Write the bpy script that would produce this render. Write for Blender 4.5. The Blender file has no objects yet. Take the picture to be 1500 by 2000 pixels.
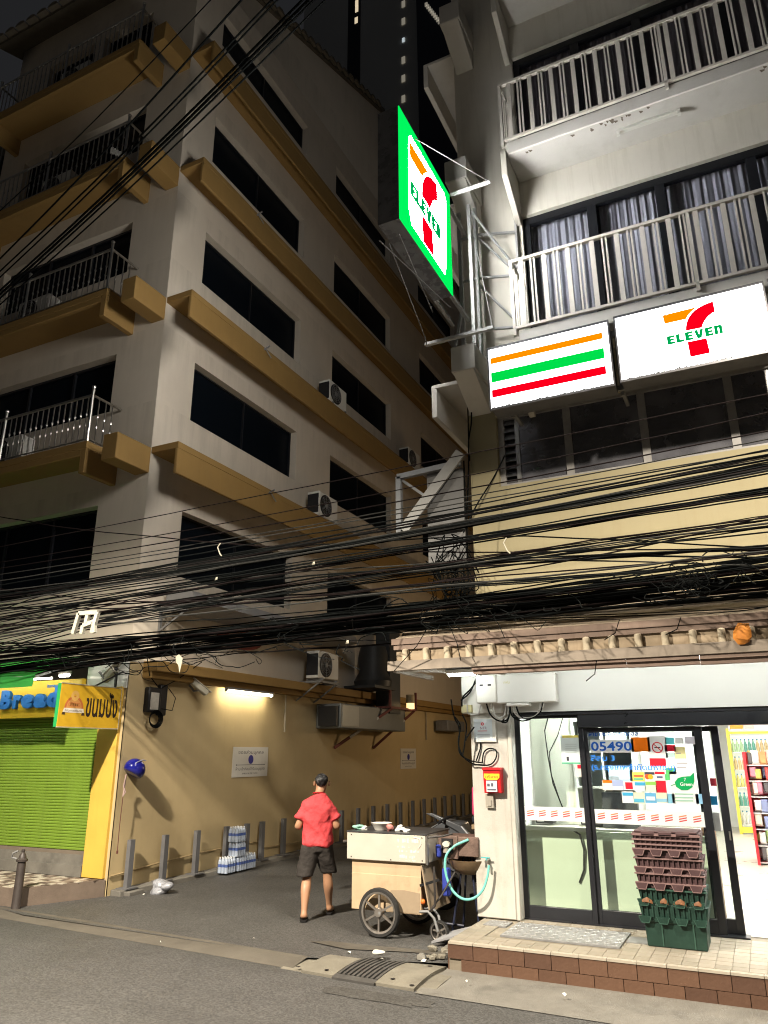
import bpy, bmesh, math, random
from mathutils import Vector, Matrix
R = math.radians
random.seed(7)
sc = bpy.context.scene
col = sc.collection

# ------------------------------------------------------------------ camera
FPX = 1447.8                      # focal length in pixels of the 1500 x 2000 photograph
YAW, PITCH, ROLL, EYE = R(-25.988), R(18.004), R(-0.159), 1.95
_f = Vector((math.sin(YAW) * math.cos(PITCH), math.cos(YAW) * math.cos(PITCH), math.sin(PITCH)))
_r = Vector((math.cos(YAW), -math.sin(YAW), 0))
_u = _r.cross(_f)
_c, _s = math.cos(ROLL), math.sin(ROLL)
CR, CU = _c * _r + _s * _u, -_s * _r + _c * _u
CC = Vector((0, 0, EYE))
cam_d = bpy.data.cameras.new('camera')
cam = bpy.data.objects.new('camera', cam_d)
col.objects.link(cam)
cam_d.sensor_fit = 'VERTICAL'
cam_d.sensor_height = 24
cam_d.lens = 24 * FPX / 2000
cam_d.clip_start, cam_d.clip_end = 0.05, 500
cam.matrix_world = Matrix(((CR.x, CU.x, -_f.x, 0), (CR.y, CU.y, -_f.y, 0), (CR.z, CU.z, -_f.z, EYE), (0, 0, 0, 1)))
sc.camera = cam

# ------------------------------------------------------------------ night sky, street lamp, added fill spot, exposure
w = bpy.data.worlds.new('World')
sc.world = w
w.use_nodes = True
bg = w.node_tree.nodes['Background']
bg.inputs[0].default_value = (0.9, 0.92, 1.0, 1)
bg.inputs[1].default_value = 0.014
sc.view_settings.view_transform = 'Standard'
sc.view_settings.look = 'None'
sc.view_settings.exposure = .2
sc.view_settings.gamma = 1
sc.render.engine = 'CYCLES'
sc.cycles.use_denoising = True
sc.cycles.max_bounces = 7
sc.cycles.diffuse_bounces = 4
sc.cycles.transparent_max_bounces = 16
sc.cycles.caustics_reflective = False
sc.cycles.caustics_refractive = False
sc.cycles.sample_clamp_indirect = 4
sc.cycles.filter_width = 1.1

def lamp(name, kind, loc, power, color, size=0.1, size_y=None, aim=None, spread=None):
    d = bpy.data.lights.new(name, kind)
    d.energy = power
    d.color = color
    o = bpy.data.objects.new(name, d)
    col.objects.link(o)
    o.location = loc
    if kind == 'AREA':
        d.size = size
        if size_y:
            d.shape = 'RECTANGLE'
            d.size_y = size_y
        if spread:
            d.spread = R(spread)
    elif kind == 'SUN':
        d.angle = R(size)
    else:
        d.shadow_soft_size = size
    if aim is not None:
        o.rotation_euler = (Vector(aim) - Vector(loc)).to_track_quat('-Z', 'Y').to_euler()
    return o

def street_lamp_or_fill(loc, power, cone, color=(1.0, .89, .73)):
    o = lamp('street_lamp_or_fill_light', 'SPOT', loc, power, color, .13)
    o.data.spot_size = R(cone); o.data.spot_blend = .6
    return o
street_lamp_or_fill((1.0, 4.3, 7.9), 2900, 150)
street_lamp_or_fill((-6.0, .5, 7.5), 10500, 156)  # added spot out of view, brightens the man, cart and road
lamp('alley_lamp_light', 'POINT', (-4.2, 19.0, 3.1), 110, (1.0, 0.74, 0.46), 0.15)

# ------------------------------------------------------------------ helpers
def at(px, py, ax, v):
    """point of the plane ax = v (metres) seen at a pixel of the photograph"""
    d = (px - 750) / FPX * CR - (py - 1000) / FPX * CU + _f
    i = 'xyz'.index(ax)
    return CC + (v - CC[i]) / d[i] * d

WL = {}

def tag(o, label=None, cat=None, group=None, kind=None):
    if label: o['label'] = label
    if cat: o['category'] = cat
    if group: o['group'] = group
    if kind: o['kind'] = kind
    return o

def thing(name, label, cat, loc=(0, 0, 0), group=None):
    o = bpy.data.objects.new(name, None)
    col.objects.link(o)
    o.location = loc
    o.empty_display_size = 0.1
    WL[o] = Vector(loc)
    return tag(o, label, cat, group)

class MB:
    def __init__(s):
        s.v, s.f, s.m = [], [], []
    def add(s, vs, fs, mi=0):
        b = len(s.v)
        s.v += [tuple(p) for p in vs]
        s.f += [tuple(b + i for i in f) for f in fs]
        s.m += [mi] * len(fs)
        return s
    def box(s, x0, x1, y0, y1, z0, z1, mi=0):
        if x0 > x1: x0, x1 = x1, x0
        if y0 > y1: y0, y1 = y1, y0
        if z0 > z1: z0, z1 = z1, z0
        vs = [(x, y, z) for z in (z0, z1) for y in (y0, y1) for x in (x0, x1)]
        return s.add(vs, [(0, 2, 3, 1), (4, 5, 7, 6), (0, 1, 5, 4), (2, 6, 7, 3), (0, 4, 6, 2), (1, 3, 7, 5)], mi)
    def bar(s, a, b, w, h=None, up=(0, 0, 1), mi=0):
        """a square bar from a to b"""
        a, b = Vector(a), Vector(b)
        d = (b - a).normalized()
        sd = d.cross(Vector(up))
        if sd.length < 1e-4: sd = d.cross(Vector((0, 1, 0)))
        sd.normalize()
        upv = sd.cross(d)
        h = h or w
        vs = []
        for p in (a, b):
            for i, j in ((-1, -1), (1, -1), (1, 1), (-1, 1)):
                vs.append(p + sd * (i * w / 2) + upv * (j * h / 2))
        return s.add(vs, [(3, 2, 1, 0), (4, 5, 6, 7), (0, 1, 5, 4), (1, 2, 6, 5), (2, 3, 7, 6), (3, 0, 4, 7)], mi)
    def tube(s, pts, r, n=6, mi=0, cap=True, closed=False):
        pts = [Vector(p) for p in pts]
        N = len(pts)
        rs = r if isinstance(r, (list, tuple)) else [r] * N
        b = len(s.v)
        prev = None
        for i, p in enumerate(pts):
            if closed:
                d = (pts[(i + 1) % N] - pts[i - 1])
            else:
                d = (pts[min(i + 1, N - 1)] - pts[max(i - 1, 0)])
            d = d.normalized() if d.length > 1e-9 else Vector((0, 0, 1))
            if prev is None:
                t = Vector((0, 0, 1)) if abs(d.z) < .9 else Vector((1, 0, 0))
                sd = d.cross(t).normalized()
            else:
                sd = prev - d * prev.dot(d)
                sd = sd.normalized() if sd.length > 1e-6 else d.orthogonal().normalized()
            prev = sd
            up = sd.cross(d)
            for k in range(n):
                a = 2 * math.pi * k / n
                s.v.append(tuple(p + (sd * math.cos(a) + up * math.sin(a)) * rs[i]))
        for i in range(N if closed else N - 1):
            j = (i + 1) % N
            for k in range(n):
                k2 = (k + 1) % n
                s.f.append((b + i * n + k, b + i * n + k2, b + j * n + k2, b + j * n + k))
                s.m.append(mi)
        if cap and not closed:
            s.f.append(tuple(b + k for k in range(n - 1, -1, -1))); s.m.append(mi)
            s.f.append(tuple(b + (N - 1) * n + k for k in range(n))); s.m.append(mi)
        return s
    def cyl(s, a, b, r, n=12, mi=0, r2=None):
        return s.tube([a, b], [r, r if r2 is None else r2], n, mi)
    def lathe(s, prof, c, ax='z', n=16, mi=0):
        """prof: list of (radius, height) revolved about an axis through c"""
        c = Vector(c)
        ex, ey, ez = {'z': ((1, 0, 0), (0, 1, 0), (0, 0, 1)), 'y': ((0, 0, 1), (1, 0, 0), (0, 1, 0)), 'x': ((0, 1, 0), (0, 0, 1), (1, 0, 0))}[ax]
        ex, ey, ez = Vector(ex), Vector(ey), Vector(ez)
        b = len(s.v)
        for r, h in prof:
            for k in range(n):
                a = 2 * math.pi * k / n
                s.v.append(tuple(c + ex * (r * math.cos(a)) + ey * (r * math.sin(a)) + ez * h))
        for i in range(len(prof) - 1):
            for k in range(n):
                k2 = (k + 1) % n
                s.f.append((b + i * n + k, b + i * n + k2, b + (i + 1) * n + k2, b + (i + 1) * n + k)); s.m.append(mi)
        return s
    def prism(s, poly, ax, c0, c1, mi=0):
        """poly: list of the two other coordinates in order; extruded along ax from c0 to c1"""
        def P(u, v, c):
            return {'x': (c, u, v), 'y': (u, c, v), 'z': (u, v, c)}[ax]
        n = len(poly)
        vs = [P(u, v, c0) for u, v in poly] + [P(u, v, c1) for u, v in poly]
        fs = [tuple(range(n)), tuple(range(2 * n - 1, n - 1, -1))]
        fs += [(i, n + i, n + (i + 1) % n, (i + 1) % n) for i in range(n)]
        return s.add(vs, fs, mi)
    def quad(s, a, b, c, d, mi=0):
        return s.add([a, b, c, d], [(0, 1, 2, 3)], mi)
    def facade(s, ax, c, u0, u1, z0, z1, holes, depth, mi=0):
        """wall sheet on plane ax=c with rectangular openings and reveals going to c+depth"""
        us = sorted({u0, u1, *[h[0] for h in holes], *[h[1] for h in holes]})
        zs = sorted({z0, z1, *[h[2] for h in holes], *[h[3] for h in holes]})
        us = [u for u in us if u0 <= u <= u1]; zs = [z for z in zs if z0 <= z <= z1]
        P = lambda u, z, cc: (cc, u, z) if ax == 'x' else (u, cc, z)
        for i in range(len(us) - 1):
            for j in range(len(zs) - 1):
                um, zm = (us[i] + us[i + 1]) / 2, (zs[j] + zs[j + 1]) / 2
                if any(h[0] < um < h[1] and h[2] < zm < h[3] for h in holes): continue
                s.quad(P(us[i], zs[j], c), P(us[i + 1], zs[j], c), P(us[i + 1], zs[j + 1], c), P(us[i], zs[j + 1], c), mi)
        e = c + depth
        for a, b, g, h in holes:
            s.quad(P(a, g, c), P(a, g, e), P(b, g, e), P(b, g, c), mi)
            s.quad(P(a, h, c), P(b, h, c), P(b, h, e), P(a, h, e), mi)
            s.quad(P(a, g, c), P(a, h, c), P(a, h, e), P(a, g, e), mi)
            s.quad(P(b, g, c), P(b, g, e), P(b, h, e), P(b, h, c), mi)
        return s
    def mesh(s, name, mats, off=(0, 0, 0), smooth=True):
        off = Vector(off)
        me = bpy.data.meshes.new(name)
        me.from_pydata([tuple(Vector(p) - off) for p in s.v], [], s.f)
        mats = mats if isinstance(mats, (list, tuple)) else [mats]
        for m in mats: me.materials.append(m)
        if len(mats) > 1:
            me.polygons.foreach_set('material_index', s.m)
        bm = bmesh.new(); bm.from_mesh(me)
        bmesh.ops.remove_doubles(bm, verts=bm.verts, dist=1e-5)
        bmesh.ops.recalc_face_normals(bm, faces=bm.faces)
        bm.to_mesh(me); bm.free()
        if smooth:
            me.polygons.foreach_set('use_smooth', [True] * len(me.polygons))
            me.set_sharp_from_angle(angle=R(38))
        me.update()
        return me
    def build(s, name, mats, parent=None, at_=None, smooth=True, bevel=0):
        off = WL[parent] if parent is not None else (Vector(at_) if at_ is not None else Vector((0, 0, 0)))
        o = bpy.data.objects.new(name, s.mesh(name, mats, off, smooth))
        col.objects.link(o)
        if parent is not None:
            o.parent = parent
        else:
            o.location = off
        WL[o] = off.copy()
        if bevel:
            b = o.modifiers.new('bevel', 'BEVEL'); b.width = bevel; b.segments = 2; b.limit_method = 'ANGLE'; b.angle_limit = R(40)
        return o

def piece(name, me, loc, parent=None, rz=0, scale=None):
    """an object sharing mesh data, placed at a world position under its parent"""
    o = bpy.data.objects.new(name, me)
    col.objects.link(o)
    p = WL[parent] if parent is not None else Vector((0, 0, 0))
    o.location = Vector(loc) - p
    o.rotation_euler = (0, 0, rz)
    if scale: o.scale = scale
    if parent is not None: o.parent = parent
    WL[o] = Vector(loc)
    return o

def copy_tree(o, loc=None, rz=None, label=None, group=None, parent=None):
    kids = list(o.children)
    c = o.copy(); col.objects.link(c)
    if parent is not None: c.parent = parent
    if loc is not None: c.location = loc; WL[c] = Vector(loc)
    if rz is not None: c.rotation_euler = (0, 0, rz)
    if label: c['label'] = label
    if group: c['group'] = group
    for k in kids: copy_tree(k, parent=c)
    return c

def text(body, origin, ux, uy, h, mat, parent, name='lettering', width=None, bold=0.0, depth=0.0, center=False, lift=0.0):
    """flat lettering: origin is the lower left corner of the first letter, ux / uy the reading and up directions"""
    cu = bpy.data.curves.new('lettering', 'FONT')
    cu.body = body
    cu.resolution_u = 3
    cu.offset = bold
    cu.extrude = depth
    t = bpy.data.objects.new('lettering', cu)
    col.objects.link(t)
    dg = bpy.context.evaluated_depsgraph_get()
    me = bpy.data.meshes.new_from_object(t.evaluated_get(dg))
    bpy.data.objects.remove(t)
    xs = [v.co.x for v in me.vertices]; ys = [v.co.y for v in me.vertices]
    if not xs: return None
    x0, x1, y0, y1 = min(xs), max(xs), min(ys), max(ys)
    sy = h / (y1 - y0); sx = sy if width is None else width / (x1 - x0)
    ux, uy = Vector(ux).normalized(), Vector(uy).normalized()
    nz = ux.cross(uy)
    og = Vector(origin) - (ux * (sx * (x1 - x0) / 2) if center else Vector((0, 0, 0)))
    off = WL[parent] if parent is not None else Vector((0, 0, 0))
    for v in me.vertices:
        v.co = og + ux * ((v.co.x - x0) * sx) + uy * ((v.co.y - y0) * sy) + nz * (v.co.z * sy + lift) - off
    me.materials.clear(); me.materials.append(mat)
    o = bpy.data.objects.new(name, me); col.objects.link(o)
    if parent is not None: o.parent = parent
    WL[o] = off
    return o

# ------------------------------------------------------------------ materials
def _nodes(name):
    m = bpy.data.materials.new(name); m.use_nodes = True
    nt = m.node_tree
    return m, nt, nt.nodes['Principled BSDF'], nt.nodes.new, nt.links.new

def M(name, c, rough=.75, var=.12, scale=4.0, bump=0.0, bscale=60, metal=0, spec=.35, streak=0.0, streak_c=(.05, .045, .035), spots=0.0, spots_c=(.04, .035, .03), spots_s=2.2, streak_v=(5, 5, .35), bdist=.01):
    m, nt, p, N, L = _nodes(name)
    tc = N('ShaderNodeTexCoord')
    n1 = N('ShaderNodeTexNoise'); n1.inputs['Scale'].default_value = scale; n1.inputs['Detail'].default_value = 6; n1.inputs['Roughness'].default_value = .65
    L(tc.outputs['Object'], n1.inputs['Vector'])
    mr = N('ShaderNodeMapRange'); mr.inputs[1].default_value = .28; mr.inputs[2].default_value = .72
    L(n1.outputs['Fac'], mr.inputs[0])
    mx = N('ShaderNodeMix'); mx.data_type = 'RGBA'
    mx.inputs[6].default_value = (*[max(0, x * (1 - var)) for x in c], 1)
    mx.inputs[7].default_value = (*[min(1, x * (1 + var)) for x in c], 1)
    L(mr.outputs[0], mx.inputs[0])
    out = mx.outputs[2]
    def layer(out, vec_scale, sc_, lo, hi, amt, cc):
        mp = N('ShaderNodeMapping'); mp.inputs['Scale'].default_value = vec_scale
        L(tc.outputs['Object'], mp.inputs[0])
        n = N('ShaderNodeTexNoise'); n.inputs['Scale'].default_value = sc_; n.inputs['Detail'].default_value = 5; n.inputs['Roughness'].default_value = .7
        L(mp.outputs[0], n.inputs['Vector'])
        r = N('ShaderNodeMapRange'); r.inputs[1].default_value = lo; r.inputs[2].default_value = hi; r.inputs[4].default_value = amt
        L(n.outputs['Fac'], r.inputs[0])
        x = N('ShaderNodeMix'); x.data_type = 'RGBA'
        x.inputs[7].default_value = (*cc, 1)
        L(out, x.inputs[6]); L(r.outputs[0], x.inputs[0])
        return x.outputs[2]
    if streak: out = layer(out, streak_v, 1.6, .5, .78, streak, streak_c)
    if spots: out = layer(out, (1, 1, 1), spots_s, .52, .72, spots, spots_c)
    L(out, p.inputs['Base Color'])
    p.inputs['Roughness'].default_value = rough
    p.inputs['Metallic'].default_value = metal
    p.inputs['Specular IOR Level'].default_value = spec
    if rough > .2:
        rr = N('ShaderNodeMapRange'); rr.inputs[3].default_value = max(.05, rough - .12); rr.inputs[4].default_value = min(1, rough + .12)
        L(n1.outputs['Fac'], rr.inputs[0]); L(rr.outputs[0], p.inputs['Roughness'])
    if bump:
        n2 = N('ShaderNodeTexNoise'); n2.inputs['Scale'].default_value = bscale; n2.inputs['Detail'].default_value = 4
        L(tc.outputs['Object'], n2.inputs['Vector'])
        b = N('ShaderNodeBump'); b.inputs['Strength'].default_value = bump; b.inputs['Distance'].default_value = bdist
        L(n2.outputs['Fac'], b.inputs['Height']); L(b.outputs[0], p.inputs['Normal'])
    return m

def E(name, c, st, base=(.8, .8, .8)):
    m, nt, p, N, L = _nodes(name)
    p.inputs['Base Color'].default_value = (*base, 1)
    p.inputs['Emission Color'].default_value = (*c, 1)
    p.inputs['Emission Strength'].default_value = st
    p.inputs['Roughness'].default_value = .5
    return m

def GLASS(name, tint=(.92, .96, .94), refl=.9):
    m, nt, p, N, L = _nodes(name)
    nt.nodes.remove(p)
    t = N('ShaderNodeBsdfTransparent'); t.inputs[0].default_value = (*tint, 1)
    g = N('ShaderNodeBsdfGlossy'); g.inputs[0].default_value = (refl, refl, refl, 1); g.inputs[1].default_value = .02
    lw = N('ShaderNodeLayerWeight'); pw = N('ShaderNodeMath'); pw.operation = 'POWER'; pw.inputs[1].default_value = 5
    L(lw.outputs['Facing'], pw.inputs[0])
    f = N('ShaderNodeMapRange'); f.inputs[3].default_value = .04; f.inputs[4].default_value = .95; L(pw.outputs[0], f.inputs[0])
    x = N('ShaderNodeMixShader')
    L(f.outputs[0], x.inputs[0]); L(t.outputs[0], x.inputs[1]); L(g.outputs[0], x.inputs[2])
    L(x.outputs[0], nt.nodes['Material Output'].inputs[0])
    return m

def FLAT(name, c, rough=.5, spec=.3, metal=0):
    m, nt, p, N, L = _nodes(name)
    p.inputs['Base Color'].default_value = (*c, 1)
    p.inputs['Roughness'].default_value = rough
    p.inputs['Specular IOR Level'].default_value = spec
    p.inputs['Metallic'].default_value = metal
    return m

ASPH = M('asphalt', (.074, .072, .069), .62, .18, .8, .7, 240, spots=.5, spots_c=(.055, .051, .046), spots_s=.7, streak=.45, streak_c=(.10, .097, .09), streak_v=(.16, 1.5, 1))
def _grain(m, amt):
    nt = m.node_tree; N = nt.nodes.new; L = nt.links.new
    p = nt.nodes['Principled BSDF']
    src = p.inputs['Base Color'].links[0].from_socket
    tc = N('ShaderNodeTexCoord')
    v = N('ShaderNodeTexVoronoi'); v.inputs['Scale'].default_value = 75
    L(tc.outputs['Object'], v.inputs['Vector'])
    mr = N('ShaderNodeMapRange'); mr.inputs[1].default_value = 0; mr.inputs[2].default_value = 1; mr.inputs[3].default_value = 1 - amt; mr.inputs[4].default_value = 1 + amt
    sp = N('ShaderNodeSeparateColor'); L(v.outputs['Color'], sp.inputs[0]); L(sp.outputs[0], mr.inputs[0])
    mm = N('ShaderNodeMix'); mm.data_type = 'RGBA'; mm.blend_type = 'MULTIPLY'; mm.inputs[0].default_value = 1
    cb = N('ShaderNodeCombineColor')
    for i in range(3): L(mr.outputs[0], cb.inputs[i])
    L(src, mm.inputs[6]); L(cb.outputs[0], mm.inputs[7]); L(mm.outputs[2], p.inputs['Base Color'])
_grain(ASPH, .38)
ASPH2 = M('alley_asphalt', (.078, .076, .072), .60, .2, .8, .7, 200, streak=.4, streak_c=(.05, .048, .046), streak_v=(1.2, .25, 1), spots=.4, spots_c=(.035, .034, .032), spots_s=1.4)
_grain(ASPH2, .45)
CONC = M('concrete', (.17, .155, .122), .85, .18, 3, .5, 90, spots=.45, spots_c=(.09, .08, .065))
CONC_G = M('grey_concrete', (.16, .15, .13), .85, .2, 3, .5, 90, spots=.5, spots_c=(.06, .055, .05))
A_WALL = M('cream_render', (.58, .515, .425), .85, .05, 1.1, .12, 160, spots=.10, spots_c=(.4, .34, .27), spots_s=.7, streak=.14, streak_c=(.36, .31, .24), streak_v=(1.6, 1.6, .25))
A_LOW = M('tan_render', (.50, .39, .215), .8, .07, 1.3, .15, 120, spots=.22, spots_c=(.34, .25, .13), spots_s=.9, streak=.06, streak_c=(.2, .14, .08))
def drips(m, z_top, pitch, reach, amt, c):
    # rain streaks that start under each ledge or sill and die out below it
    nt = m.node_tree; N = nt.nodes.new; L = nt.links.new
    p = nt.nodes['Principled BSDF']; src = p.inputs['Base Color'].links[0].from_socket
    tc = N('ShaderNodeTexCoord'); sx = N('ShaderNodeSeparateXYZ'); L(tc.outputs['Object'], sx.inputs[0])
    def mth(op, a, b=None):
        q = N('ShaderNodeMath'); q.operation = op
        for i, v in enumerate((a, b)):
            if v is None: continue
            if isinstance(v, (int, float)): q.inputs[i].default_value = v
            else: L(v, q.inputs[i])
        return q.outputs[0]
    d = mth('FRACT', mth('DIVIDE', mth('SUBTRACT', z_top, sx.outputs[2]), pitch))
    k = N('ShaderNodeMapRange'); k.inputs[1].default_value = 0; k.inputs[2].default_value = reach / pitch; k.inputs[3].default_value = 1; k.inputs[4].default_value = 0; L(d, k.inputs[0])
    mp = N('ShaderNodeMapping'); mp.inputs['Scale'].default_value = (2.6, 2.6, .22); L(tc.outputs['Object'], mp.inputs[0])
    n = N('ShaderNodeTexNoise'); n.inputs['Scale'].default_value = 1.3; n.inputs['Detail'].default_value = 6; n.inputs['Roughness'].default_value = .75; L(mp.outputs[0], n.inputs['Vector'])
    r = N('ShaderNodeMapRange'); r.inputs[1].default_value = .44; r.inputs[2].default_value = .70; r.inputs[4].default_value = amt; L(n.outputs['Fac'], r.inputs[0])
    x = N('ShaderNodeMix'); x.data_type = 'RGBA'; x.inputs[7].default_value = (*c, 1)
    L(mth('MULTIPLY', k.outputs[0], r.outputs[0]), x.inputs[0]); L(src, x.inputs[6]); L(x.outputs[2], p.inputs['Base Color'])
drips(A_WALL, 6.31, 2.93, 1.0, .30, (.26, .22, .17))
drips(A_WALL, 4.82, 2.925, 1.3, .34, (.24, .21, .165))
MUST = M('mustard_paint', (.27, .165, .052), .75, .08, 2, .12, 120, streak=.22, streak_c=(.2, .11, .03))
B_WALL = M('white_render', (.62, .59, .52), .85, .05, 1.3, .14, 130, spots=.22, spots_c=(.4, .37, .3), spots_s=.8, streak=.34, streak_c=(.3, .27, .2))
B_LOW = M('yellow_render', (.37, .325, .20), .85, .06, 1.2, .14, 130, streak=.3, streak_c=(.3, .23, .12), spots=.12, spots_c=(.35, .28, .16))
SLABM = M('slab_concrete', (.62, .60, .56), .85, .06, 2, .2, 80, spots=.2, spots_c=(.3, .27, .22), spots_s=2.5)
DARKGLASS = FLAT('dark_window_glass', (.003, .005, .008), .3, .06)
FRAME = FLAT('dark_frame', (.012, .013, .016), .35, .4)
DOORFRAME = M('dark_aluminium', (.013, .014, .018), .32, .15, 8, spec=.5)
STEEL = M('stainless_steel', (.50, .48, .44), .33, .12, 14, metal=1)
RAILW = M('white_railing_paint', (.66, .62, .56), .5, .1, 9, spots=.2, spots_c=(.35, .28, .2), spots_s=9)
GREYSTEEL = M('grey_steel', (.20, .20, .20), .5, .2, 6, spots=.35, spots_c=(.1, .08, .06), spots_s=5)
BLACK = FLAT('black_plastic', (.012, .012, .013), .5, .4)
CABLE = FLAT('cable_black', (.005, .006, .006), .8, .06)
CABLE2 = FLAT('cable_dark_brown', (.010, .007, .007), .8, .06)
CABLE3 = FLAT('cable_grey', (.032, .032, .03), .8, .06)
GUTTER = M('gutter_concrete', (.098, .087, .070), .85, .22, 2.2, .6, 90, spots=.6, spots_c=(.06, .052, .042), spots_s=1.8)
WHITEP = M('white_plastic', (.72, .71, .66), .45, .05, 5, spots=.12, spots_c=(.45, .4, .3), spots_s=5)
TUBE_W = E('lit_tube_warm', (1, .88, .60), 55)
TUBE_C = E('lit_tube_cool', (.96, 1, .98), 14)
# ================================================================== ground
mb = MB(); mb.quad((-60, -40, 0), (60, -40, 0), (60, 80, 0), (-60, 80, 0))
tag(mb.build('ground', CONC_G), kind='structure')
mb = MB(); mb.quad((-40, -6, .006), (30, -6, .006), (30, 6.62, .006), (-40, 7.9, .006))
tag(mb.build('road', ASPH), kind='structure')
# concrete gutter strip along the road edge, then the alley surface
mb = MB()
mb.prism([(7.62, -.02), (7.62, .052), (7.42, .058), (7.16, .018), (7.10, -.02)], 'x', -40, -9.4)
g = tag(mb.build('gutter_strip', GUTTER), kind='structure')
mb = MB()
n = 24
for i in range(n):
    xa_, xb_ = -9.4 + 5.1 * i / n, -9.4 + 5.1 * (i + 1) / n
    f = lambda x: 7.42 - .42 * (x + 9.4) / 5.1
    P = lambda x: [(x, f(x) - .19, .008), (x, f(x) - .12, .026), (x, f(x) + .09, .05), (x, f(x) + .13, .046)]
    a, b = P(xa_), P(xb_)
    for k in range(3): mb.quad(a[k], b[k], b[k + 1], a[k + 1])
tag(mb.build('gutter_strip', GUTTER), kind='structure')
mb = MB()
mb.add([(-8.57, 7.3, .046), (-4.3, 7.08, .046), (-2.9, 7.5, .046), (-2.9, 8.46, .05), (-2.9, 45, .07), (-8.57, 45, .07), (-9.4, 7.5, .046)], [(0, 1, 2, 3, 4, 5, 6)])
tag(mb.build('alley_surface', ASPH2), kind='structure')
# repaired asphalt patches, drips of old tar and a worn joint
PATCH = M('asphalt_patch', (.062, .059, .054), .7, .2, 2, .8, 200); _grain(PATCH, .4)
rg_ = random.Random(12)
for i, (cx_, cy_, wx_, wy_, h_) in enumerate(((-3.2, 6.40, .52, .13, .0105),)):
    m_ = MB(); n_ = 18; pts_ = []
    for q in range(n_):
        a_ = 2 * math.pi * q / n_; r_ = rg_.uniform(.78, 1.12)
        pts_.append((cx_ + wx_ * r_ * math.copysign(abs(math.cos(a_)) ** .6, math.cos(a_)), cy_ + wy_ * r_ * math.copysign(abs(math.sin(a_)) ** .6, math.sin(a_)), h_ + .001 * (i % 2)))
    m_.add(pts_, [tuple(range(n_))]); tag(m_.build('asphalt_patch', PATCH), kind='structure')
STAIN = M('pale_dried_spill', (.085, .076, .062), .75, .3, 6)
m_ = MB()
pts_ = [(-4.6, 7.62, .056), (-4.1, 7.50, .056), (-3.5, 7.66, .056), (-3.0, 7.72, .056), (-3.02, 7.86, .056), (-3.5, 7.80, .056), (-3.9, 7.74, .056), (-4.4, 7.72, .056)]
m_.add(pts_, [tuple(range(8))]); tag(m_.build('dried_spill', STAIN), kind='structure')
# worn concrete apron in front of the store step
mb = MB(); mb.add([(-2.95, 6.62, .012), (6, 6.35, .012), (6, 7.42, .03), (-2.95, 7.42, .03)], [(0, 1, 2, 3)])
tag(mb.build('concrete_apron', CONC_G), kind='structure')
mb = MB(); mb.quad((-60, 45, -.1), (60, 45, -.1), (60, 45, 14), (-60, 45, 14))
o = mb.build('alley_end_wall', A_LOW); tag(o, 'brown wall closing off the far end of the alley', 'wall')

# ================================================================== apartment building on the left
XA, YA = -8.57, 8.65
A = thing('apartment_building', 'cream apartment block on the alley corner with mustard ledges and dark windows', 'building', (XA, YA, 0))
FL = [6.87 + 2.93 * k for k in range(4)]           # ledge tops
WT = [5.98 + 2.925 * k for k in range(5)]          # window heads
side_holes, front_holes = [], []
for k, zt in enumerate(WT):
    hh = 1.18 if k else 1.16
    zt2 = zt
    h = hh if k < 4 else .92
    for y0, y1 in ((9.53, 13.06), (14.58, 18.05), (20.3, 23.8), (25.6, 29)):
        side_holes.append((y0, y1, zt2 - h, zt2))
    if k < 4:
        front_holes.append((-13.3, -9.65, zt2 - (1.16 if k else 1.4), zt2))
front_holes += [(-11.22, -9.8, 16.2, 17.44), (-13.0, -11.5, 16.2, 17.44)]
mb = MB()
mb.facade('x', XA, YA, 40, 3.3, 18.5, side_holes, -.22)
# gable above the eaves
mb.add([(XA, YA, 18.5), (XA, 26.4, 18.5), (XA, 17.5, 22.3)], [(0, 1, 2)])
mb.facade('y', YA, -14.1, XA, 3.3, 18.5, front_holes, .22)
mb.quad((-14.1, YA, 0), (-14.1, 40, 0), (-14.1, 40, 18.5), (-14.1, YA, 18.5))
mb.quad((-14.1, 40, 0), (XA, 40, 0), (XA, 40, 18.5), (-14.1, 40, 18.5))
mb.build('wall', A_WALL, A)
mb = MB()
mb.quad((XA, YA + .02, 0), (XA, 40, 0), (XA, 40, 3.3), (XA, YA + .02, 3.3))
mb.quad((-9.03, YA, 0), (XA, YA, 0), (XA, YA, 3.3), (-9.03, YA, 3.3))
mb.build('ground_floor_wall', A_LOW, A)
# roof with an overhanging tiled eave and verge
mb = MB()
s = (22.3 - 18.5) / (17.5 - YA)
mb.prism([(YA - .5, 18.5 - .5 * s), (17.5, 22.3), (26.9, 18.3), (26.9, 18.45), (17.5, 22.48), (YA - .5, 18.66 - .5 * s)], 'x', -14.4, XA + .10)
mb.build('roof', M('roof_tile_dark', (.10, .085, .06), .8, .2, 6), A)
mb = MB(); mb.prism([(-.16, -.03), (-.12, .05), (0, .09), (.12, .05), (.16, -.03)], 'y', -.12, .12)
tm = mb.mesh('roof_tile', M('roof_tile_edge', (.13, .11, .08), .8, .2, 6))
for i in range(16):
    piece('roof_tile', tm, (-14.2 + i * .36, YA - .5, 18.62 - .5 * s), A)
for i in range(24):
    y = YA - .2 + i * .37
    piece('roof_tile', tm, (XA + .06, y, 18.62 + (y - YA) * s), A, rz=R(90))
pane = {}
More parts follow.
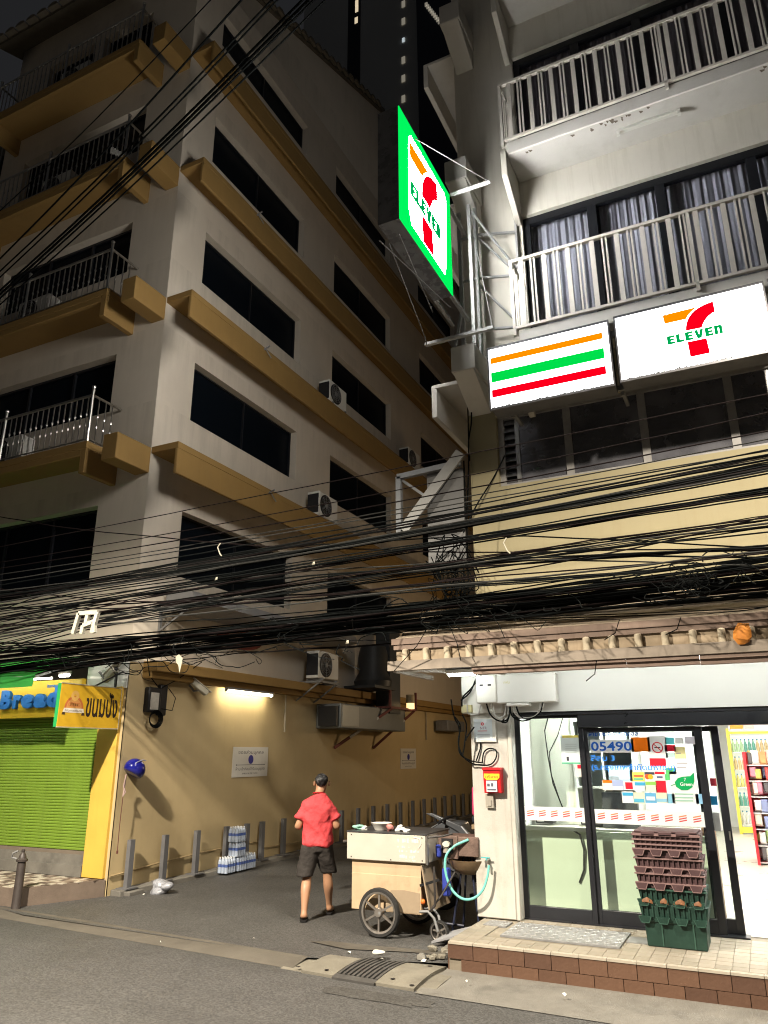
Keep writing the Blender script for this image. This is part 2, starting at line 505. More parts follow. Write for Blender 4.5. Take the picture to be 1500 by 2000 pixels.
def window(parent, ax, c, h, depth, frame_mat, glass_mat, bars=2, fw=.05):
    u0, u1, z0, z1 = h
    B = (lambda m, ua, ub, za, zb, ca, cb: m.box(ca, cb, ua, ub, za, zb)) if ax == 'x' else (lambda m, ua, ub, za, zb, ca, cb: m.box(ua, ub, ca, cb, za, zb))
    sg = 1 if depth > 0 else -1
    c0 = c + depth - sg * .04
    c1 = c + depth + sg * .02
    m = MB()
    B(m, u0 + .001, u1 - .001, z0 + .001, z0 + fw, c0, c1); B(m, u0 + .001, u1 - .001, z1 - fw, z1 - .001, c0, c1)
    B(m, u0 + .001, u0 + fw, z0 + fw, z1 - fw, c0, c1); B(m, u1 - fw, u1 - .001, z0 + fw, z1 - fw, c0, c1)
    for i in range(1, bars):
        u = u0 + (u1 - u0) * i / bars
        B(m, u - fw / 2, u + fw / 2, z0 + fw, z1 - fw, c0, c1)
    f = m.build('window', frame_mat, parent)
    for i in range(bars):
        ua, ub = u0 + (u1 - u0) * i / bars + .01, u0 + (u1 - u0) * (i + 1) / bars - .01
        m = MB(); B(m, ua, ub, z0 + .01, z1 - .01, c + depth, c + depth + sg * .008)
        m.build('pane', glass_mat, f)
    return f
for h in side_holes: window(A, 'x', XA, h, -.2, FRAME, DARKGLASS, 2, .03)
for h in front_holes: window(A, 'y', YA, h, .2, FRAME, DARKGLASS, 3 if h[1] - h[0] > 2 else 2)
for z in FL:
    mb = MB()
    mb.box(XA - .01, -8.0, YA + .012, 40, z - .12, z)
    mb.box(-8.06, -8.0, YA + .012, 40, z - .56, z - .1201)
    mb.build('ledge', MUST, A, bevel=.012)
    mb = MB(); mb.box(-8.88, XA - .004, 7.9, YA + .01, z - .47, z - .02)
    mb.build('beam_block', MUST, A, bevel=.012)
mb = MB(); mb.box(XA - .01, -8.28, YA + .3, 40, 3.17, 3.33); mb.box(XA - .01, -8.40, YA + .3, 40, 3.07, 3.1699)
mb.build('ledge', MUST, A, bevel=.01)
# small steel stubs that stick out of the ledges
for z, y in ((6.82, 11.3), (9.78, 10.9), (12.7, 10.4)):
    mb = MB(); mb.tube([(-8.1, y, z - .05), (-7.86, y - .03, z + .0)], .018, 5); mb.tube([(-7.97, y - .012, z - .02), (-7.9, y + .1, z - .2)], .012, 5)
    mb.build('steel_stub', GREYSTEEL, A)
# balconies with stainless railings
bal = MB(); bal.cyl((0, 0, 0), (0, 0, .85), .011, 6)
for zz in (.33, .52): bal.lathe([(.011, zz - .03), (.02, zz), (.011, zz + .03)], (0, 0, 0), n=6)
bal_me = bal.mesh('baluster', STEEL)
for k, z in enumerate(FL):
    z -= .02
    xl = -13.7
    mb = MB()
    mb.box(xl, -9.3, 7.95, YA + .01, z - .13, z)
    mb.box(xl, -9.42, 7.95, 8.03, z - .25, z - .1301)
    mb.box(-9.42, -9.3, 7.95, YA + .01, z - .56, z - .1302)
    mb.box(xl, xl + .12, 7.95, YA + .01, z - .56, z - .1302)
    b = mb.build('balcony', MUST, A, bevel=.01)
    mb = MB()
    for x in (xl + .06, -11.5, -9.36):
        mb.cyl((x, 8.0, z), (x, 8.0, z + .98), .026, 8)
        mb.lathe([(.0, -.035), (.03, -.02), (.036, 0), (.03, .02), (0, .035)], (x, 8.0, z + 1.01), n=8)
    mb.cyl((xl + .06, 8.0, z + .86), (-9.36, 8.0, z + .86), .024, 8)
    mb.cyl((xl + .06, 8.0, z + .06), (-9.36, 8.0, z + .06), .013, 6)
    mb.cyl((-9.36, 8.0, z + .86), (-9.36, 8.64, z + .86), .022, 8)
    mb.cyl((-9.36, 8.0, z + .06), (-9.36, 8.64, z + .06), .013, 6)
    mb.cyl((xl + .06, 8.0, z + .86), (xl + .06, 8.64, z + .86), .022, 8)
    mb.build('railing', STEEL, b)
    x = xl + .2
    while x < -9.45:
        if abs(x + 11.5) > .05: piece('baluster', bal_me, (x, 8.0, z), b)
        x += .135
    for y in (8.15, 8.3, 8.45): piece('baluster', bal_me, (-9.36, y, z), b)
# air conditioners: one model, copied
def make_ac(name, label, loc):
    t = thing(name, label, 'air conditioner', loc, 'outdoor air conditioner units')
    x, y, z = loc
    m = MB(); m.box(x - .15, x + .15, y - .42, y + .42, z + .06, z + .62); m.build('casing', WHITEP, t, bevel=.02)
    m = MB(); m.lathe([(.0, .0), (.21, .0), (.23, .012), (.25, .012), (.25, 0)], (x + .151, y - .12, z + .34), 'x', 24); m.build('fan_opening', BLACK, t)
    m = MB()
    for r in (.06, .11, .16, .21):
        m.tube([(x + .168, y - .12 + r * math.cos(a * math.pi / 10), z + .34 + r * math.sin(a * math.pi / 10)) for a in range(20)], .005, 4, closed=True)
    for a in range(8):
        m.cyl((x + .168, y - .12, z + .34), (x + .168, y - .12 + .23 * math.cos(a * math.pi / 4), z + .34 + .23 * math.sin(a * math.pi / 4)), .005, 4)
    m.lathe([(0, .0), (.05, 0), (.05, .012), (0, .012)], (x + .166, y - .12, z + .34), 'x', 12)
    m.build('fan_guard', GREYSTEEL, t)
    m = MB(); m.box(x - .14, x + .14, y - .423, y - .4205, z + .12, z + .56); m.build('coil_grille', FLAT('coil_dark', (.02, .02, .022), .5), t)
    m = MB()
    for yy in (y - .3, y + .3): m.box(x - .2, x + .2, yy - .02, yy + .02, z + .02, z + .0599); m.box(x + .12, x + .16, yy - .02, yy + .02, z, z + .02); m.box(x - .16, x - .12, yy - .02, yy + .02, z, z + .02)
    m.build('mounting_foot', GREYSTEEL, t)
    return t
ac = make_ac('air_conditioner', 'white air conditioner on the low ledge above the alley wall', (-8.28 + .12, 13.75, 3.36))
for loc, lb in (((-8.22, 14.05, 9.8), 'air conditioner on the third mustard ledge beside a dark window'),
                ((-8.22, 18.6, 9.8), 'dim distant air conditioner far along the third mustard ledge'),
                ((-8.22, 13.7, 6.87), 'air conditioner on the lowest mustard ledge behind the overhead cables')):
    copy_tree(ac, loc, label=lb)
for (px, py, k, lb) in ((20, 862, 0, 'air conditioner behind the railing of the lowest left balcony'), (75, 585, 1, 'air conditioner behind the railing of the second left balcony'), (118, 345, 2, 'air conditioner behind the railing of the third left balcony'), (155, 130, 3, 'air conditioner behind the railing of the topmost left balcony')):
    p_ = at(px, py, 'y', 8.3); copy_tree(ac, (p_.x, 8.36, FL[k] - .02), rz=R(-90), label=lb)
m = MB(); p_ = at(228, 292, 'y', 7.94)
for i in range(5):
    m.prism([(p_.x - .16 + i * .07, p_.z + .12 - i * .06), (p_.x - .10 + i * .07, p_.z + .10 - i * .06), (p_.x - .11 + i * .07, p_.z - .04 - i * .05), (p_.x - .17 + i * .07, p_.z - .02 - i * .05)], 'y', 7.935 + .003 * i, 7.945 + .003 * i)
o = m.build('hanging_cloth', FLAT('white_cloth', (.7, .7, .66), .9), None, p_); tag(o, 'white rag hung on the railing of the third left balcony', 'cloth')
m = MB()
for yy in (13.4, 14.1): m.bar((XA, yy, 3.35), (-7.98, yy, 3.35), .04); m.bar((-7.99, yy, 3.35), (XA, yy, 2.98), .03)
m.bar((-7.99, 13.35, 3.35), (-7.99, 14.15, 3.35), .04)
o = m.build('air_conditioner_bracket', GREYSTEEL, None, (XA, 13.75, 3.3)); tag(o, 'grey steel bracket under the low air conditioner on the alley wall', 'bracket')

# dark neighbour house past the left end of the apartment block
Nb = thing('neighbour_house', 'dark house with vertical window bars left of the apartment block', 'building', (-16.5, 9.2, 0))
m = MB(); m.facade('y', 9.2, -24, -14.15, 0, 17.2, [(-16.4, -14.5, 14.2, 16.6)], .3)
m.quad((-24, 9.2, 0), (-24, 20, 0), (-24, 20, 17.2), (-24, 9.2, 17.2)); m.quad((-14.15, 9.2, 0), (-14.15, 20, 0), (-14.15, 20, 17.2), (-14.15, 9.2, 17.2))
m.quad((-24, 9.2, 17.2), (-14.15, 9.2, 17.2), (-14.15, 20, 17.2), (-24, 20, 17.2)); m.quad((-24, 20, 0), (-14.15, 20, 0), (-14.15, 20, 17.2), (-24, 20, 17.2))
m.build('wall', M('dark_render', (.10, .10, .095), .85), Nb)
m = MB(); m.box(-16.4, -14.5, 9.48, 9.5, 14.2, 16.6); m.build('window', DARKGLASS, Nb)
m = MB(); m.cyl((0, 0, 0), (0, 0, 2.4), .02, 6); wb = m.mesh('window_bar', GREYSTEEL)
for i in range(10): piece('window_bar', wb, (-16.3 + i * .19, 9.22, 14.2), Nb)

# ================================================================== store building on the right
XB, YB = -2.92, 8.55
B = thing('store_building', 'white and yellow store building with slatted balconies on the right', 'building', (XB, YB, 0))
strip = (-2.55, 5.6, 5.14, 6.14)
wA = (-2.02, 5.6, 6.93, 9.06)
wB = (-2.0, 5.6, 9.86, 11.95)
wC = (-2.0, 5.6, 12.8, 14.9)
mb = MB()
mb.facade('y', YB, XB, 6, 6.2, 18, [wA, wB, wC], .16)
mb.facade('x', XB, YB, 34, 3.3, 18, [(11, 13, 7.3, 8.7), (11, 13, 10.2, 11.6), (11, 13, 4.4, 5.7)], .16)
mb.quad((XB, YB, 18), (6, YB, 18), (6, 34, 18), (XB, 34, 18))
mb.quad((6, YB, 0), (6, 34, 0), (6, 34, 18), (6, YB, 18)); mb.quad((XB, 34, 0), (6, 34, 0), (6, 34, 18), (XB, 34, 18))
mb.build('wall', B_WALL, B)
mb = MB(); mb.facade('y', YB, XB, 6, 2.96, 6.2, [strip], .2); mb.build('yellow_wall', B_LOW, B)
mb = MB(); mb.quad((XB, YB + .02, 0), (XB, 34, 0), (XB, 34, 3.3), (XB, YB + .02, 3.3)); mb.build('alley_side_wall', A_LOW, B)
for h in ((11, 13, 7.3, 8.7), (11, 13, 10.2, 11.6), (11, 13, 4.4, 5.7)): window(B, 'x', XB, h, .15, FRAME, DARKGLASS, 2)
ROOM = M('dim_room_wall', (.34, .33, .34), .9)
CURT = M('grey_curtain', (.62, .61, .59), .9, .06, 3)
CURT2 = M('brown_curtain', (.36, .31, .28), .9, .06, 3)
WGL = GLASS('window_glass', (.84, .85, .9), .6)
for wi, (h, cm) in enumerate(((wA, CURT), (wB, CURT2), (wC, CURT2))):
    u0, u1, z0, z1 = h
    m = MB(); fw = .07
    m.box(u0 + .002, u1, YB + .06, YB + .14, z1 - .11, z1 - .002); m.box(u0 + .002, u1, YB + .06, YB + .14, z0 + .002, z0 + .08)
    posts = [u0 + .045, -1.09, -.22, .85, 1.75, 2.7, 3.7, 4.7]
    for i, x in enumerate(posts):
        m.box(x - (.045 if i == 0 else .06), x + (.045 if i == 0 else .06), YB + .065, YB + .135, z0 + .0801, z1 - .1101)
    f = m.build('sliding_window', FRAME, B)
    for i in range(len(posts) - 1):
        m = MB(); m.box(posts[i] + .05, posts[i + 1] - .05, YB + .095, YB + .103, z0 + .06, z1 - .08); m.build('pane', WGL, f)
        m = MB()
        x0, x1 = posts[i] + .02, posts[i + 1] - .02
        if i in (1, 2, 4): x0 += .06
        n = 64
        rng = random.Random(i * 7 + wi)
        ph = rng.random() * 6
        prv = None
        for k in range(n + 1):
            x = x0 + (x1 - x0) * k / n
            y = YB + .24 + .013 * math.sin(k * .72 + ph + .9 * math.sin(k * .19 + ph)) + .007 * math.sin(k * 1.57 + ph * 2)
            if prv: m.quad((prv[0], prv[1], z0 + .01), (x, y, z0 + .01), (x, y - .01, z1 - .03), (prv[0], prv[1] - .01, z1 - .03))
            prv = (x, y)
        m.build('curtain', cm, f)
    m = MB(); m.box(u0 - .3, u1, YB + 1.2, YB + 1.25, z0 - .1, z1 + .2); m.build('back_wall', ROOM, f)
# louvred strip window under the sign
STRIPG, nt_, p_, N_, L_ = _nodes('grey_sheen_strip_glass')  # patchy grey in this glass stands in for reflected street light
t_ = N_('ShaderNodeBsdfTransparent'); t_.inputs[0].default_value = (.6, .62, .65, 1); x_ = N_('ShaderNodeMixShader')
p_.inputs['Base Color'].default_value = (.20, .20, .225, 1); p_.inputs['Roughness'].default_value = .12
n_ = N_('ShaderNodeTexNoise'); n_.inputs['Scale'].default_value = 3.5; n_.inputs['Detail'].default_value = 6; c_ = N_('ShaderNodeTexCoord'); L_(c_.outputs['Object'], n_.inputs['Vector'])
r_ = N_('ShaderNodeMapRange'); r_.inputs[1].default_value = .3; r_.inputs[2].default_value = .7; r_.inputs[3].default_value = .3; r_.inputs[4].default_value = .75; L_(n_.outputs['Fac'], r_.inputs[0])
L_(r_.outputs[0], x_.inputs[0]); L_(t_.outputs[0], x_.inputs[1]); L_(p_.outputs[0], x_.inputs[2]); L_(x_.outputs[0], nt_.nodes['Material Output'].inputs[0])
m = MB()
u0, u1, z0, z1 = strip
m.box(u0 + .002, u1, YB + .08, YB + .15, z1 - .05, z1 - .002); m.box(u0 + .002, u1, YB + .08, YB + .15, z0 + .002, z0 + .05)
sp = [u0 + .03, -1.66, -.76, .2, 1.2, 2.2, 3.2, 4.2]
for x in sp: m.box(x - .045, x + .045, YB + .085, YB + .145, z0 + .0501, z1 - .0501)
f = m.build('strip_window', M('weathered_aluminium', (.34, .33, .32), .5, .15, 8, spots=.3), B)
for i in range(len(sp) - 1):
    x0, x1 = sp[i] + .04, sp[i + 1] - .04
    if i == 0: x0 = -2.28
    m = MB(); m.box(x0, x1, YB + .11, YB + .117, z0 + .05, z1 - .05); m.build('pane', STRIPG, f)
m = MB(); m.box(-2.33, -2.28, YB + .085, YB + .145, z0 + .0502, z1 - .0502); m.build('mullion', GREYSTEEL, f)
lm = MB(); lm.add([(-.12, -.03, -.045), (.12, -.03, -.045), (.12, .03, .045), (-.12, .03, .045), (-.12, -.024, -.048), (.12, -.024, -.048), (.12, .036, .042), (-.12, .036, .042)], [(0, 1, 2, 3), (7, 6, 5, 4), (0, 4, 5, 1), (2, 6, 7, 3), (0, 3, 7, 4), (1, 5, 6, 2)])
lme = lm.mesh('louvre', FLAT('louvre_glass', (.10, .10, .105), .25, .5))
for i in range(9): piece('louvre', lme, (-2.40, YB + .115, z0 + .09 + i * .102), f)
m = MB(); m.box(u0 - .3, u1, YB + 2.2, YB + 2.25, z0 - .3, z1 + .3); m.box(u0 - .3, u1, YB + .3, YB + 2.2, z1 + .3, z1 + .34); m.build('back_wall', ROOM, f)
for x, zz, ww, hh, c in ((-1.2, 5.2, .5, .35, (.3, .3, .3)), (-.35, 5.2, .35, .3, (.55, .55, .5)), (.75, 5.55, .5, .16, (.8, .8, .75)), (.3, 5.2, .7, .2, (.4, .4, .38)), (-2.0, 5.2, .3, .5, (.2, .2, .2))):
    m = MB(); m.box(x, x + ww, YB + .5, YB + .9, zz, zz + hh); o = m.build('stored_box', M('stored_box', c, .7), None, (x, YB + .5, zz)); tag(o, 'pale box stored behind the dark strip window under the lit sign', 'box', 'boxes behind the strip window')
# concrete beam ends and side fins
for z in (6.52, 9.46, 12.4, 15.33):
    m = MB(); m.box(-2.9, -2.58, 7.9, YB + .01, z, z + .36)
    m.prism([(7.9, z), (8.56, z), (8.56, z - .35)], 'x', -2.88, -2.60)
    m.build('beam_end', SLABM, B, bevel=.012)
for z in (6.88, 12.8, 9.85):
    m = MB(); m.box(-3.52, -3.44, 8.75, 10.3, z - .5, z - .06); m.box(-3.52, XB + .01, 8.75, 10.3, z - .06, z)
    m.build('window_hood', SLABM, B, bevel=.01)
# slatted balconies
wide = MB(); wide.box(-.028, .028, -.012, .012, 0, .93); wide_me = wide.mesh('wide_slat', RAILW)
thin = MB(); thin.box(-.011, .011, -.011, .011, 0, .93); thin_me = thin.mesh('baluster', RAILW)
for z in (6.72, 9.64, 12.57):
    m = MB()
    m.box(-2.02, 6, 7.96, YB + .01, z, z + .2)
    bl = m.build('balcony', SLABM, B, bevel=.015)
    m = MB(); m.prism([(7.93, z + .05), (YB + .01, z + .05), (YB + .01, z - .72), (YB - .06, z - .72), (7.93, z - .34)], 'x', -2.1, -2.0203)
    m.build('corbel', B_WALL, bl, bevel=.01)
    zr = z + .25
    m = MB()
    m.box(-2.08, 6, 7.925, 7.975, zr + .93, zr + .97); m.box(-2.06, 6, 7.93, 7.97, zr - .035, zr)
    m.box(-2.08, -2.04, 7.9751, YB, zr + .93, zr + .97); m.box(-2.06, -2.03, 7.9701, YB, zr - .035, zr)
    for x in (-2.06, .05, 2.2): m.box(x - .02, x + .02, 7.93, 7.97, zr - .12, zr + .93)
    m.build('railing', RAILW, bl)
    x = -1.93; k = 0
    while x < 2.4:
        piece('wide_slat', wide_me, (x, 7.95, zr), bl)
        for dx in (.125, .17):
            piece('baluster', thin_me, (x + dx, 7.95, zr), bl)
        x += .295
    for y in (8.08, 8.2, 8.32, 8.44): piece('baluster', thin_me, (-2.06, y, zr), bl)
# peeling plaster patches at the slab edges and a bare lamp fitting under the upper slab
m = MB()
for i in range(26):
    x = random.choice([random.uniform(-1.0, -.2), random.uniform(1.0, 1.8), random.uniform(-2, 2)]); y = random.uniform(7.97, 8.03); a = random.uniform(.02, .06)
    m.add([(x, y, 9.638), (x + a, y + .01, 9.637), (x + a * 1.2, y + .03, 9.638), (x + a * .4, y + .045, 9.637)], [(0, 1, 2, 3)])
o = m.build('peeling_plaster', FLAT('exposed_plaster', (.16, .13, .10), .9), B)
m = MB(); m.box(-.62, .16, 8.16, 8.22, 9.585, 9.62); m.box(-.62, -.58, 8.165, 8.215, 9.55, 9.5849); m.box(.12, .16, 8.165, 8.215, 9.55, 9.5849); m.box(-.25, -.21, 8.18, 8.2, 9.62, 9.642)
m.build('fitting_body', WHITEP, tag(thing('tube_light_fitting', 'unlit white tube light fitting under the upper balcony slab', 'light', (-.23, 8.19, 9.64))))
# ================================================================== lit signs on the store building
def ES(*a):
    m = E(*a); p = m.node_tree.nodes['Principled BSDF']; p.inputs['Roughness'].default_value = 1; p.inputs['Specular IOR Level'].default_value = 0; return m
SW = ES('sign_white', (.97, .98, 1), 4.5)
SG = ES('sign_green', (.0, .60, .055), 1.0, (0, .05, .01))
SR = ES('sign_red', (.82, .0, .010), 1.0, (.05, 0, 0))
SO = ES('sign_orange', (1, .25, .0), 1.0, (.05, .015, 0))
SGD = ES('sign_letter_green', (.0, .30, .07), .9, (0, .05, .01))
SIGNBOX = M('sign_box_metal', (.13, .13, .14), .4, .2, 7, spots=.4, metal=.3)

def arc(a, b, c, n=8):
    return [tuple((1 - t) ** 2 * a[i] + 2 * t * (1 - t) * b[i] + t * t * c[i] for i in (0, 1)) for t in [k / n for k in range(n + 1)]]
LOGO_ORANGE = [(.0, .955), (.60, .965)] + arc((.60, .965), (.44, .89), (.385, .775))[1:] + [(.015, .775)]
LOGO_RED = arc((.353, .537), (.39, .96), (.865, 1.0), 12) + [(.872, .79)] + arc((.872, .79), (.70, .74), (.62, .53), 8)[1:]
LOGO_STEM = [(.353, .305), (.67, .30), (.69, .0), (.365, .0)]
LET = {'E': [(0, 0), (.84, 0), (.84, .25), (.40, .25), (.40, .385), (.76, .385), (.76, .615), (.40, .615), (.40, .75), (.84, .75), (.84, 1), (0, 1)],
       'L': [(0, 0), (.84, 0), (.84, .27), (.40, .27), (.40, 1), (0, 1)],
       'V': [(.28, 0), (.72, 0), (1, 1), (.62, 1), (.5, .40), (.38, 1), (0, 1)],
       'n': [(0, 0), (.36, 0), (.36, .70)] + arc((.36, .70), (.46, .78), (.50, .62), 4)[1:] + [(.50, 0), (.84, 0), (.84, .72)] + arc((.84, .72), (.82, 1.04), (.42, 1), 5)[1:] + [(0, 1)]}
def sign_print(parent, org, ux, uz, nrm, polys, name, mat, lift=.004):
    org, ux, uz, nrm = map(Vector, (org, ux, uz, nrm))
    m = MB()
    for p in polys:
        n = len(p)
        f = [org + ux * u + uz * v + nrm * lift for u, v in p]
        b = [org + ux * u + uz * v + nrm * .0005 for u, v in p]
        m.add(f + b, [tuple(range(n))] + [(i, n + i, n + (i + 1) % n, (i + 1) % n) for i in range(n)])
    return m.build(name, mat, parent, smooth=False)
def logo(parent, org, ux, uz, nrm, s, mats=None, fat=0):
    o, r, g = mats or (SO, SR, SGD)
    sc_ = lambda P: [(u * s, v * s) for u, v in P]
    sign_print(parent, org, ux, uz, nrm, [sc_(LOGO_ORANGE)], 'number_bar', o)
    sign_print(parent, org, ux, uz, nrm, [sc_(LOGO_RED)], 'number_curve', r)
    sign_print(parent, org, ux, uz, nrm, [sc_(LOGO_STEM)], 'number_stem', r)
    x = .02; polys = []
    for ch in 'ELEVEn':
        polys.append([(s * (x + u * .158), s * (.333 + v * .172)) for u, v in LET[ch]]); x += {'V': .158, 'n': .13}.get(ch, .134) + .02
    sign_print(parent, org, ux, uz, nrm, polys, 'lettering', g, .005)
    if fat:
        for k, (du, dv) in enumerate(((-1, .6), (1, .6), (-1, -.6), (1, -.6))):
            sign_print(parent, org, ux, uz, nrm, [[(u + du * fat, v + dv * fat) for u, v in p] for p in polys], 'lettering', g, .0055 + k * .0004)

def sign_box(name, label, x0, x1, z0, z1, y=7.78):
    t = thing(name, label, 'sign', ((x0 + x1) / 2, y + .14, z0))
    m = MB()
    m.box(x0, x1, y + .02, y + .28, z0, z1)
    m.box(x0 - .012, x1 + .012, y - .006, y + .0199, z0 - .015, z0 + .012); m.box(x0 - .012, x1 + .012, y - .006, y + .0199, z1 - .012, z1 + .015)
    m.box(x0 - .012, x0 + .006, y - .006, y + .0198, z0 + .0121, z1 - .0121); m.box(x1 - .006, x1 + .012, y - .006, y + .0198, z0 + .0121, z1 - .0121)
    m.build('sign_case', SIGNBOX, t)
    m = MB(); m.box(x0 + .0061, x1 - .0061, y, y + .015, z0 + .0122, z1 - .0122); m.build('lit_face', SW, t)
    rg = random.Random(int(x0 * 100)); m = MB(); x = x0 + .01
    while x < x1 - .03:
        w_ = rg.uniform(.012, .05); h_ = rg.choice((.006, .01, .014, .02)) * rg.uniform(.5, 1.2); m.add([(x, y - .0045, z0 + .010), (x + w_, y - .0045, z0 + .010), (x + w_ * .8, y - .0045, z0 + .012 + h_ * rg.random()), (x + w_ * .4, y - .0045, z0 + .012 + h_)], [(0, 1, 2, 3)]); x += w_ * rg.uniform(.6, 1.6)
    tag(m.build('grime', FLAT('sign_grime', (.03, .03, .026), .9), t, smooth=False), kind='stuff')
    return t
t = sign_box('lit_sign', 'lit white sign box with orange, green and red stripes under the balcony', -2.37, -.94, 5.84, 6.65)
for z0, z1, mt, nm in ((6.44, 6.52, SO, 'orange_stripe'), (6.19, 6.32, SG, 'green_stripe'), (5.99, 6.09, SR, 'red_stripe')):
    sign_print(t, (-2.345, 7.78, z0), (1, 0, 0), (0, 0, 1), (0, -1, 0), [[(0, 0), (1.335, 0), (1.335, z1 - z0), (0, z1 - z0)]], nm, mt)
t = sign_box('lit_sign', 'lit white sign box with a large numeral and green lettering on the store front', -.86, .66, 5.86, 6.67)
logo(t, (-.35, 7.78, 5.98), (1, 0, 0), (0, 0, 1), (0, -1, 0), .60)
t = sign_box('lit_sign', 'lit white sign box cut off by the right edge of the photo', .72, 2.2, 5.87, 6.68)
for z0, z1, mt, nm in ((6.47, 6.55, SO, 'orange_stripe'), (6.22, 6.35, SG, 'green_stripe'), (6.02, 6.12, SR, 'red_stripe')):
    sign_print(t, (.95, 7.78, z0), (1, 0, 0), (0, 0, 1), (0, -1, 0), [[(0, 0), (1.1, 0), (1.1, z1 - z0), (0, z1 - z0)]], nm, mt)
m = MB()
m.box(-2.4, 3, 8.07, 8.11, 6.6, 6.68); m.box(-2.4, 3, 8.07, 8.11, 5.9, 5.96)
for x in (-2.2, -.9, .69, 2.2): m.box(x - .02, x + .02, 8.111, 8.16, 5.85, 6.72); m.box(x - .02, x + .02, 8.1601, 8.545, 6.62, 6.66); m.box(x - .02, x + .02, 8.1601, 8.545, 5.9, 5.94)
o = m.build('sign_frame', GREYSTEEL, None, (-.5, 8.5, 6.3)); tag(o, 'grey steel frame that carries the row of lit sign boxes', 'frame')

# projecting sign over the alley mouth
XS = -2.75
y0s, y1s = 6.06, 7.66
P = thing('projecting_sign', 'green bordered lit sign projecting from the building over the alley mouth', 'sign', (XS - .12, y1s, 8.0))
zb = lambda y: at(780, 432, 'x', XS).z + (at(882, 573, 'x', XS).z - at(780, 432, 'x', XS).z) * (y - y0s) / (y1s - y0s)
zt = lambda y: at(780, 212, 'x', XS).z + (at(882, 375, 'x', XS).z - at(780, 212, 'x', XS).z) * (y - y0s) / (y1s - y0s)
z0, z1 = 7.46, 9.02
m = MB(); m.box(XS - .27, XS - .012, y0s, y1s, z0, z1); m.build('sign_case', M('dark_sign_case', (.14, .14, .145), .28, .3, 5, spots=.4, metal=.2), P)
m = MB(); m.box(XS - .0119, XS, y0s, y1s, z0, z1); m.build('lit_border', ES('lit_border_green', (.0, .74, .09), 1.1, (0, .05, .005)), P)
W, H = y1s - y0s, z1 - z0
oc = [(.19, .115), (.80, .115), (.86, .22), (.88, .84), (.84, .90), (.24, .90), (.16, .84)]
sign_print(P, (XS, y0s, z0), (0, W, 0), (0, 0, H), (1, 0, 0), [[(.20, .09), (.83, .09), (.86, .20), (.90, .86), (.86, .905), (.20, .905), (.16, .86), (.15, .20)]], 'lit_panel', E('projecting_sign_white', (1, .98, .97), 50), .004)
sign_print(P, (XS - .275, y1s, z0), (0, -W, 0), (0, 0, H), (-1, 0, 0), [[(.06, .06), (.94, .06), (.94, .94), (.06, .94)]], 'lit_panel', E('projecting_sign_white', (1, .96, .90), 36), .006)
logo(P, (XS + .004, 6.33, z0 + .09 * H), (0, .82, 0), (0, 0, 1), (1, 0, 0), 1.2, fat=.005)
# tubing that carries the sign
m = MB()
for x in (XS - .25, XS - .03):
    m.bar((x, y1s, z0 + .02), (x, 8.32, z0 + .02), .045); m.bar((x, y1s, z1 - .15), (x, 8.32, z1 - .15), .045)
for x in (-2.86, -2.62):
    m.bar((x, 8.32, 6.9), (x, 8.32, 9.35), .05)
m.bar((-2.62, 8.05, 6.9), (-2.62, 8.05, 9.1), .045)
m.bar((-2.86, 7.97, 6.9), (-2.86, 8.32, 7.7), .035)
for z in (7.3, 8.1, 8.8): m.bar((-2.86, 8.32, z), (-2.62, 8.32, z), .035); m.bar((-2.62, 8.32, z), (-2.1, 8.5, z), .03)
m.bar((-2.1, 8.5, 7.2), (-2.1, 8.5, 9.1), .03)
m.bar((-2.62, 8.32, 8.8), (-2.1, 8.5, 8.1), .025); m.bar((-2.62, 8.32, 8.0), (-2.1, 8.5, 7.3), .025); m.bar((-2.62, 8.05, 9.05), (-2.12, 8.48, 8.2), .025)
m.build('support_frame', M('galvanised_tube', (.42, .42, .42), .45, .15, 8, metal=.4), P)
SPB = M('spreader_bar', (.5, .5, .5), .5, .15, 8)
m = MB(); m.bar((-3.22, 7.85, 6.98), (-2.3, 7.85, 6.98), .05, .04); m.build('spreader_bar', SPB, P)
m = MB(); m.bar((-2.9, 7.7, 9.05), (-2.2, 7.7, 9.05), .04, .03); m.build('spreader_bar', SPB, P)
m = MB()
for a, b in (((-3.2, 7.85, 7.0), (XS - .2, 6.2, 7.3)), ((-2.32, 7.85, 7.0), (-2.55, 8.1, 8.4)), ((-2.22, 7.7, 9.07), (XS - .1, 6.3, 8.93)), ((XS - .26, 6.07, 7.27), (XS - .02, 7.6, 7.26)), ((XS - .02, 6.07, 7.27), (XS - .26, 7.6, 7.26))):
    m.tube([a, b], .007, 5)
m.build('guy_wire', GREYSTEEL, P)

# steel frame and cable hub beside the store corner
m = MB()
F_ = [((-3.9, 8.42, 5.45), (-3.0, 8.42, 5.5), .07), ((-3.88, 8.42, 5.45), (-3.88, 8.42, 4.64), .07), ((-3.9, 8.42, 4.64), (-3.0, 8.42, 4.66), .07), ((-3.86, 8.44, 5.42), (-3.5, 8.44, 5.12), .035), ((-3.2, 8.5, 5.5), (-3.2, 8.5, 4.64), .04)]
for a, b, w_ in F_: m.bar(a, b, w_)
t = thing('cable_bracket', 'galvanised steel bracket frame holding cables at the store corner', 'bracket', (-2.95, 8.5, 5.0))
m.build('frame', M('galvanised_frame', (.25, .26, .27), .5, .15, 6, metal=.3), t)
m = MB(); m.bar((-3.8, 8.36, 4.68), (-2.98, 8.36, 5.62), .14, .03, up=(0, 1, 0)); m.build('brace', M('galvanised_brace', (.33, .33, .32), .5, .15, 6, metal=.3), t)
m = MB(); m.box(-3.5, -3.0, 8.47, 8.53, 4.2, 5.45); m.build('back_plate', GREYSTEEL, t)

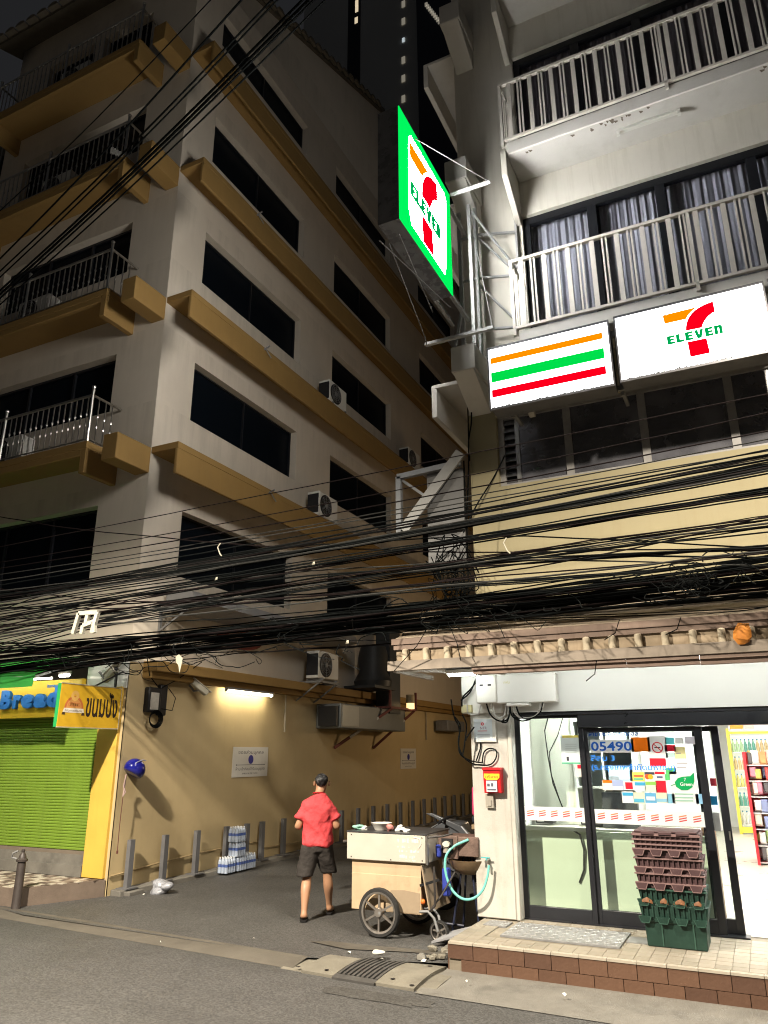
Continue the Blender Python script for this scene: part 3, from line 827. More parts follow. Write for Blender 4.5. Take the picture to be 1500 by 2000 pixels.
# ================================================================== canopy over the store front
Cn = thing('store_canopy', 'tiled store canopy with a row of ridge rolls and a brown valance', 'canopy', (-1.5, 8.5, 3.0))
TILE = M('canopy_tile', (.35, .285, .21), .8, .16, 5, .3, 60, streak=.6, streak_c=(.10, .06, .04), spots=.4, spots_c=(.12, .08, .06), spots_s=3)
WOODB = M('brown_trim', (.25, .18, .145), .7, .15, 4, .2, 60, spots=.3, spots_c=(.1, .06, .045))
CX0, CX1 = -3.55, 6
m = MB()   # sloping upper sheet in courses
courses = [(7.50, 3.09), (7.74, 3.20), (7.98, 3.32), (8.22, 3.44), (8.56, 3.61)]
for (ya, za), (yb, zb_) in zip(courses, courses[1:]):
    m.prism([(ya, za), (yb, zb_), (yb, zb_ + .03), (ya, za + .055)], 'x', CX0, CX1)
m.build('roof_course', TILE, Cn)
m = MB(); m.box(CX0, CX1, 7.46, 7.5, 3.085, 3.15); m.box(CX0 + .02, CX1, 7.475, 7.5, 3.03, 3.0849); m.build('top_trim', M('top_trim_red', (.20, .145, .115), .75, .2, 5, streak=.5, streak_c=(.10, .06, .04)), Cn)
m = MB(); m.box(CX0 + .04, CX1, 7.505, 7.54, 2.90, 3.09); m.build('fascia_back', M('fascia_back', (.30, .235, .16), .8, .15, 5, streak=.5, streak_c=(.14, .09, .06)), Cn)
m = MB()
prof = [(-.034, 0), (-.034, .04), (-.022, .056), (0, .062), (.022, .056), (.034, .04), (.034, 0)]
m.prism([(u, -v) for u, v in prof], 'z', -.065, .055)
m.add([(u * 1.0, -v, .055) for u, v in prof] + [(0, 0, .085)], [(i, i + 1, 7) for i in range(6)])
ROLL_ = M('ridge_roll', (.40, .345, .255), .75, .14, 6, .25, 50, spots=.35, spots_c=(.16, .13, .07), spots_s=6)
rme = m.mesh('ridge_tile', ROLL_)
x = CX0 + .16
k = 0
while x < 2.4:
    piece('ridge_tile', rme, (x, 7.506, 2.968), Cn); x += .245; k += 1
m = MB(); m.box(CX0 - .03, CX1, 7.42, 7.50, 2.80, 2.902); m.build('gutter_board', M('gutter_board', (.25, .21, .17), .75, .15, 5, spots=.3), Cn)
# brown valance pieces that shield the tube lights
for x0, x1, z0v in ((-2.62, -1.07, 2.725), (-1.065, -.42, 2.72), (-.415, 1.2, 2.715), (1.205, 3, 2.715)):
    m = MB(); m.box(x0, x1, 7.47, 7.5, z0v + .0, 2.7999); m.box(x0, x1, 7.44, 7.47, z0v + .045, 2.7998); m.box(x0, x1, 7.50, 7.56, z0v, z0v + .02)
    m.build('valance_board', WOODB, Cn)
m = MB()   # corrugated sheet underside that shows at the alley end
n = 60
for i in range(n):
    xa_, xb_ = CX0 + (CX1 - CX0) * i / n * .35, CX0 + (CX1 - CX0) * (i + 1) / n * .35
    za, zb_ = .025 * math.sin(i * 1.1), .025 * math.sin((i + 1) * 1.1)
    m.quad((xa_, 7.52, 2.90 + za), (xb_, 7.52, 2.90 + zb_), (xb_, 8.54, 3.30 + zb_), (xa_, 8.54, 3.30 + za))
m.quad((CX0 + 3.34, 7.57, 2.92), (CX1, 7.57, 2.92), (CX1, 8.54, 3.28), (CX0 + 3.34, 8.54, 3.28))
m.build('underside_sheet', M('corrugated_sheet', (.55, .52, .46), .6, .1, 4), Cn)
m = MB(); m.box(CX0, CX0 + .05, 7.5, 8.54, 2.79, 2.84); m.bar((CX0 + .03, 8.0, 2.86), (-2.6, 8.0, 2.86), .04); m.bar((CX0 + .02, 7.5, 2.83), (-2.95, 8.5, 2.86), .05); m.build('end_bracket', M('pale_steel', (.5, .47, .42), .6, .1, 5), Cn)
# tube lights behind the valance
for x0 in (-2.2, -.9, .4, 1.7):
    t = thing('tube_light', 'lit tube light hidden behind the brown valance of the canopy', 'light', (x0 + .6, 7.66, 2.86), 'tube lights under the store canopy')
    m = MB(); m.box(x0, x0 + 1.22, 7.62, 7.70, 2.83, 2.88); m.build('fitting', WHITEP, t)
    m = MB(); m.cyl((x0 + .02, 7.66, 2.80), (x0 + 1.2, 7.66, 2.80), .014, 10); m.build('lit_tube', E('canopy_tube', (.96, 1, .95), 56), t)
# corner tube light above the meters
t = thing('tube_light', 'short white tube light above the meter boxes at the store corner', 'light', (-2.95, 8.0, 2.8))
m = MB(); m.box(-3.12, -2.72, 7.98, 8.06, 2.80, 2.88); m.build('fitting', WHITEP, t)
m = MB(); m.cyl((-3.10, 8.02, 2.785), (-2.74, 8.02, 2.785), .013, 8); m.build('lit_tube', E('corner_tube', (.96, 1, .95), 70), t)
# ================================================================== store front
S = thing('storefront', 'bright glazed store front with dark sliding doors and white lintel', 'storefront', (-1.0, 8.6, .27))
COLM = M('pale_column_render', (.50, .48, .435), .7, .07, 2, .2, 70, streak=.4, streak_c=(.27, .24, .19), spots=.4, spots_c=(.32, .29, .24), spots_s=3)
LINT = M('white_lintel_panel', (.74, .75, .73), .5, .02, 2)
m = MB(); m.box(-3.02, -2.58, 8.46, 8.75, .27, 2.96); m.box(-2.58, -2.53, 8.44, 8.75, .27, 2.37); m.build('column', COLM, S, bevel=.012)
m = MB(); m.box(-2.579, 6, 8.50, 8.72, 2.385, 2.98); m.build('lintel', LINT, S)
m = MB(); m.box(-2.53, 6, 8.53, 8.66, 2.345, 2.3849); m.box(-1.80, 6, 8.54, 8.66, 2.21, 2.344); m.build('door_header', DOORFRAME, S, bevel=.006)
m = MB(); m.box(.02, .4, 8.525, 8.5399, 2.235, 2.315); m.build('sensor_box', BLACK, S)
text('SENSOR', (.10, 8.5245, 2.262), (1, 0, 0), (0, 0, 1), .025, FLAT('sensor_letter', (.6, .6, .6)), S)
def leaf(name, x0, x1, y, st, rail_b=.12, rail_t=.06, zt=2.344):
    m = MB()
    m.box(x0, x0 + st, y, y + .045, .275, zt); m.box(x1 - st, x1, y, y + .045, .275, zt)
    m.box(x0 + st, x1 - st, y, y + .045, .275, .275 + rail_b); m.box(x0 + st, x1 - st, y, y + .045, zt - rail_t, zt)
    f = m.build(name, DOORFRAME, S, bevel=.004)
    m = MB(); m.box(x0 + st, x1 - st, y + .018, y + .026, .275 + rail_b, zt - rail_t); m.build('glass_pane', GL, f)
    return f
GL = GLASS('door_glass', (.93, .97, .95))
fix = leaf('fixed_panel', -2.529, -1.76, 8.575, .055, .13, .03)
d1 = leaf('sliding_door', -1.795, -.555, 8.60, .075, .14, .05, 2.205)
d2 = leaf('sliding_door', -.66, -.40, 8.675, .075, .14, .05, 2.205)
m = MB(); m.box(-.43, -.415, 8.655, 8.674, 1.12, 1.2); m.build('door_handle', STEEL, d2)
m = MB(); m.box(-2.53, -.36, 8.56, 8.74, .2715, .285); m.build('door_track', DOORFRAME, S)
# white safety bands with red marks
PAPER = FLAT('sticker_white', (.72, .74, .76), .5)
REDM = FLAT('mark_red', (.50, .05, .05), .5); ORM = FLAT('mark_orange', (.62, .22, .08), .5)
def band(par, x0, x1, y, z0, z1, n):
    m = MB(); m.box(x0, x1, y - .002, y - .0005, z0, z1); m.build('safety_band', PAPER, par, smooth=False)
    for i in range(n):
        cx = x0 + (i + .5) * (x1 - x0) / n; cz = (z0 + z1) / 2
        for j, mt in enumerate((ORM, REDM, REDM)):
            zz = cz + .028 - j * .022
            mm = MB(); mm.add([(cx - .040, y - .0035, zz - .016), (cx + .036, y - .0035, zz), (cx + .040, y - .0035, zz + .012), (cx - .036, y - .0035, zz - .004)], [(0, 1, 2, 3)])
            mm.build('band_mark', mt, par, smooth=False)
band(fix, -2.47, -1.815, 8.590, 1.245, 1.385, 5)
band(d1, -1.715, -.635, 8.616, 1.235, 1.375, 8)
m = MB(); m.box(-.62, -.48, 8.689, 8.6915, 1.20, 1.37); m.build('safety_band', PAPER, d2, smooth=False)
# stickers and posters on the glass; px boxes read off the photograph on the plane of the glass
STK = {}
def smat(c):
    if c not in STK: STK[c] = FLAT('sticker_%d' % len(STK), c, .45)
    return STK[c]
def sticker(par, px0, py0, px1, py1, y, c, layer=0, name='sticker'):
    yy = y - .002 - layer * .0015
    a, b = at(px0, py1, 'y', yy), at(px1, py0, 'y', yy)
    m = MB(); m.box(a.x, b.x, yy - .001, yy, a.z, b.z)
    return m.build(name, smat(c), par, smooth=False), a, b, yy
def label_text(par, body, px0, py0, px1, py1, y, c, layer=2, bold=.02):
    yy = y - .002 - layer * .0015
    a, b = at(px0, py1, 'y', yy), at(px1, py0, 'y', yy)
    return text(body, (a.x, yy, a.z), (1, 0, 0), (0, 0, 1), b.z - a.z, smat(c), par, width=b.x - a.x, bold=bold)
YG = 8.618
BL, WH, RE, OR, GR = (.01, .10, .50), (.72, .74, .74), (.55, .01, .03), (.78, .16, .0), (.0, .30, .08)
sticker(d1, 1154, 1444, 1236, 1470, YG, WH)
label_text(d1, '05490', 1155, 1448, 1233, 1467, YG, BL)
sticker(d1, 1234, 1440, 1268, 1468, YG, OR)
sticker(d1, 1268, 1437, 1300, 1481, YG, WH)
label_text(d1, 'สาขา ซีเอ-พีพี ออลล์', 1150, 1427, 1246, 1438, YG, BL)
label_text(d1, 'สีลม 3', 1154, 1474, 1200, 1486, YG, (.03, .22, .75))
label_text(d1, '(ร.กรุงเทพจำกัดมหาชน)', 1156, 1492, 1318, 1507, YG, (.03, .22, .75), 3)
for args in ((1300, 1440, 1316, 1454, (.10, .55, .62)), (1318, 1440, 1334, 1453, WH), (1338, 1438, 1356, 1454, (.62, .60, .68)), (1299, 1455, 1319, 1468, RE), (1270, 1481, 1300, 1497, RE),
             (1301, 1470, 1318, 1480, (.45, .62, .6)), (1319, 1458, 1338, 1482, (.78, .70, .35)), (1319, 1484, 1345, 1506, WH), (1301, 1500, 1320, 1512, (.1, .5, .15)),
             (1236, 1508, 1258, 1526, (.70, .66, .12)), (1259, 1508, 1278, 1524, WH), (1279, 1507, 1298, 1524, WH), (1299, 1512, 1308, 1524, (.1, .5, .15)),
             (1177, 1524, 1195, 1543, (.78, .74, .66)), (1197, 1524, 1217, 1543, (.35, .42, .66)), (1219, 1526, 1238, 1543, WH), (1240, 1526, 1260, 1545, (.60, .70, .72)), (1261, 1525, 1281, 1547, (.62, .70, .56)), (1282, 1525, 1300, 1548, RE),
             (1216, 1546, 1236, 1568, WH), (1239, 1548, 1258, 1569, (.72, .72, .5)), (1261, 1549, 1281, 1568, (.12, .38, .62)), (1283, 1548, 1303, 1568, (.68, .66, .5)), (1304, 1550, 1317, 1569, (.2, .45, .6)),
             (1314, 1507, 1358, 1570, WH), (1360, 1551, 1380, 1570, (.22, .45, .66))):
    sticker(d1, *args[:4], YG, args[4])
for args in ((1177, 1524, 1195, 1529, OR), (1197, 1536, 1217, 1543, WH), (1222, 1528, 1235, 1541, RE), (1240, 1528, 1260, 1534, (.05, .35, .6)), (1261, 1527, 1281, 1533, (.25, .5, .1)), (1216, 1548, 1236, 1554, (.05, .35, .6)),
             (1239, 1560, 1258, 1567, (.1, .42, .6)), (1263, 1556, 1279, 1563, WH), (1283, 1560, 1303, 1566, (.25, .5, .66)), (1259, 1508, 1278, 1513, (.05, .05, .07)), (1279, 1507, 1298, 1512, RE), (1238, 1514, 1256, 1517, (.5, .1, .05)),
             (1238, 1520, 1256, 1523, (.1, .45, .3)), (1283, 1516, 1294, 1520, (.1, .12, .2)), (1320, 1470, 1330, 1472, (.3, .3, .3)), (1322, 1490, 1342, 1492, (.4, .4, .4)), (1322, 1498, 1340, 1500, (.4, .4, .4)),
             (1318, 1550, 1354, 1552, (.3, .5, .4)), (1318, 1557, 1354, 1559, (.3, .5, .4)), (1318, 1563, 1354, 1565, (.3, .5, .4))):
    sticker(d1, *args[:4], YG, args[4], 1, 'sticker_print')
def ring(par, px, py, pr, y, c, fill=None, lw=.18):
    yy = y - .0055
    ctr = at(px, py, 'y', yy); r = (at(px + pr, py, 'y', yy) - ctr).length
    m = MB(); n = 24
    P = lambda rr, k: (ctr.x + rr * math.cos(2 * math.pi * k / n), yy, ctr.z + rr * math.sin(2 * math.pi * k / n))
    for k in range(n): m.quad(P(r, k), P(r, k + 1), P(r * (1 - lw), k + 1), P(r * (1 - lw), k))
    return m, ctr, r, yy
m, ctr, r, yy = ring(d1, 1284, 1460, 11, YG, RE)
m.add([(ctr.x - r * .66, yy, ctr.z + r * .56), (ctr.x - r * .56, yy, ctr.z + r * .66), (ctr.x + r * .66, yy, ctr.z - r * .56), (ctr.x + r * .56, yy, ctr.z - r * .66)], [(0, 1, 2, 3)])
m.build('no_smoking_ring', smat(RE), d1, smooth=False)
m = MB(); m.box(ctr.x - r * .55, ctr.x + r * .5, yy + .0006, yy + .001, ctr.z - r * .09, ctr.z + r * .09); m.build('cigarette', smat((.05, .05, .05)), d1, smooth=False)
c_ = at(1268, 1517, 'y', YG - .006)
for dx, cc in ((-.018, (.75, .1, .02)), (.012, (.75, .4, .02))):
    m = MB(); m.lathe([(0, 0), (.026, 0), (.026, .0004), (0, .0004)], (c_.x + dx, YG - .0062 - (dx > 0) * .0006, c_.z), 'y', 14); m.build('card_disc', smat(cc), d1, smooth=False)
c_ = at(1339, 1528, 'y', YG - .006)
lf = [(-.105, .0), (-.095, -.045), (-.05, -.075), (.01, -.075), (.06, -.045), (.085, .01), (.09, .095), (.05, .06), (-.02, .055), (-.07, .04)]
m = MB(); m.prism([(c_.x + u, c_.z + v) for u, v in lf], 'y', c_.y - .0006, c_.y); m.bar((c_.x - .09, c_.y, c_.z - .015), (c_.x - .15, c_.y, c_.z - .035), .006, .0006, up=(0, 1, 0)); m.build('leaf_print', smat(GR), d1, smooth=False)
text('7', (c_.x - .012, c_.y - .0015, c_.z + .012), (1, 0, 0), (0, 0, 1), .03, smat(WH), d1)
text('Green', (c_.x - .055, c_.y - .0015, c_.z - .035), (1, 0, 0), (0, 0, 1), .035, smat(WH), d1, bold=.02)
sticker(d2, 1388, 1555, 1400, 1572, 8.69, (.02, .28, .6)); sticker(d2, 1388, 1520, 1398, 1535, 8.69, (.4, .03, .05))
sticker(fix, 1098, 1436, 1133, 1491, 8.591, (.66, .74, .74), 0, 'poster'); sticker(fix, 1098, 1436, 1133, 1441, 8.591, (.75, .65, .15), 1, 'poster_print'); sticker(fix, 1098, 1489, 1133, 1492, 8.591, (.1, .45, .25), 1, 'poster_print')
sticker(fix, 1107, 1478, 1111, 1486, 8.591, (.05, .05, .06), 1, 'poster_print')
for k in range(5): sticker(fix, 1104, 1453 + k * 4, 1126, 1454 + k * 4, 8.591, (.45, .5, .5), 1, 'poster_print')
sticker(fix, 1124, 1493, 1137, 1517, 8.591, (.74, .68, .62), 0, 'poster'); sticker(fix, 1128, 1494, 1136, 1501, 8.591, RE, 1, 'poster_print')

# step with separate tiles
St = thing('store_step', 'tiled step with brown face tiles in front of the store doors', 'step', (-1.3, 7.4, 0))
m = MB()
m.prism([(7.36, .0), (7.36, .255), (8.9, .262), (8.9, 0)], 'x', -2.92, 6)
m.build('step_core', M('grout_dark', (.22, .19, .145), .9, .2, 5), St)
STILE = [M('step_tile_%d' % i, c, .5, .12, 7, spots=.35, spots_c=(.22, .19, .14), spots_s=6) for i, c in enumerate(((.26, .228, .18), (.235, .21, .165), (.28, .245, .195)))]
tmes = []
for tmt in STILE:
    m = MB(); m.box(-.0625, .0625, -.062, .062, -.006, .006); tmes.append(m.mesh('floor_tile', tmt))
rng = random.Random(3)
for j in range(9):
    y = 7.47 + j * .128
    for i in range(29):
        x = -2.87 + i * .129
        if x > .62: continue
        if -2.62 < x < -1.36 and 7.72 < y < 8.40: continue
        if -3.05 < x < -2.52 and y > 8.39: continue
        piece('floor_tile', rng.choice(tmes), (x, y, .2585 + (y - 7.36) / 1.54 * .007 + rng.uniform(0, .0012)), St)
m = MB(); m.box(.63, 6, 7.4, 8.54, .256, .266); m.build('tile_sheet', STILE[0], St)
NOSE = M('step_nosing', (.36, .32, .26), .55, .12, 7)
nm_ = MB(); nm_.box(-.119, .119, -.03, .03, -.012, .008); nme = nm_.mesh('nosing_tile', NOSE)
for i in range(15): piece('nosing_tile', nme, (-2.80 + i * .243, 7.366, .258), St)
FT = [M('face_tile_%d' % i, c, .6, .2, 9, .2, 60, spots=.4, spots_c=(.07, .04, .025), spots_s=5) for i, c in enumerate(((.105, .055, .034), (.09, .047, .030), (.125, .066, .04)))]
fms = []
for tmt in FT:
    m = MB(); m.box(-.1185, .1185, -.008, .008, -.059, .059); fms.append(m.mesh('face_tile', tmt))
for j in range(2):
    for i in range(16):
        x = -2.80 + i * .243 - (.12 if j == 0 else 0)
        if x > .9: continue
        if x < -2.81: continue
        piece('face_tile', rng.choice(fms), (x, 7.352 - rng.uniform(0, .002), .062 + j * .123), St)
# side face of the step towards the alley
for j in range(2):
    for i in range(4): piece('face_tile', rng.choice(fms), (-2.926, 7.48 + i * .243, .062 + j * .123), St, rz=R(90))
# raised steel cover plates on the step
LUGM = M('worn_lug_steel', (.30, .30, .29), .5, .15, 9, metal=.3)
def plate(name, label, x0, x1, y0, y1, z=.272, n=12):
    t = thing(name, label, 'floor grating', ((x0 + x1) / 2, (y0 + y1) / 2, z))
    m = MB(); m.box(x0, x1, y0, y1, z - .012, z + .003); m.build('plate', GREYSTEEL, t)
    mm = MB(); mm.add([(-.036, -.012, 0), (.0, -.018, 0), (.036, .012, 0), (0, .018, 0), (-.016, -.006, .007), (.016, .006, .007)], [(0, 1, 5, 4), (1, 2, 5), (2, 3, 4, 5), (3, 0, 4)])
    lug = mm.mesh('tread_lug', LUGM)
    nx, ny = int((x1 - x0) / .085), int((y1 - y0) / .066)
    for i in range(nx):
        for j in range(ny):
            piece('tread_lug', lug, (x0 + (i + .5) * (x1 - x0) / nx, y0 + (j + .5) * (y1 - y0) / ny, z + .0031), t, rz=R(90 if (i + j) % 2 else 0))
    return t
plate('floor_grating', 'large chequered steel cover plate on the store step', -2.54, -1.42, 7.74, 8.38)
plate('floor_grating', 'small steel cover plate beside the column foot on the step', -2.84, -2.60, 8.12, 8.36)
m = MB(); m.box(-1.40, -1.21, 7.98, 8.22, .262, .2745); o = m.build('floor_grating', GREYSTEEL, None, (-1.3, 8.1, .27)); tag(o, 'smooth grey metal plate between the cover plate and the crates', 'floor grating')

# ================================================================== store interior
In = thing('store_room', 'white lit store room behind the glass doors', 'room', (0, 12, .27))
WHW = M('store_white', (.70, .70, .66), .6, .03, 1)
m = MB()
m.quad((-2.55, 8.73, .2695), (6, 8.73, .2695), (6, 20.6, .2695), (-2.55, 20.6, .2695)); m.build('room_floor', M('store_floor_tile', (.55, .51, .44), .3, .06, 2, spec=.5), In)
m = MB(); m.quad((-2.56, 8.73, .27), (-2.56, 20.6, .27), (-2.56, 20.6, 2.85), (-2.56, 8.73, 2.85)); m.quad((-2.56, 20.6, .27), (6, 20.6, .27), (6, 20.6, 2.85), (-2.56, 20.6, 2.85)); m.quad((5.98, 8.73, .27), (5.98, 20.6, .27), (5.98, 20.6, 2.85), (5.98, 8.73, 2.85)); m.build('room_wall', WHW, In)
m = MB(); m.quad((-2.56, 8.73, 2.85), (6, 8.73, 2.85), (6, 20.6, 2.85), (-2.56, 20.6, 2.85)); m.build('room_ceiling', WHW, In)
SLF, SLB = E('store_fill_front', (1, 1, .96), 170), E('store_light', (1, 1, .95), 95)  # front row is added out of sight to brighten the counter and cupboards
for i, (x, y) in enumerate([(x, y) for y in (8.98, 10.2, 12.6, 15, 17.4) for x in (-1.3, .6, 2.6)]):
    t = thing('ceiling_light', 'white ceiling light panel inside the store', 'light', (x, y, 2.85), 'ceiling lights inside the store')
    m = MB(); m.box(x - .62, x + .62, y - .1, y + .1, 2.81, 2.849); m.build('frame', WHITEP, t)
    m = MB(); m.box(x - .58, x + .58, y - .07, y + .07, 2.80, 2.8099); m.build('diffuser', SLF if y < 9 else SLB, t)
# service counter seen through the lower glass
Ct = thing('service_counter', 'pale green service counter just behind the lower glass', 'counter', (-1.6, 9.1, .27))
GREENP = M('pale_green_panel', (.66, .71, .56), .55, .05, 2, spots=.15, spots_c=(.36, .4, .3))
m = MB(); m.box(-2.54, -.62, 8.84, 8.88, .27, 1.13); m.build('back_panel', GREENP, Ct)
m = MB(); m.box(-2.54, -1.85, 8.78, 8.90, 1.131, 1.17); m.box(-2.54, -.62, 8.901, 9.5, 1.10, 1.15); m.build('counter_top', M('counter_top', (.62, .60, .52), .4, .04, 3), Ct)
m = MB(); m.box(-.70, -.60, 8.90, 9.5, .27, 1.2); m.build('end_panel', M('food_poster_brown', (.22, .13, .08), .5, .3, 4), Ct)
for (dz, c) in ((.75, (.55, .18, .08)), (.5, (.6, .32, .14)), (.32, (.45, .2, .1))):
    m = MB(); m.lathe([(0, 0), (.07, 0), (.07, .002), (0, .002)], (-.66, 8.898, dz), 'y', 16); m.build('poster_print', smat(c), Ct)
# tall pale cupboard with shelves and cables
Cb = thing('wall_cupboard', 'pale cupboard with open shelves behind the fixed glass panel', 'cupboard', (-2.2, 9.3, 1.15))
m = MB(); m.box(-2.54, -2.05, 9.30, 9.34, 1.16, 2.6); m.build('panel', M('cupboard_panel', (.72, .73, .63), .6, .04, 2), Cb)
m = MB(); m.box(-2.05, -2.02, 9.28, 9.7, 1.16, 2.6); m.box(-1.72, -1.70, 9.28, 9.7, 1.16, 2.6); m.box(-1.38, -1.36, 9.28, 9.7, 1.16, 2.6)
for z in (1.55, 1.95, 2.3): m.box(-2.02, -1.36, 9.285, 9.7, z, z + .02)
m.build('shelf_frame', WHW, Cb)
m = MB(); m.box(-2.02, -1.36, 9.69, 9.70, 1.16, 2.6); m.build('back_panel', M('cupboard_back', (.70, .73, .73), .6), Cb)
m = MB(); m.tube([(-2.28, 9.28, 2.45), (-2.36, 9.27, 2.2), (-2.34, 9.27, 1.9), (-2.3, 9.26, 1.6), (-2.2, 9.22, 1.35), (-2.12, 9.18, 1.2)], .008, 6); m.tube([(-2.1, 9.26, 2.42), (-2.2, 9.26, 2.15), (-2.32, 9.26, 1.95), (-2.31, 9.25, 1.7), (-2.22, 9.22, 1.4)], .006, 6)
o = m.build('wall_cable', CABLE3, None, (-2.2, 9.25, 1.2)); tag(o, 'thin grey cables hanging down the pale cupboard inside the store', 'cable')
m = MB(); m.tube([(-2.0, 8.80, 1.14), (-1.93, 8.80, 1.1), (-1.9, 8.81, .95), (-1.92, 8.82, .75), (-1.98, 8.825, .62)], .010, 6); o = m.build('hanging_cable', CABLE3, None, (-2, 8.95, .6)); tag(o, 'pale cable hanging in front of the green counter panel', 'cable')
rng = random.Random(11)
for (x, z, ww, hh, c, lb) in ((-1.66, 2.32, .22, .12, (.25, .42, .6), 'blue folded paper on the top cupboard shelf'), (-1.66, 1.97, .24, .2, (.6, .68, .72), 'pale blue box on the middle cupboard shelf'), (-1.66, 1.57, .24, .24, (.45, .55, .66), 'stack of pale trays on the low cupboard shelf'), (-1.98, 1.97, .08, .26, (.7, .7, .7), 'white gadget with coiled lead on the cupboard shelf'), (-1.98, 1.17, .24, .12, (.02, .02, .02), 'black label printer on the counter behind the fixed glass'), (-1.66, 1.17, .26, .15, (.02, .02, .022), 'black card terminal beside the label printer on the counter'), (-2.5, 1.17, .2, .13, (.04, .04, .045), 'small black frame with a red tag at the counter end')):
    m = MB(); y = 9.3 if z > 1.3 else 9.12
    m.prism([(y, z), (y + .22, z), (y + .22, z + hh), (y + .06, z + hh), (y, z + hh * .6)], 'x', x, x + ww)
    t = thing('counter_item', lb, 'shop item', (x + ww / 2, y + .1, z)); m.build('body', smat(c), t, bevel=.01)
    m = MB(); m.box(x + .02, x + ww * .5, y - .006, y - .001, z + .02, z + hh * .5); m.build('label', smat((.75, .73, .7) if c[0] < .1 else (.4, .42, .45)), t)
m = MB(); m.prism([(9.05, 1.16), (9.2, 1.16), (9.2, 1.52), (9.12, 1.52)], 'x', -1.72, -1.34); o = m.build('till_monitor', BLACK, None, (-1.3, 9.1, 1.16)); tag(o, 'dark till monitor seen through the sliding door glass', 'monitor')
m = MB(); m.prism([(9.75, 1.16), (10, 1.16), (10, 2.5), (9.75, 2.5)], 'x', -1.34, -.56); o = m.build('drink_machine', smat((.72, .74, .74)), None, (-1.0, 9.8, 1.16)); tag(o, 'pale grey machine behind the stickers on the door glass', 'machine')
# drinks fridge at the back, bottles on its shelves
Fr = thing('drinks_fridge', 'open drinks fridge with yellow trim at the back of the store', 'fridge', (.4, 19.0, .27))
fx0, fx1 = -.66, 1.4
m = MB(); m.box(fx0, fx1, 19.3, 19.4, .3, 2.45); m.build('back_panel', E('fridge_back', (.9, 1, .85), .55), Fr)
m = MB(); m.box(fx0 - .06, fx0, 18.9, 19.4, .27, 2.45); m.box(fx0, fx1, 18.88, 18.92, .3, .42); m.box(fx0, fx1, 18.88, 18.92, 2.33, 2.38); m.build('trim', smat((.75, .62, .08)), Fr)
shz = (.46, .83, 1.22, 1.58, 1.95)
for z in shz:
    m = MB(); m.box(fx0, fx1, 18.95, 19.3, z - .02, z); m.build('shelf', smat((.6, .62, .55)), Fr)
m = MB(); m.box(fx0, fx1, 18.9, 18.94, 2.40, 2.80); m.build('header', smat((.75, .72, .76)), Fr)
for (a, b, c) in ((.03, .25, (.8, .22, .02)), (.27, .42, (.75, .35, .3)), (.7, .86, (.5, .1, .5)), (.88, 1.0, (.12, .12, .55))):
    m = MB(); m.box(fx0 + (fx1 - fx0) * a * .6, fx0 + (fx1 - fx0) * b * .6, 18.885, 18.899, 2.44, 2.78); m.build('header_print', E('header_print', c, .8, c), Fr)
bt = MB(); bt.lathe([(0, 0), (.034, .0), (.036, .06), (.033, .12), (.036, .16), (.014, .22), (.014, .25), (0, .25)], (0, 0, 0), n=8)
bcols = [(.55, .5, .18), (.35, .5, .3), (.1, .28, .22), (.5, .38, .2), (.6, .6, .55), (.12, .3, .45)]
bms = [bt.mesh('bottle', smat(c)) for c in bcols]
cap = MB(); cap.cyl((0, 0, .25), (0, 0, .275), .017, 8); cme = cap.mesh('bottle_cap', smat((.05, .2, .35)))
for z in shz:
    for i in range(20):
        x = fx0 + .05 + i * .082
        if x > .75: break
        o = piece('bottle', bms[(i // 3 + int(z * 10)) % 6], (x, 19.05, z))
        tag(o, 'small drink bottle standing on a shelf of the drinks fridge', 'bottle', 'bottles in the drinks fridge')
        piece('bottle_cap', cme, (x, 19.05, z), o)
# red snack rack near the door
Rk = thing('snack_rack', 'red snack rack full of bright packets inside the open doorway', 'rack', (.4, 13.6, .27))
rx, ry = at(1462, 1560, 'y', 14.0).x, 14.0
m = MB(); m.box(rx, rx + .04, ry - .05, ry + .9, .27, 1.95); m.box(rx + .04, rx + 1.6, ry + .4, ry + .44, .27, 1.95)
m.build('side_panel', smat((.62, .03, .04)), Rk)
pk = MB(); pk.add([(-.075, 0, -.1), (.075, 0, -.1), (.075, 0, .1), (-.075, 0, .1), (-.055, -.03, -.07), (.055, -.03, -.07), (.055, -.03, .07), (-.055, -.03, .07)], [(0, 1, 5, 4), (1, 2, 6, 5), (2, 3, 7, 6), (3, 0, 4, 7), (4, 5, 6, 7), (3, 2, 1, 0)])
pcols = [(.62, .45, .12), (.55, .08, .07), (.30, .42, .14), (.72, .7, .66), (.70, .66, .6), (.5, .26, .1), (.55, .2, .25), (.09, .08, .08), (.72, .62, .5), (.6, .5, .4), (.22, .25, .4)]
pms = [pk.mesh('snack_packet', smat(c)) for c in pcols]
for z in (.42, .66, .9, 1.14, 1.38, 1.62, 1.86):
    m = MB(); m.box(rx + .04, rx + 1.5, ry, ry + .39, z - .125, z - .11); m.build('shelf', smat((.62, .6, .58)), Rk)
    for i in range(12):
        x = rx + .10 + i * .108
        if x > 1.3: break
        for d in range(2):
            o = piece('snack_packet', rng.choice(pms), (x + rng.uniform(-.03, .03), ry + .04 + d * .16, z + rng.uniform(-.012, .03)), None, rz=rng.uniform(-.3, .3), scale=(rng.uniform(.55, .75), 1, rng.uniform(.75, 1.1)))
            tag(o, 'bright snack packet on the red rack inside the doorway', 'snack packet', 'snack packets on the red rack')

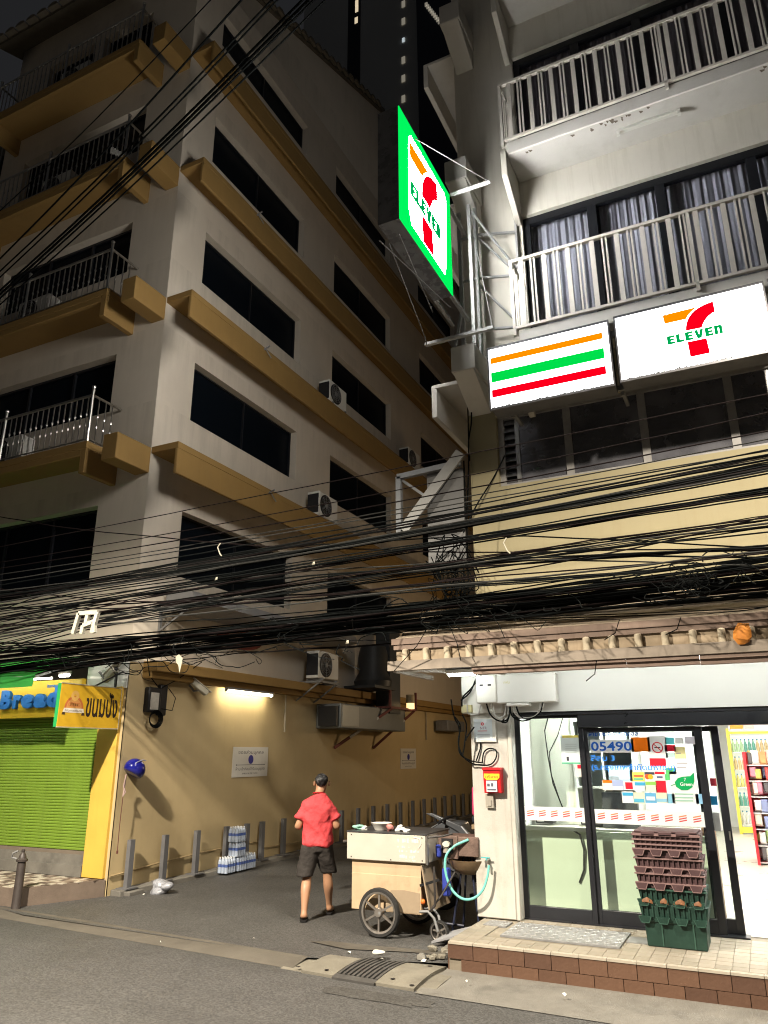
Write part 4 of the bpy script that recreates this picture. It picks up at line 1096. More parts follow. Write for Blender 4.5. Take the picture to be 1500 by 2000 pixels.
# ================================================================== things on the corner column
YCl = 8.46
def pxbox(px0, py0, px1, py1, y, d):
    a, b = at(px0, py1, 'y', y - d), at(px1, py0, 'y', y - d)
    return a.x, b.x, a.z, b.z
t = thing('meter_box', 'white electricity meter box beside the larger box at the store corner', 'meter box', (-2.8, YCl, 2.5))
x0, x1, z0, z1 = pxbox(930, 1318, 968, 1374, YCl, .16); m = MB(); m.box(x0, x1, YCl - .16, YCl - .012, z0, z1); m.build('casing', WHITEP, t, bevel=.015)
m = MB(); m.box(x0 + .05, x0 + .09, YCl - .164, YCl - .1605, z1 - .12, z1 - .1); m.box(x1 - .1, x1 - .06, YCl - .164, YCl - .1605, z1 - .12, z1 - .1); m.build('window', BLACK, t)
text('METER', (x0 + .06, YCl - .163, z1 - .075), (1, 0, 0), (0, 0, 1), .022, smat((.35, .36, .3)), t)
t = thing('cable_box', 'large white cable box to the right of the meter box', 'cable box', (-2.3, YCl, 2.5))
x0, x1, z0, z1 = pxbox(969, 1313, 1083, 1374, YCl, .14); m = MB(); m.box(x0, x1, YCl - .14, YCl - .012, z0, z1); m.box(x0 + .12, x0 + .38, YCl - .15, YCl - .02, z0 - .035, z0 - .001); m.build('casing', M('cable_box_white', (.76, .76, .73), .45, .03, 4), t, bevel=.012)
text('กฟน', (x0 + .10, YCl - .143, z1 - .1), (1, 0, 0), (0, 0, 1), .03, smat((.6, .55, .2)), t)
m = MB(); m.box(-3.10, -2.62, 8.43, 8.459, 2.38, 2.82); o = m.build('backing_board', WHITEP, None, (-2.9, 8.45, 2.38)); tag(o, 'white backing board behind the meter box on the column', 'board')
m = MB(); x0, x1, z0, z1 = pxbox(903, 1377, 922, 1392, YCl, .05); m.box(x0, x1, YCl - .08, YCl - .032, z0, z1); o = m.build('junction_box', smat((.55, .5, .28)), None, ((x0 + x1) / 2, YCl, z0)); tag(o, 'small yellowed junction box under the backing board', 'junction box')
t = thing('notice_sign', 'white paper notice in a clear frame under the meter box', 'notice', (-2.85, YCl, 2.06))
x0, x1, z0, z1 = pxbox(925, 1402, 967, 1449, YCl, .03); m = MB(); m.box(x0, x1, YCl - .03, YCl - .001, z0, z1); m.build('frame', smat((.66, .65, .6)), t)
m = MB(); m.box(x0 + .012, x1 - .04, YCl - .0315, YCl - .0301, z0 + .02, z1 - .012); m.build('paper', smat((.62, .68, .72)), t)
m = MB()
for k in range(3): m.box(x0 + .05, x1 - .07, YCl - .033, YCl - .0316, z0 + .04 + k * .018, z0 + .047 + k * .018)
m.build('print_line', smat((.35, .38, .42)), t); text('NTR', (x0 + .085, YCl - .033, z0 + .135), (1, 0, 0), (0, 0, 1), .03, smat((.25, .2, .25)), t, bold=.02)
m = MB(); m.lathe([(.008, 0), (.018, 0)], (x0 + .115, YCl - .033, z0 + .195), 'y', 14); m.box(x0 + .055, x0 + .17, YCl - .033, YCl - .0317, z0 + .115, z0 + .122); m.build('print_mark', smat(RE), t)
t = thing('collection_box', 'red metal box with yellow and white labels on the column', 'box', (-2.79, YCl, 1.54))
x0, x1, z0, z1 = pxbox(945, 1500, 977, 1549, YCl, .1)
RB = M('red_box_paint', (.50, .015, .02), .4, .12, 6, spots=.2, spots_c=(.2, .02, .02), spots_s=8)
m = MB(); m.prism([(YCl - .001, z0), (YCl - .085, z0), (YCl - .105, z1 - .05), (YCl - .105, z1 - .02), (YCl - .06, z1), (YCl - .001, z1)], 'x', x0, x1); m.build('box_body', RB, t, bevel=.006)
m = MB(); m.box(x0 - .006, x1 + .006, YCl - .115, YCl - .004, z1 - .022, z1 + .004); m.build('lid', RB, t)
m = MB(); m.prism([(x0 + .012, z1 - .06), (x1 - .012, z1 - .06), (x1 - .012, z1 - .10), (x1 - .04, z1 - .125), (x0 + .04, z1 - .125), (x0 + .012, z1 - .10)], 'y', YCl - .108, YCl - .1055); m.build('yellow_label', smat((.75, .58, .03)), t)
text('บริจาค', (x0 + .03, YCl - .1095, z1 - .108), (1, 0, 0), (0, 0, 1), .03, smat((.45, .02, .02)), t, width=x1 - x0 - .06)
m = MB(); m.box(x0 + .035, x1 - .045, YCl - .1065, YCl - .1, z0 + .015, z0 + .13); m.build('white_label', smat((.66, .66, .7)), t)
m = MB(); m.box(x0 + .045, x0 + .075, YCl - .108, YCl - .1066, z0 + .07, z0 + .1); m.box(x0 + .09, x0 + .115, YCl - .108, YCl - .1066, z0 + .07, z0 + .105); m.box(x0 + .045, x1 - .055, YCl - .108, YCl - .1066, z0 + .03, z0 + .045); m.build('label_print', smat((.1, .1, .14)), t)
m = MB(); m.box(-2.86, -2.77, YCl - .04, YCl - .001, 1.37, 1.51); m.box(-2.84, -2.79, YCl - .05, YCl - .0401, 1.39, 1.45); o = m.build('bracket_plate', smat((.36, .33, .28)), None, (-2.8, YCl, 1.37)); tag(o, 'small grey bracket plate below the red box on the column', 'bracket')
# looped cables about the meter boxes
def loops(name, label, paths, r, mat):
    for i, p in enumerate(paths):
        P_ = [at(px, py, 'y', y) for px, py, y in p]
        pts = []
        for k in range(len(P_) - 1):
            for q in range(6):
                t_ = q / 6; p0, p1, p2, p3 = P_[max(k - 1, 0)], P_[k], P_[k + 1], P_[min(k + 2, len(P_) - 1)]
                pts.append(.5 * ((2 * p1) + (p2 - p0) * t_ + (2 * p0 - 5 * p1 + 4 * p2 - p3) * t_ ** 2 + (3 * p1 - p0 - 3 * p2 + p3) * t_ ** 3))
        pts.append(P_[-1])
        m = MB(); m.tube(pts, r, 6)
        o = m.build(name, mat, None, pts[0]); tag(o, label, 'cable', 'cables at the store corner')
yb_ = 8.36
loops('looped_cable', 'grey cable looping below the white meter boxes', [
    [(958, 1374, yb_), (960, 1390, yb_), (972, 1402, yb_), (985, 1396, yb_), (988, 1378, yb_)],
    [(962, 1374, yb_), (966, 1394, yb_), (978, 1406, yb_), (990, 1402, yb_), (994, 1380, yb_)],
    [(1000, 1378, yb_), (1006, 1394, yb_), (1022, 1404, yb_), (1044, 1400, yb_), (1058, 1384, yb_), (1062, 1374, yb_)],
    [(1004, 1378, yb_), (1012, 1396, yb_), (1028, 1402, yb_), (1048, 1396, yb_), (1057, 1374, yb_)],
    [(912, 1376, yb_), (914, 1392, yb_), (922, 1396, yb_), (934, 1394, yb_), (940, 1376, yb_)]], .007, M('cable_pale', (.45, .44, .42), .5))
loops('looped_cable', 'black cable looping below the white meter boxes', [
    [(950, 1374, yb_), (958, 1396, yb_), (975, 1408, yb_), (992, 1404, yb_), (996, 1380, yb_)],
    [(1008, 1378, yb_), (1016, 1398, yb_), (1034, 1404, yb_), (1054, 1392, yb_), (1061, 1372, yb_)],
    [(996, 1378, yb_), (1000, 1398, yb_), (1018, 1408, yb_), (1036, 1405, yb_)],
    [(940, 1318, yb_), (920, 1345, yb_), (904, 1362, yb_), (902, 1380, yb_)], [(930, 1325, yb_), (918, 1352, yb_), (900, 1368, yb_)],
    [(986, 1404, yb_), (980, 1410, yb_), (990, 1410, yb_), (995, 1396, yb_)]], .009, CABLE)
loops('hanging_loop_cable', 'dark cable hanging in a long loop beside the column', [
    [(881, 1366, 8.3), (887, 1400, 8.3), (897, 1422, 8.3), (896, 1455, 8.3), (900, 1474, 8.3), (920, 1486, 8.4), (944, 1490, 8.43)],
    [(888, 1400, 8.3), (899, 1418, 8.3), (895, 1450, 8.3), (904, 1476, 8.3), (925, 1492, 8.4), (955, 1494, 8.43), (968, 1482, 8.43), (969, 1466, 8.43), (955, 1462, 8.43), (945, 1470, 8.43), (942, 1488, 8.43)],
    [(903, 1396, 8.3), (911, 1416, 8.3), (908, 1448, 8.3), (904, 1474, 8.3)], [(926, 1420, 8.4), (912, 1440, 8.3), (910, 1446, 8.3)],
    [(938, 1450, 8.44), (938, 1462, 8.44), (930, 1486, 8.43)]], .008, CABLE)
# tap and hose
t = thing('wall_tap', 'small chrome wall tap on the pale column', 'tap', (-2.88, YCl, .8))
m = MB(); m.cyl((-2.87, YCl, .83), (-2.87, YCl - .09, .83), .014, 10); m.cyl((-2.87, YCl - .075, .83), (-2.87, YCl - .085, .77), .012, 10); m.build('spout', STEEL, t)
m = MB(); m.box(-2.93, -2.83, YCl - .07, YCl - .055, .862, .872); m.cyl((-2.87, YCl - .062, .84), (-2.87, YCl - .062, .865), .01, 8); m.build('handle', smat((.1, .4, .42)), t)
m = MB(); m.cyl((-2.87, YCl, .83), (-2.87, YCl - .008, .83), .03, 12); m.build('flange', STEEL, t)
pts = [at(*p, 'y', y) for p, y in (((955, 1690), 8.37), ((952, 1712), 8.36), ((943, 1738), 8.34), ((926, 1754), 8.32), ((905, 1756), 8.30), ((886, 1742), 8.29), ((874, 1718), 8.29), ((869, 1690), 8.3), ((873, 1668), 8.32), ((888, 1652), 8.36), ((915, 1640), 8.42))]
P_ = []
for k in range(len(pts) - 1):
    for q in range(5):
        u = q / 5; p0, p1, p2, p3 = pts[max(k - 1, 0)], pts[k], pts[k + 1], pts[min(k + 2, len(pts) - 1)]
        P_.append(.5 * ((2 * p1) + (p2 - p0) * u + (2 * p0 - 5 * p1 + 4 * p2 - p3) * u ** 2 + (3 * p1 - p0 - 3 * p2 + p3) * u ** 3))
P_.append(pts[-1])
m = MB(); m.tube(P_, .0135, 8); o = m.build('garden_hose', M('turquoise_hose', (.16, .50, .44), .35, .08, 6), None, P_[0]); tag(o, 'turquoise hose looping from the wall tap beside the column', 'hose')

# ================================================================== stacked plastic crates
PUR = M('purple_plastic', (.066, .036, .038), .5, .12, 8, spots=.2, spots_c=(.16, .1, .09), spots_s=9)
GRN = M('green_plastic', (.012, .036, .026), .45, .15, 8, spots=.2, spots_c=(.04, .09, .07), spots_s=9)
EDP = M('purple_edge', (.20, .125, .12), .5, .1, 9); EDG = M('green_edge', (.03, .075, .055), .5, .1, 9)
BRN = M('brown_packets', (.17, .075, .035), .45, .4, 22)
def lid_crate(name, label, cx, y0, z, wd, dp, h, mat, edge, teeth=4, ribs=2, rz=0):
    """attached-lid crate lying in the stack: body, interlocking tooth flaps hanging over its front, ribs"""
    t = thing(name, label, 'crate', (cx, y0 + dp / 2, z), 'stack of plastic crates by the door')
    m = MB(); m.prism([(-wd / 2 + .03, z), (wd / 2 - .03, z), (wd / 2, z + h), (-wd / 2, z + h)], 'y', y0 + .02, y0 + dp)
    for v in range(len(m.v)): m.v[v] = (m.v[v][0] + cx, m.v[v][1], m.v[v][2])
    m.build('crate_body', mat, t, bevel=.006)
    m = MB()
    for k in range(ribs):
        zz = z + h * (.35 + .55 * k / max(1, ribs - 1)) if ribs > 1 else z + h * .9
        m.box(cx - wd / 2 - .006, cx + wd / 2 + .006, y0 - .006, y0 + .0199, zz - .006, zz + .006)
    if ribs: m.build('rib', edge, t)
    n = 13
    m = MB()
    for k in range(n):
        x = cx - wd / 2 + .03 + k * (wd - .06) / (n - 1)
        m.box(x - .006, x + .006, y0 + .004, y0 + .0198, z + h * .3, z + h * .92)
    m.build('upright_rib', mat, t)
    step = wd / (teeth - .2)
    for k in range(teeth):
        x = cx - wd / 2 + step * (k + .32)
        d = .052
        pts = [(x - .055, z + h * .34), (x + .055, z + h * .34), (x + .034, z + h * .34 - d), (x - .034, z + h * .34 - d)]
        m = MB(); m.prism(pts, 'y', y0 - .012, y0 + .012); m.build('lid_tooth', mat, t)
        m = MB()
        for a, b in ((0, 3), (3, 2), (2, 1)): m.bar((pts[a][0], y0 - .014, pts[a][1]), (pts[b][0], y0 - .014, pts[b][1]), .006, .006, up=(0, 1, 0))
        m.build('tooth_edge', edge, t)
    return t
cz = .27
cx = -.945; yc = 7.93
t = thing('green_crate', 'deep dark green crate at the bottom of the stack by the door', 'crate', (-.945, 8.2, cz), 'stack of plastic crates by the door')
m = MB(); m.prism([(-1.20, cz), (-.69, cz), (-.675, cz + .32), (-1.215, cz + .32)], 'y', yc, yc + .38); m.build('crate_body', GRN, t, bevel=.008)
m = MB()
for x in (-1.06, -.79): m.box(x - .006, x + .006, yc - .008, yc, cz + .01, cz + .30)
m.build('rib', EDG, t)
lid_crate('green_crate', 'dark green crate with toothed lid, second from the bottom of the stack', -.945, yc - .03, cz + .20, .60, .44, .15, GRN, EDG, 4, 0)
lid_crate('green_crate', 'dark green crate holding brown packets, third from the bottom of the stack', -.945, yc - .025, cz + .34, .595, .44, .15, GRN, EDG, 4, 1)
for k, x in enumerate((-1.17, -1.02, -.88, -.73)):
    rg = random.Random(k); w_ = rg.uniform(.04, .06)
    m = MB(); m.add([(x - w_, yc - .03, cz + .36), (x + w_, yc - .03, cz + .355), (x + w_ * .9, yc - .035, cz + .385), (x + .01, yc - .036, cz + .395 + rg.uniform(0, .02)), (x - w_ * .8, yc - .035, cz + .385), (x, yc - .05, cz + .372)], [(0, 1, 5), (1, 2, 5), (2, 3, 5), (3, 4, 5), (4, 0, 5)])
    o = m.build('brown_packet', BRN, None, (x, yc, cz + .36)); tag(o, 'brown wrapped packet poking out between the green crates', 'packet', 'brown packets in the crates')
lid_crate('purple_crate', 'dusky purple crate with toothed lid resting on the green crates', -.945, yc - .03, cz + .48, .60, .44, .14, PUR, EDP, 4, 2)
lid_crate('purple_crate', 'dusky purple crate in the middle of the purple part of the stack', -.945, yc - .022, cz + .61, .60, .43, .14, PUR, EDP, 4, 2)
t = lid_crate('purple_crate', 'topmost dusky purple crate with its lid closed', -.945, yc - .03, cz + .74, .60, .44, .22, PUR, EDP, 4, 4)
m = MB(); m.box(-1.225, -.665, yc - .02, yc + .4, cz + .9601, cz + .975)
for x in (-1.1, -.945, -.79): m.box(x - .06, x + .06, yc - .036, yc - .02, cz + .93, cz + .968)
m.build('lid', PUR, t, bevel=.004)
m = MB(); m.box(-1.24, -.65, yc - .035, yc - .0301, cz + .945, cz + .955); m.build('lid_edge', EDP, t)
# ================================================================== bread shop on the left corner
Sh = thing('bread_shop', 'small shop front with green roller shutter and yellow signboard on the alley corner', 'shop', (-10.5, YA, .27))
SLAT = M('green_slat', (.165, .265, .03), .55, .10, 3, spots=.3, spots_c=(.11, .17, .03), spots_s=3, streak=.3, streak_c=(.10, .13, .04), streak_v=(4, 1, .4))
sl = MB(); sl.add([(-2.3, .0, 0), (2.3, .0, 0), (2.3, -.012, .008), (-2.3, -.012, .008), (2.3, -.014, .03), (-2.3, -.014, .03), (2.3, 0, .042), (-2.3, 0, .042)], [(0, 1, 2, 3), (3, 2, 4, 5), (5, 4, 6, 7)])
sme = sl.mesh('slat', SLAT)
shut = MB(); shut.box(-13.7, -9.045, YA + .02, YA + .04, .56, 2.6); shut = shut.build('roller_shutter', FLAT('shutter_back', (.06, .11, .01), .6), Sh)
for i in range(46):
    piece('slat', sme, (-11.36, YA + .018, .605 + i * .0425), shut)
m = MB(); m.box(-13.7, -9.045, YA - .01, YA + .02, .555, .603); m.build('bottom_rail', M('shutter_rail', (.17, .14, .11), .5), shut)
m = MB(); m.box(-14, -9.035, YA - .06, YA + .05, .27, .42); m.box(-14, -9.035, YA - .02, YA + .05, .42, .5549); m.build('threshold', CONC_G, Sh)
PIL = M('yellow_pillar_paint', (.62, .40, .07), .6, .06, 2, streak=.2, streak_c=(.4, .24, .04))
m = MB(); m.box(-9.03, -8.62, YA - .05, YA + .03, .27, 2.92); m.build('pillar', PIL, Sh, bevel=.008)
YSG = M('yellow_signboard', (.76, .48, .03), .5, .08, 3, streak=.25, streak_c=(.5, .32, .05))
m = MB(); m.box(-13.6, -9.42, YA - .09, YA - .01, 2.5, 3.07); m.build('signboard', YSG, Sh)
m = MB(); m.box(-9.4, XA + .01, YA - .02, YA - .006, 2.9, 3.3); m.build('white_panel', LINT, Sh)
# fat blue letters standing proud of the signboard
BLUE = M('blue_letter', (.015, .15, .55), .55, .18, 9, spots=.25, spots_c=(.05, .18, .42), spots_s=9)
LX = at(8, 1360, 'y', YA - .1).x
def letter(body, px, pz, h, wd):
    o = text(body, (px, YA - .10, pz), (1, 0, 0), (0, 0, 1), h, BLUE, Sh, 'letter', width=wd, bold=.06, depth=.12)
xs_ = [at(p, 1365, 'y', YA - .1).x for p in (6, 30, 46, 71, 96, 120)]
zl = 2.645
for ch, k, h in (('B', 0, .30), ('r', 1, .22), ('e', 2, .22), ('a', 3, .22), ('d', 4, .32)):
    letter(ch, xs_[k], zl, h, (xs_[k + 1] - xs_[k]) * (.92 if k else .80))
text('homemade', (at(92, 1340, 'y', YA - .1).x, YA - .095, 2.955), (1, 0, 0), (0, 0, 1), .06, BLUE, Sh, bold=.04)
text('57/1', (-8.93, YA - .056, 2.36), (1, 0, 0), (0, 0, 1), .07, smat((.1, .09, .08)), Sh, width=.28)
# green awning and the lamp under it
aw = thing('green_awning', 'green fabric awning above the yellow bread shop signboard', 'awning', (-11, YA, 3.1))
m_, nt, p, N, L = _nodes('awning_fabric')
p.inputs['Base Color'].default_value = (.03, .26, .05, 1); p.inputs['Roughness'].default_value = .8
tr = N('ShaderNodeBsdfTranslucent'); tr.inputs[0].default_value = (.05, .42, .06, 1); mx = N('ShaderNodeMixShader'); mx.inputs[0].default_value = .5
L(p.outputs[0], mx.inputs[1]); L(tr.outputs[0], mx.inputs[2]); L(mx.outputs[0], nt.nodes['Material Output'].inputs[0])
m = MB()
n = 30
for i in range(n):
    xa_, xb_ = -14 + 4.8 * i / n, -14 + 4.8 * (i + 1) / n
    w1, w2 = .015 * math.sin(i * 1.3), .015 * math.sin((i + 1) * 1.3)
    m.quad((xa_, 7.5, 3.02 + w1), (xb_, 7.5, 3.02 + w2), (xb_, 8.58, 3.42), (xa_, 8.58, 3.42))
    m.quad((xa_, 7.5, 3.02 + w1), (xb_, 7.5, 3.02 + w2), (xb_, 7.49 - w2, 2.86), (xa_, 7.49 - w1, 2.86))
m.build('fabric', m_, aw)
m = MB(); m.bar((-14, 7.52, 3.0), (-9.2, 7.52, 3.0), .03); m.bar((-9.22, 7.52, 3.0), (-9.22, 8.6, 3.40), .03); m.build('frame', GREYSTEEL, aw)
t = thing('shop_lamp', 'bright white tube lamp at the end of the green awning', 'light', (-9.3, 8.3, 3.18))
m = MB(); m.box(-9.16, -8.96, 7.86, 7.92, 3.06, 3.11); m.build('fitting', WHITEP, t)
m = MB(); m.cyl((-9.15, 7.89, 3.04), (-8.97, 7.89, 3.04), .02, 8); m.build('lit_tube', E('shop_lamp_glow', (1, .97, .82), 40), t)
t = thing('shop_lamp', 'long tube lamp under the green awning lighting the yellow signboard', 'light', (-12, 8.2, 3.1))
m = MB(); m.cyl((-13.6, 8.22, 3.06), (-9.7, 8.22, 3.06), .014, 8); m.build('lit_tube', E('signboard_tube', (1, .95, .75), 34), t)
# hanging box sign
HS = thing('hanging_sign', 'yellow box sign with Thai lettering hanging over the shop corner', 'sign', (-8.75, 8.1, 2.3))
ya_, yb2 = 7.46, 8.575
HY = M('hanging_sign_yellow', (.66, .40, .025), .45, .08, 3, spots=.12, spots_c=(.45, .25, .02))
m = MB(); m.box(-8.665, -8.606, ya_, yb2, 2.30, 2.885); m.build('sign_case', M('sign_case_green', (.02, .30, .08), .5), HS)
m = MB(); m.box(-8.606, -8.60, ya_ + .006, yb2, 2.306, 2.88); m.build('sign_face', HY, HS)
m = MB(); m.box(-8.607, -8.595, ya_, yb2, 2.292, 2.306); m.box(-8.607, -8.595, yb2, yb2 + .012, 2.30, 2.885); m.box(-8.607, -8.595, ya_, yb2, 2.8801, 2.892); m.build('frame', M('sign_frame_pale', (.45, .40, .28), .5), HS)
text('ขนมปัง', (-8.5985, ya_ + .47, 2.45), (0, 1, 0), (0, 0, 1), .36, smat((.03, .02, .015)), HS, width=.60, bold=.02)
cy, cz_ = ya_ + .26, 2.555
def disc(r, yz, x, a0, a1, mt, nm, r0=0):
    m = MB(); n = 20
    for k in range(n):
        a, b = a0 + (a1 - a0) * k / n, a0 + (a1 - a0) * (k + 1) / n
        P = lambda rr, q: (x, yz[0] + rr * math.cos(q), yz[1] + rr * math.sin(q))
        m.quad(P(r0, a), P(r, a), P(r, b), P(r0, b))
    return m.build(nm, mt, HS, smooth=False)
disc(.165, (cy, cz_), -8.5988, 0, math.pi, smat((.55, .16, .05)), 'emblem')
disc(.135, (cy, cz_), -8.5984, 0, math.pi, smat((.62, .30, .09)), 'emblem')
disc(.07, (cy, cz_ + .17), -8.5982, 0, 2 * math.pi, smat((.7, .42, .12)), 'emblem', .02)
for k in range(5): disc(.03, (cy - .08 + k * .04, cz_ + .05), -8.5980, 0, 2 * math.pi, smat((.6, .22, .07)), 'emblem', .012)
m = MB(); m.add([(-8.5976, cy - .19, cz_ - .06), (-8.5976, cy + .19, cz_ - .06), (-8.5976, cy + .17, cz_ + .0), (-8.5976, cy - .17, cz_ + .0)], [(0, 1, 2, 3)]); m.build('emblem_ribbon', smat((.78, .72, .6)), HS, smooth=False)
text('Homemade', (-8.5972, cy - .15, cz_ - .048), (0, 1, 0), (0, 0, 1), .034, smat((.1, .05, .03)), HS, width=.3)
m = MB()
for s_ in (-1, 1): m.add([(-8.5974, cy + s_ * .14, cz_ - .09), (-8.5974, cy + s_ * .2, cz_ - .09), (-8.5974, cy + s_ * .19, cz_ - .055), (-8.5974, cy + s_ * .15, cz_ - .055)], [(0, 1, 2, 3)])
m.build('emblem_ribbon', smat((.08, .05, .03)), HS, smooth=False)
m = MB(); m.bar((-8.66, 8.5, 2.885), (-8.66, 8.5, 3.12), .03); m.bar((-8.66, 8.1, 2.885), (-8.66, 8.64, 3.15), .02); m.build('hanger', BLACK, HS)

# corner platform with small mosaic paving
Pf = thing('corner_platform', 'raised platform with brown and white paving in front of the shutter', 'platform', (-9.4, 8.1, 0))
m = MB(); m.add([(-14, 7.56, 0), (-9.06, 7.58, 0), (-8.58, 8.63, 0), (-14, 8.63, 0), (-14, 7.56, .262), (-9.06, 7.58, .262), (-8.58, 8.63, .262), (-14, 8.63, .262)], [(0, 1, 5, 4), (1, 2, 6, 5), (4, 5, 6, 7), (2, 3, 7, 6), (3, 0, 4, 7)])
m.build('platform_body', M('platform_concrete', (.15, .115, .09), .85, .2, 5, .4, 70), Pf)
pmes = []
for i, c in enumerate(((.17, .13, .10), (.42, .38, .31), (.10, .075, .06), (.26, .21, .17))):
    m = MB(); m.box(-.044, .044, -.044, .044, -.008, .006); pmes.append(m.mesh('paving_stone', M('paving_%d' % i, c, .7, .15, 9)))
rng = random.Random(5)
for j in range(10):
    y = 7.65 + j * .096
    for i in range(20):
        x = -10.5 + i * .096
        if x > -9.10 + (y - 7.58) * .457: continue
        k = 1 if ((i // 2 + j // 2) % 2 == 0 and rng.random() < .75) else rng.choice((0, 2, 3))
        piece('paving_stone', pmes[k], (x, y, .263 + rng.uniform(0, .003)), Pf)
# iron bollard at the platform corner
t = thing('street_bollard', 'dark iron bollard with ringed head at the shop platform corner', 'bollard', (-8.98, 7.56, 0))
m = MB(); m.lathe([(.064, 0), (.058, .02), (.053, .56), (.050, .60)], (-8.98, 7.52, 0), n=14)
IRON = M('bollard_iron', (.045, .036, .032), .5, .2, 9, spec=.5); m.build('post', IRON, t)
m = MB(); m.lathe([(.050, .60), (.070, .605), (.072, .63), (.05, .645), (.046, .665), (.03, .70), (.018, .715), (.024, .73), (.02, .75), (0, .755)], (-8.98, 7.52, 0), n=14); m.build('head', IRON, t)
m = MB(); m.tube([(-9.03, 7.47, .64), (-9.07, 7.43, .66), (-9.05, 7.42, .71), (-8.99, 7.45, .74)], .012, 6); m.build('chain_lug', GREYSTEEL, t)

# ================================================================== along the alley wall
m = MB(); m.prism([(-8.56, .0), (-8.36, .0), (-8.38, .115), (-8.56, .125)], 'y', 8.72, 40)
tag(m.build('kerb', CONC_G, bevel=.01), kind='structure')
ps = MB(); ps.box(-.035, .035, -.045, .045, 0, .64); ps.box(-.10, .10, -.12, .12, -.005, .012)
POST = M('grey_post_paint', (.13, .13, .135), .5, .12, 8, spots=.25, spots_c=(.2, .19, .18), spots_s=9)
pme = ps.mesh('kerb_post', POST)
ys_ = [8.93, 9.65, 10.40, 11.17, 11.75, 12.22, 12.93, 13.7]
y = 14.45
while y < 27: ys_.append(y); y += .76
ORD = 'first second third fourth fifth sixth seventh eighth ninth tenth eleventh twelfth thirteenth fourteenth fifteenth sixteenth seventeenth eighteenth nineteenth twentieth'.split()
for i, y in enumerate(ys_):
    o = piece('kerb_post', pme, (-8.455, y, .12), None)
    lab = ('grey steel post nearest the corner on the alley kerb', 'grey steel post second from the corner on the alley kerb', 'grey steel post third from the corner on the alley kerb', 'grey steel post just before the water bottle packs on the kerb', 'grey steel post directly behind the water bottle packs', 'grey steel post just past the water bottle packs', 'grey steel post beside the walking man on the kerb')
    tag(o, lab[i] if i < 7 else '%s dim grey post past the walking man along the alley kerb' % ORD[i - 7], 'post', 'grey posts along the alley kerb')
m = MB(); m.box(-8.56, -8.28, 8.80, 9.10, .0, .10); o = m.build('kerb_block', CONC_G, None, (-8.42, 8.95, 0), bevel=.015); tag(o, 'dark concrete block under the first grey post', 'block')
m = MB(); m.tube([(-8.55, 8.66, .30), (-8.54, 9.6, .36), (-8.54, 10.6, .40), (-8.54, 11.6, .42), (-8.53, 12.2, .42), (-8.52, 12.25, .3), (-8.52, 14, .28)], .012, 6); o = m.build('wall_conduit', M('conduit_tan', (.36, .27, .14), .6), None, (-8.55, 10, .4)); tag(o, 'thin tan conduit running low along the alley wall', 'conduit')
# packs of bottled water
def water_pack(name, label, x, y, z, rz):
    t = thing(name, label, 'water pack', (x, y, z), 'packs of bottled water by the alley wall')
    m = MB()
    wb_ = MB()
    wb_.lathe([(0, 0), (.031, .003), (.032, .06), (.029, .075), (.032, .09), (.032, .14), (.029, .15), (.031, .165), (.024, .195), (.012, .215), (.012, .232), (0, .234)], (0, 0, 0), n=8)
    me = wb_.mesh('bottle', WBOT)
    lb = MB(); lb.lathe([(.0328, .095), (.0328, .138)], (0, 0, 0), n=8); lme_ = lb.mesh('bottle_label', WLAB)
    cp = MB(); cp.lathe([(.0135, .222), (.0135, .238), (0, .239)], (0, 0, 0), n=8); cme_ = cp.mesh('bottle_cap', smat((.75, .78, .8)))
    for i in range(3):
        for j in range(4):
            dx, dy = (i - 1) * .066, (j - 1.5) * .066
            o = piece('bottle', me, (x + dx, y + dy, z), t); piece('bottle_label', lme_, (x + dx, y + dy, z), o); piece('bottle_cap', cme_, (x + dx, y + dy, z), o)
    m.box(x - .104, x + .104, y - .138, y + .138, z + .001, z + .22)
    m.build('wrap', SHRINK, t, bevel=.02)
    return t
WBOT = M('water_bottle_plastic', (.60, .66, .74), .15, .1, 12, spec=.6)
WLAB = M('water_bottle_label', (.10, .16, .42), .4, .25, 30)
SHRINK = GLASS('shrink_wrap', (.90, .92, .96), 1)
for lb, x, y, z in (('water bottle pack at the bottom near the street', -8.27, 10.98, .075), ('water bottle pack at the bottom further along the wall', -8.27, 11.28, .075),
                    ('water bottle pack stacked in the middle layer near the wall', -8.27, 11.24, .30), ('topmost water bottle pack of the stack by the wall', -8.27, 11.22, .525), ('water bottle pack behind the bottom packs against the kerb', -8.28, 11.57, .075)):
    water_pack('water_pack', lb, x, y, z, 0)
# plastic bag on the ground
def blob(name, c, r, seed, mat, sq=1.0, parent=None, amp=.35, sub=3):
    bm = bmesh.new(); bmesh.ops.create_icosphere(bm, subdivisions=sub, radius=1)
    rg = random.Random(seed)
    dirs = [(Vector((rg.uniform(-1, 1), rg.uniform(-1, 1), rg.uniform(-1, 1))).normalized(), rg.uniform(-amp, amp)) for _ in range(22)]
    for v in bm.verts:
        d = v.co.normalized(); k = 1 + sum(a * max(0, d.dot(q)) ** 6 for q, a in dirs)
        v.co = Vector((d.x * r[0] * k, d.y * r[1] * k, d.z * r[2] * k))
    me = bpy.data.meshes.new(name); bm.to_mesh(me); bm.free(); me.materials.append(mat)
    me.polygons.foreach_set('use_smooth', [True] * len(me.polygons)); me.set_sharp_from_angle(angle=R(30))
    o = bpy.data.objects.new(name, me); col.objects.link(o)
    off = WL[parent] if parent is not None else Vector((0, 0, 0))
    o.location = Vector(c) - off
    if parent is not None: o.parent = parent
    WL[o] = Vector(c)
    return o
BAGM = M('clear_bag', (.30, .31, .34), .2, .5, 16, .8, 40, spec=.7)
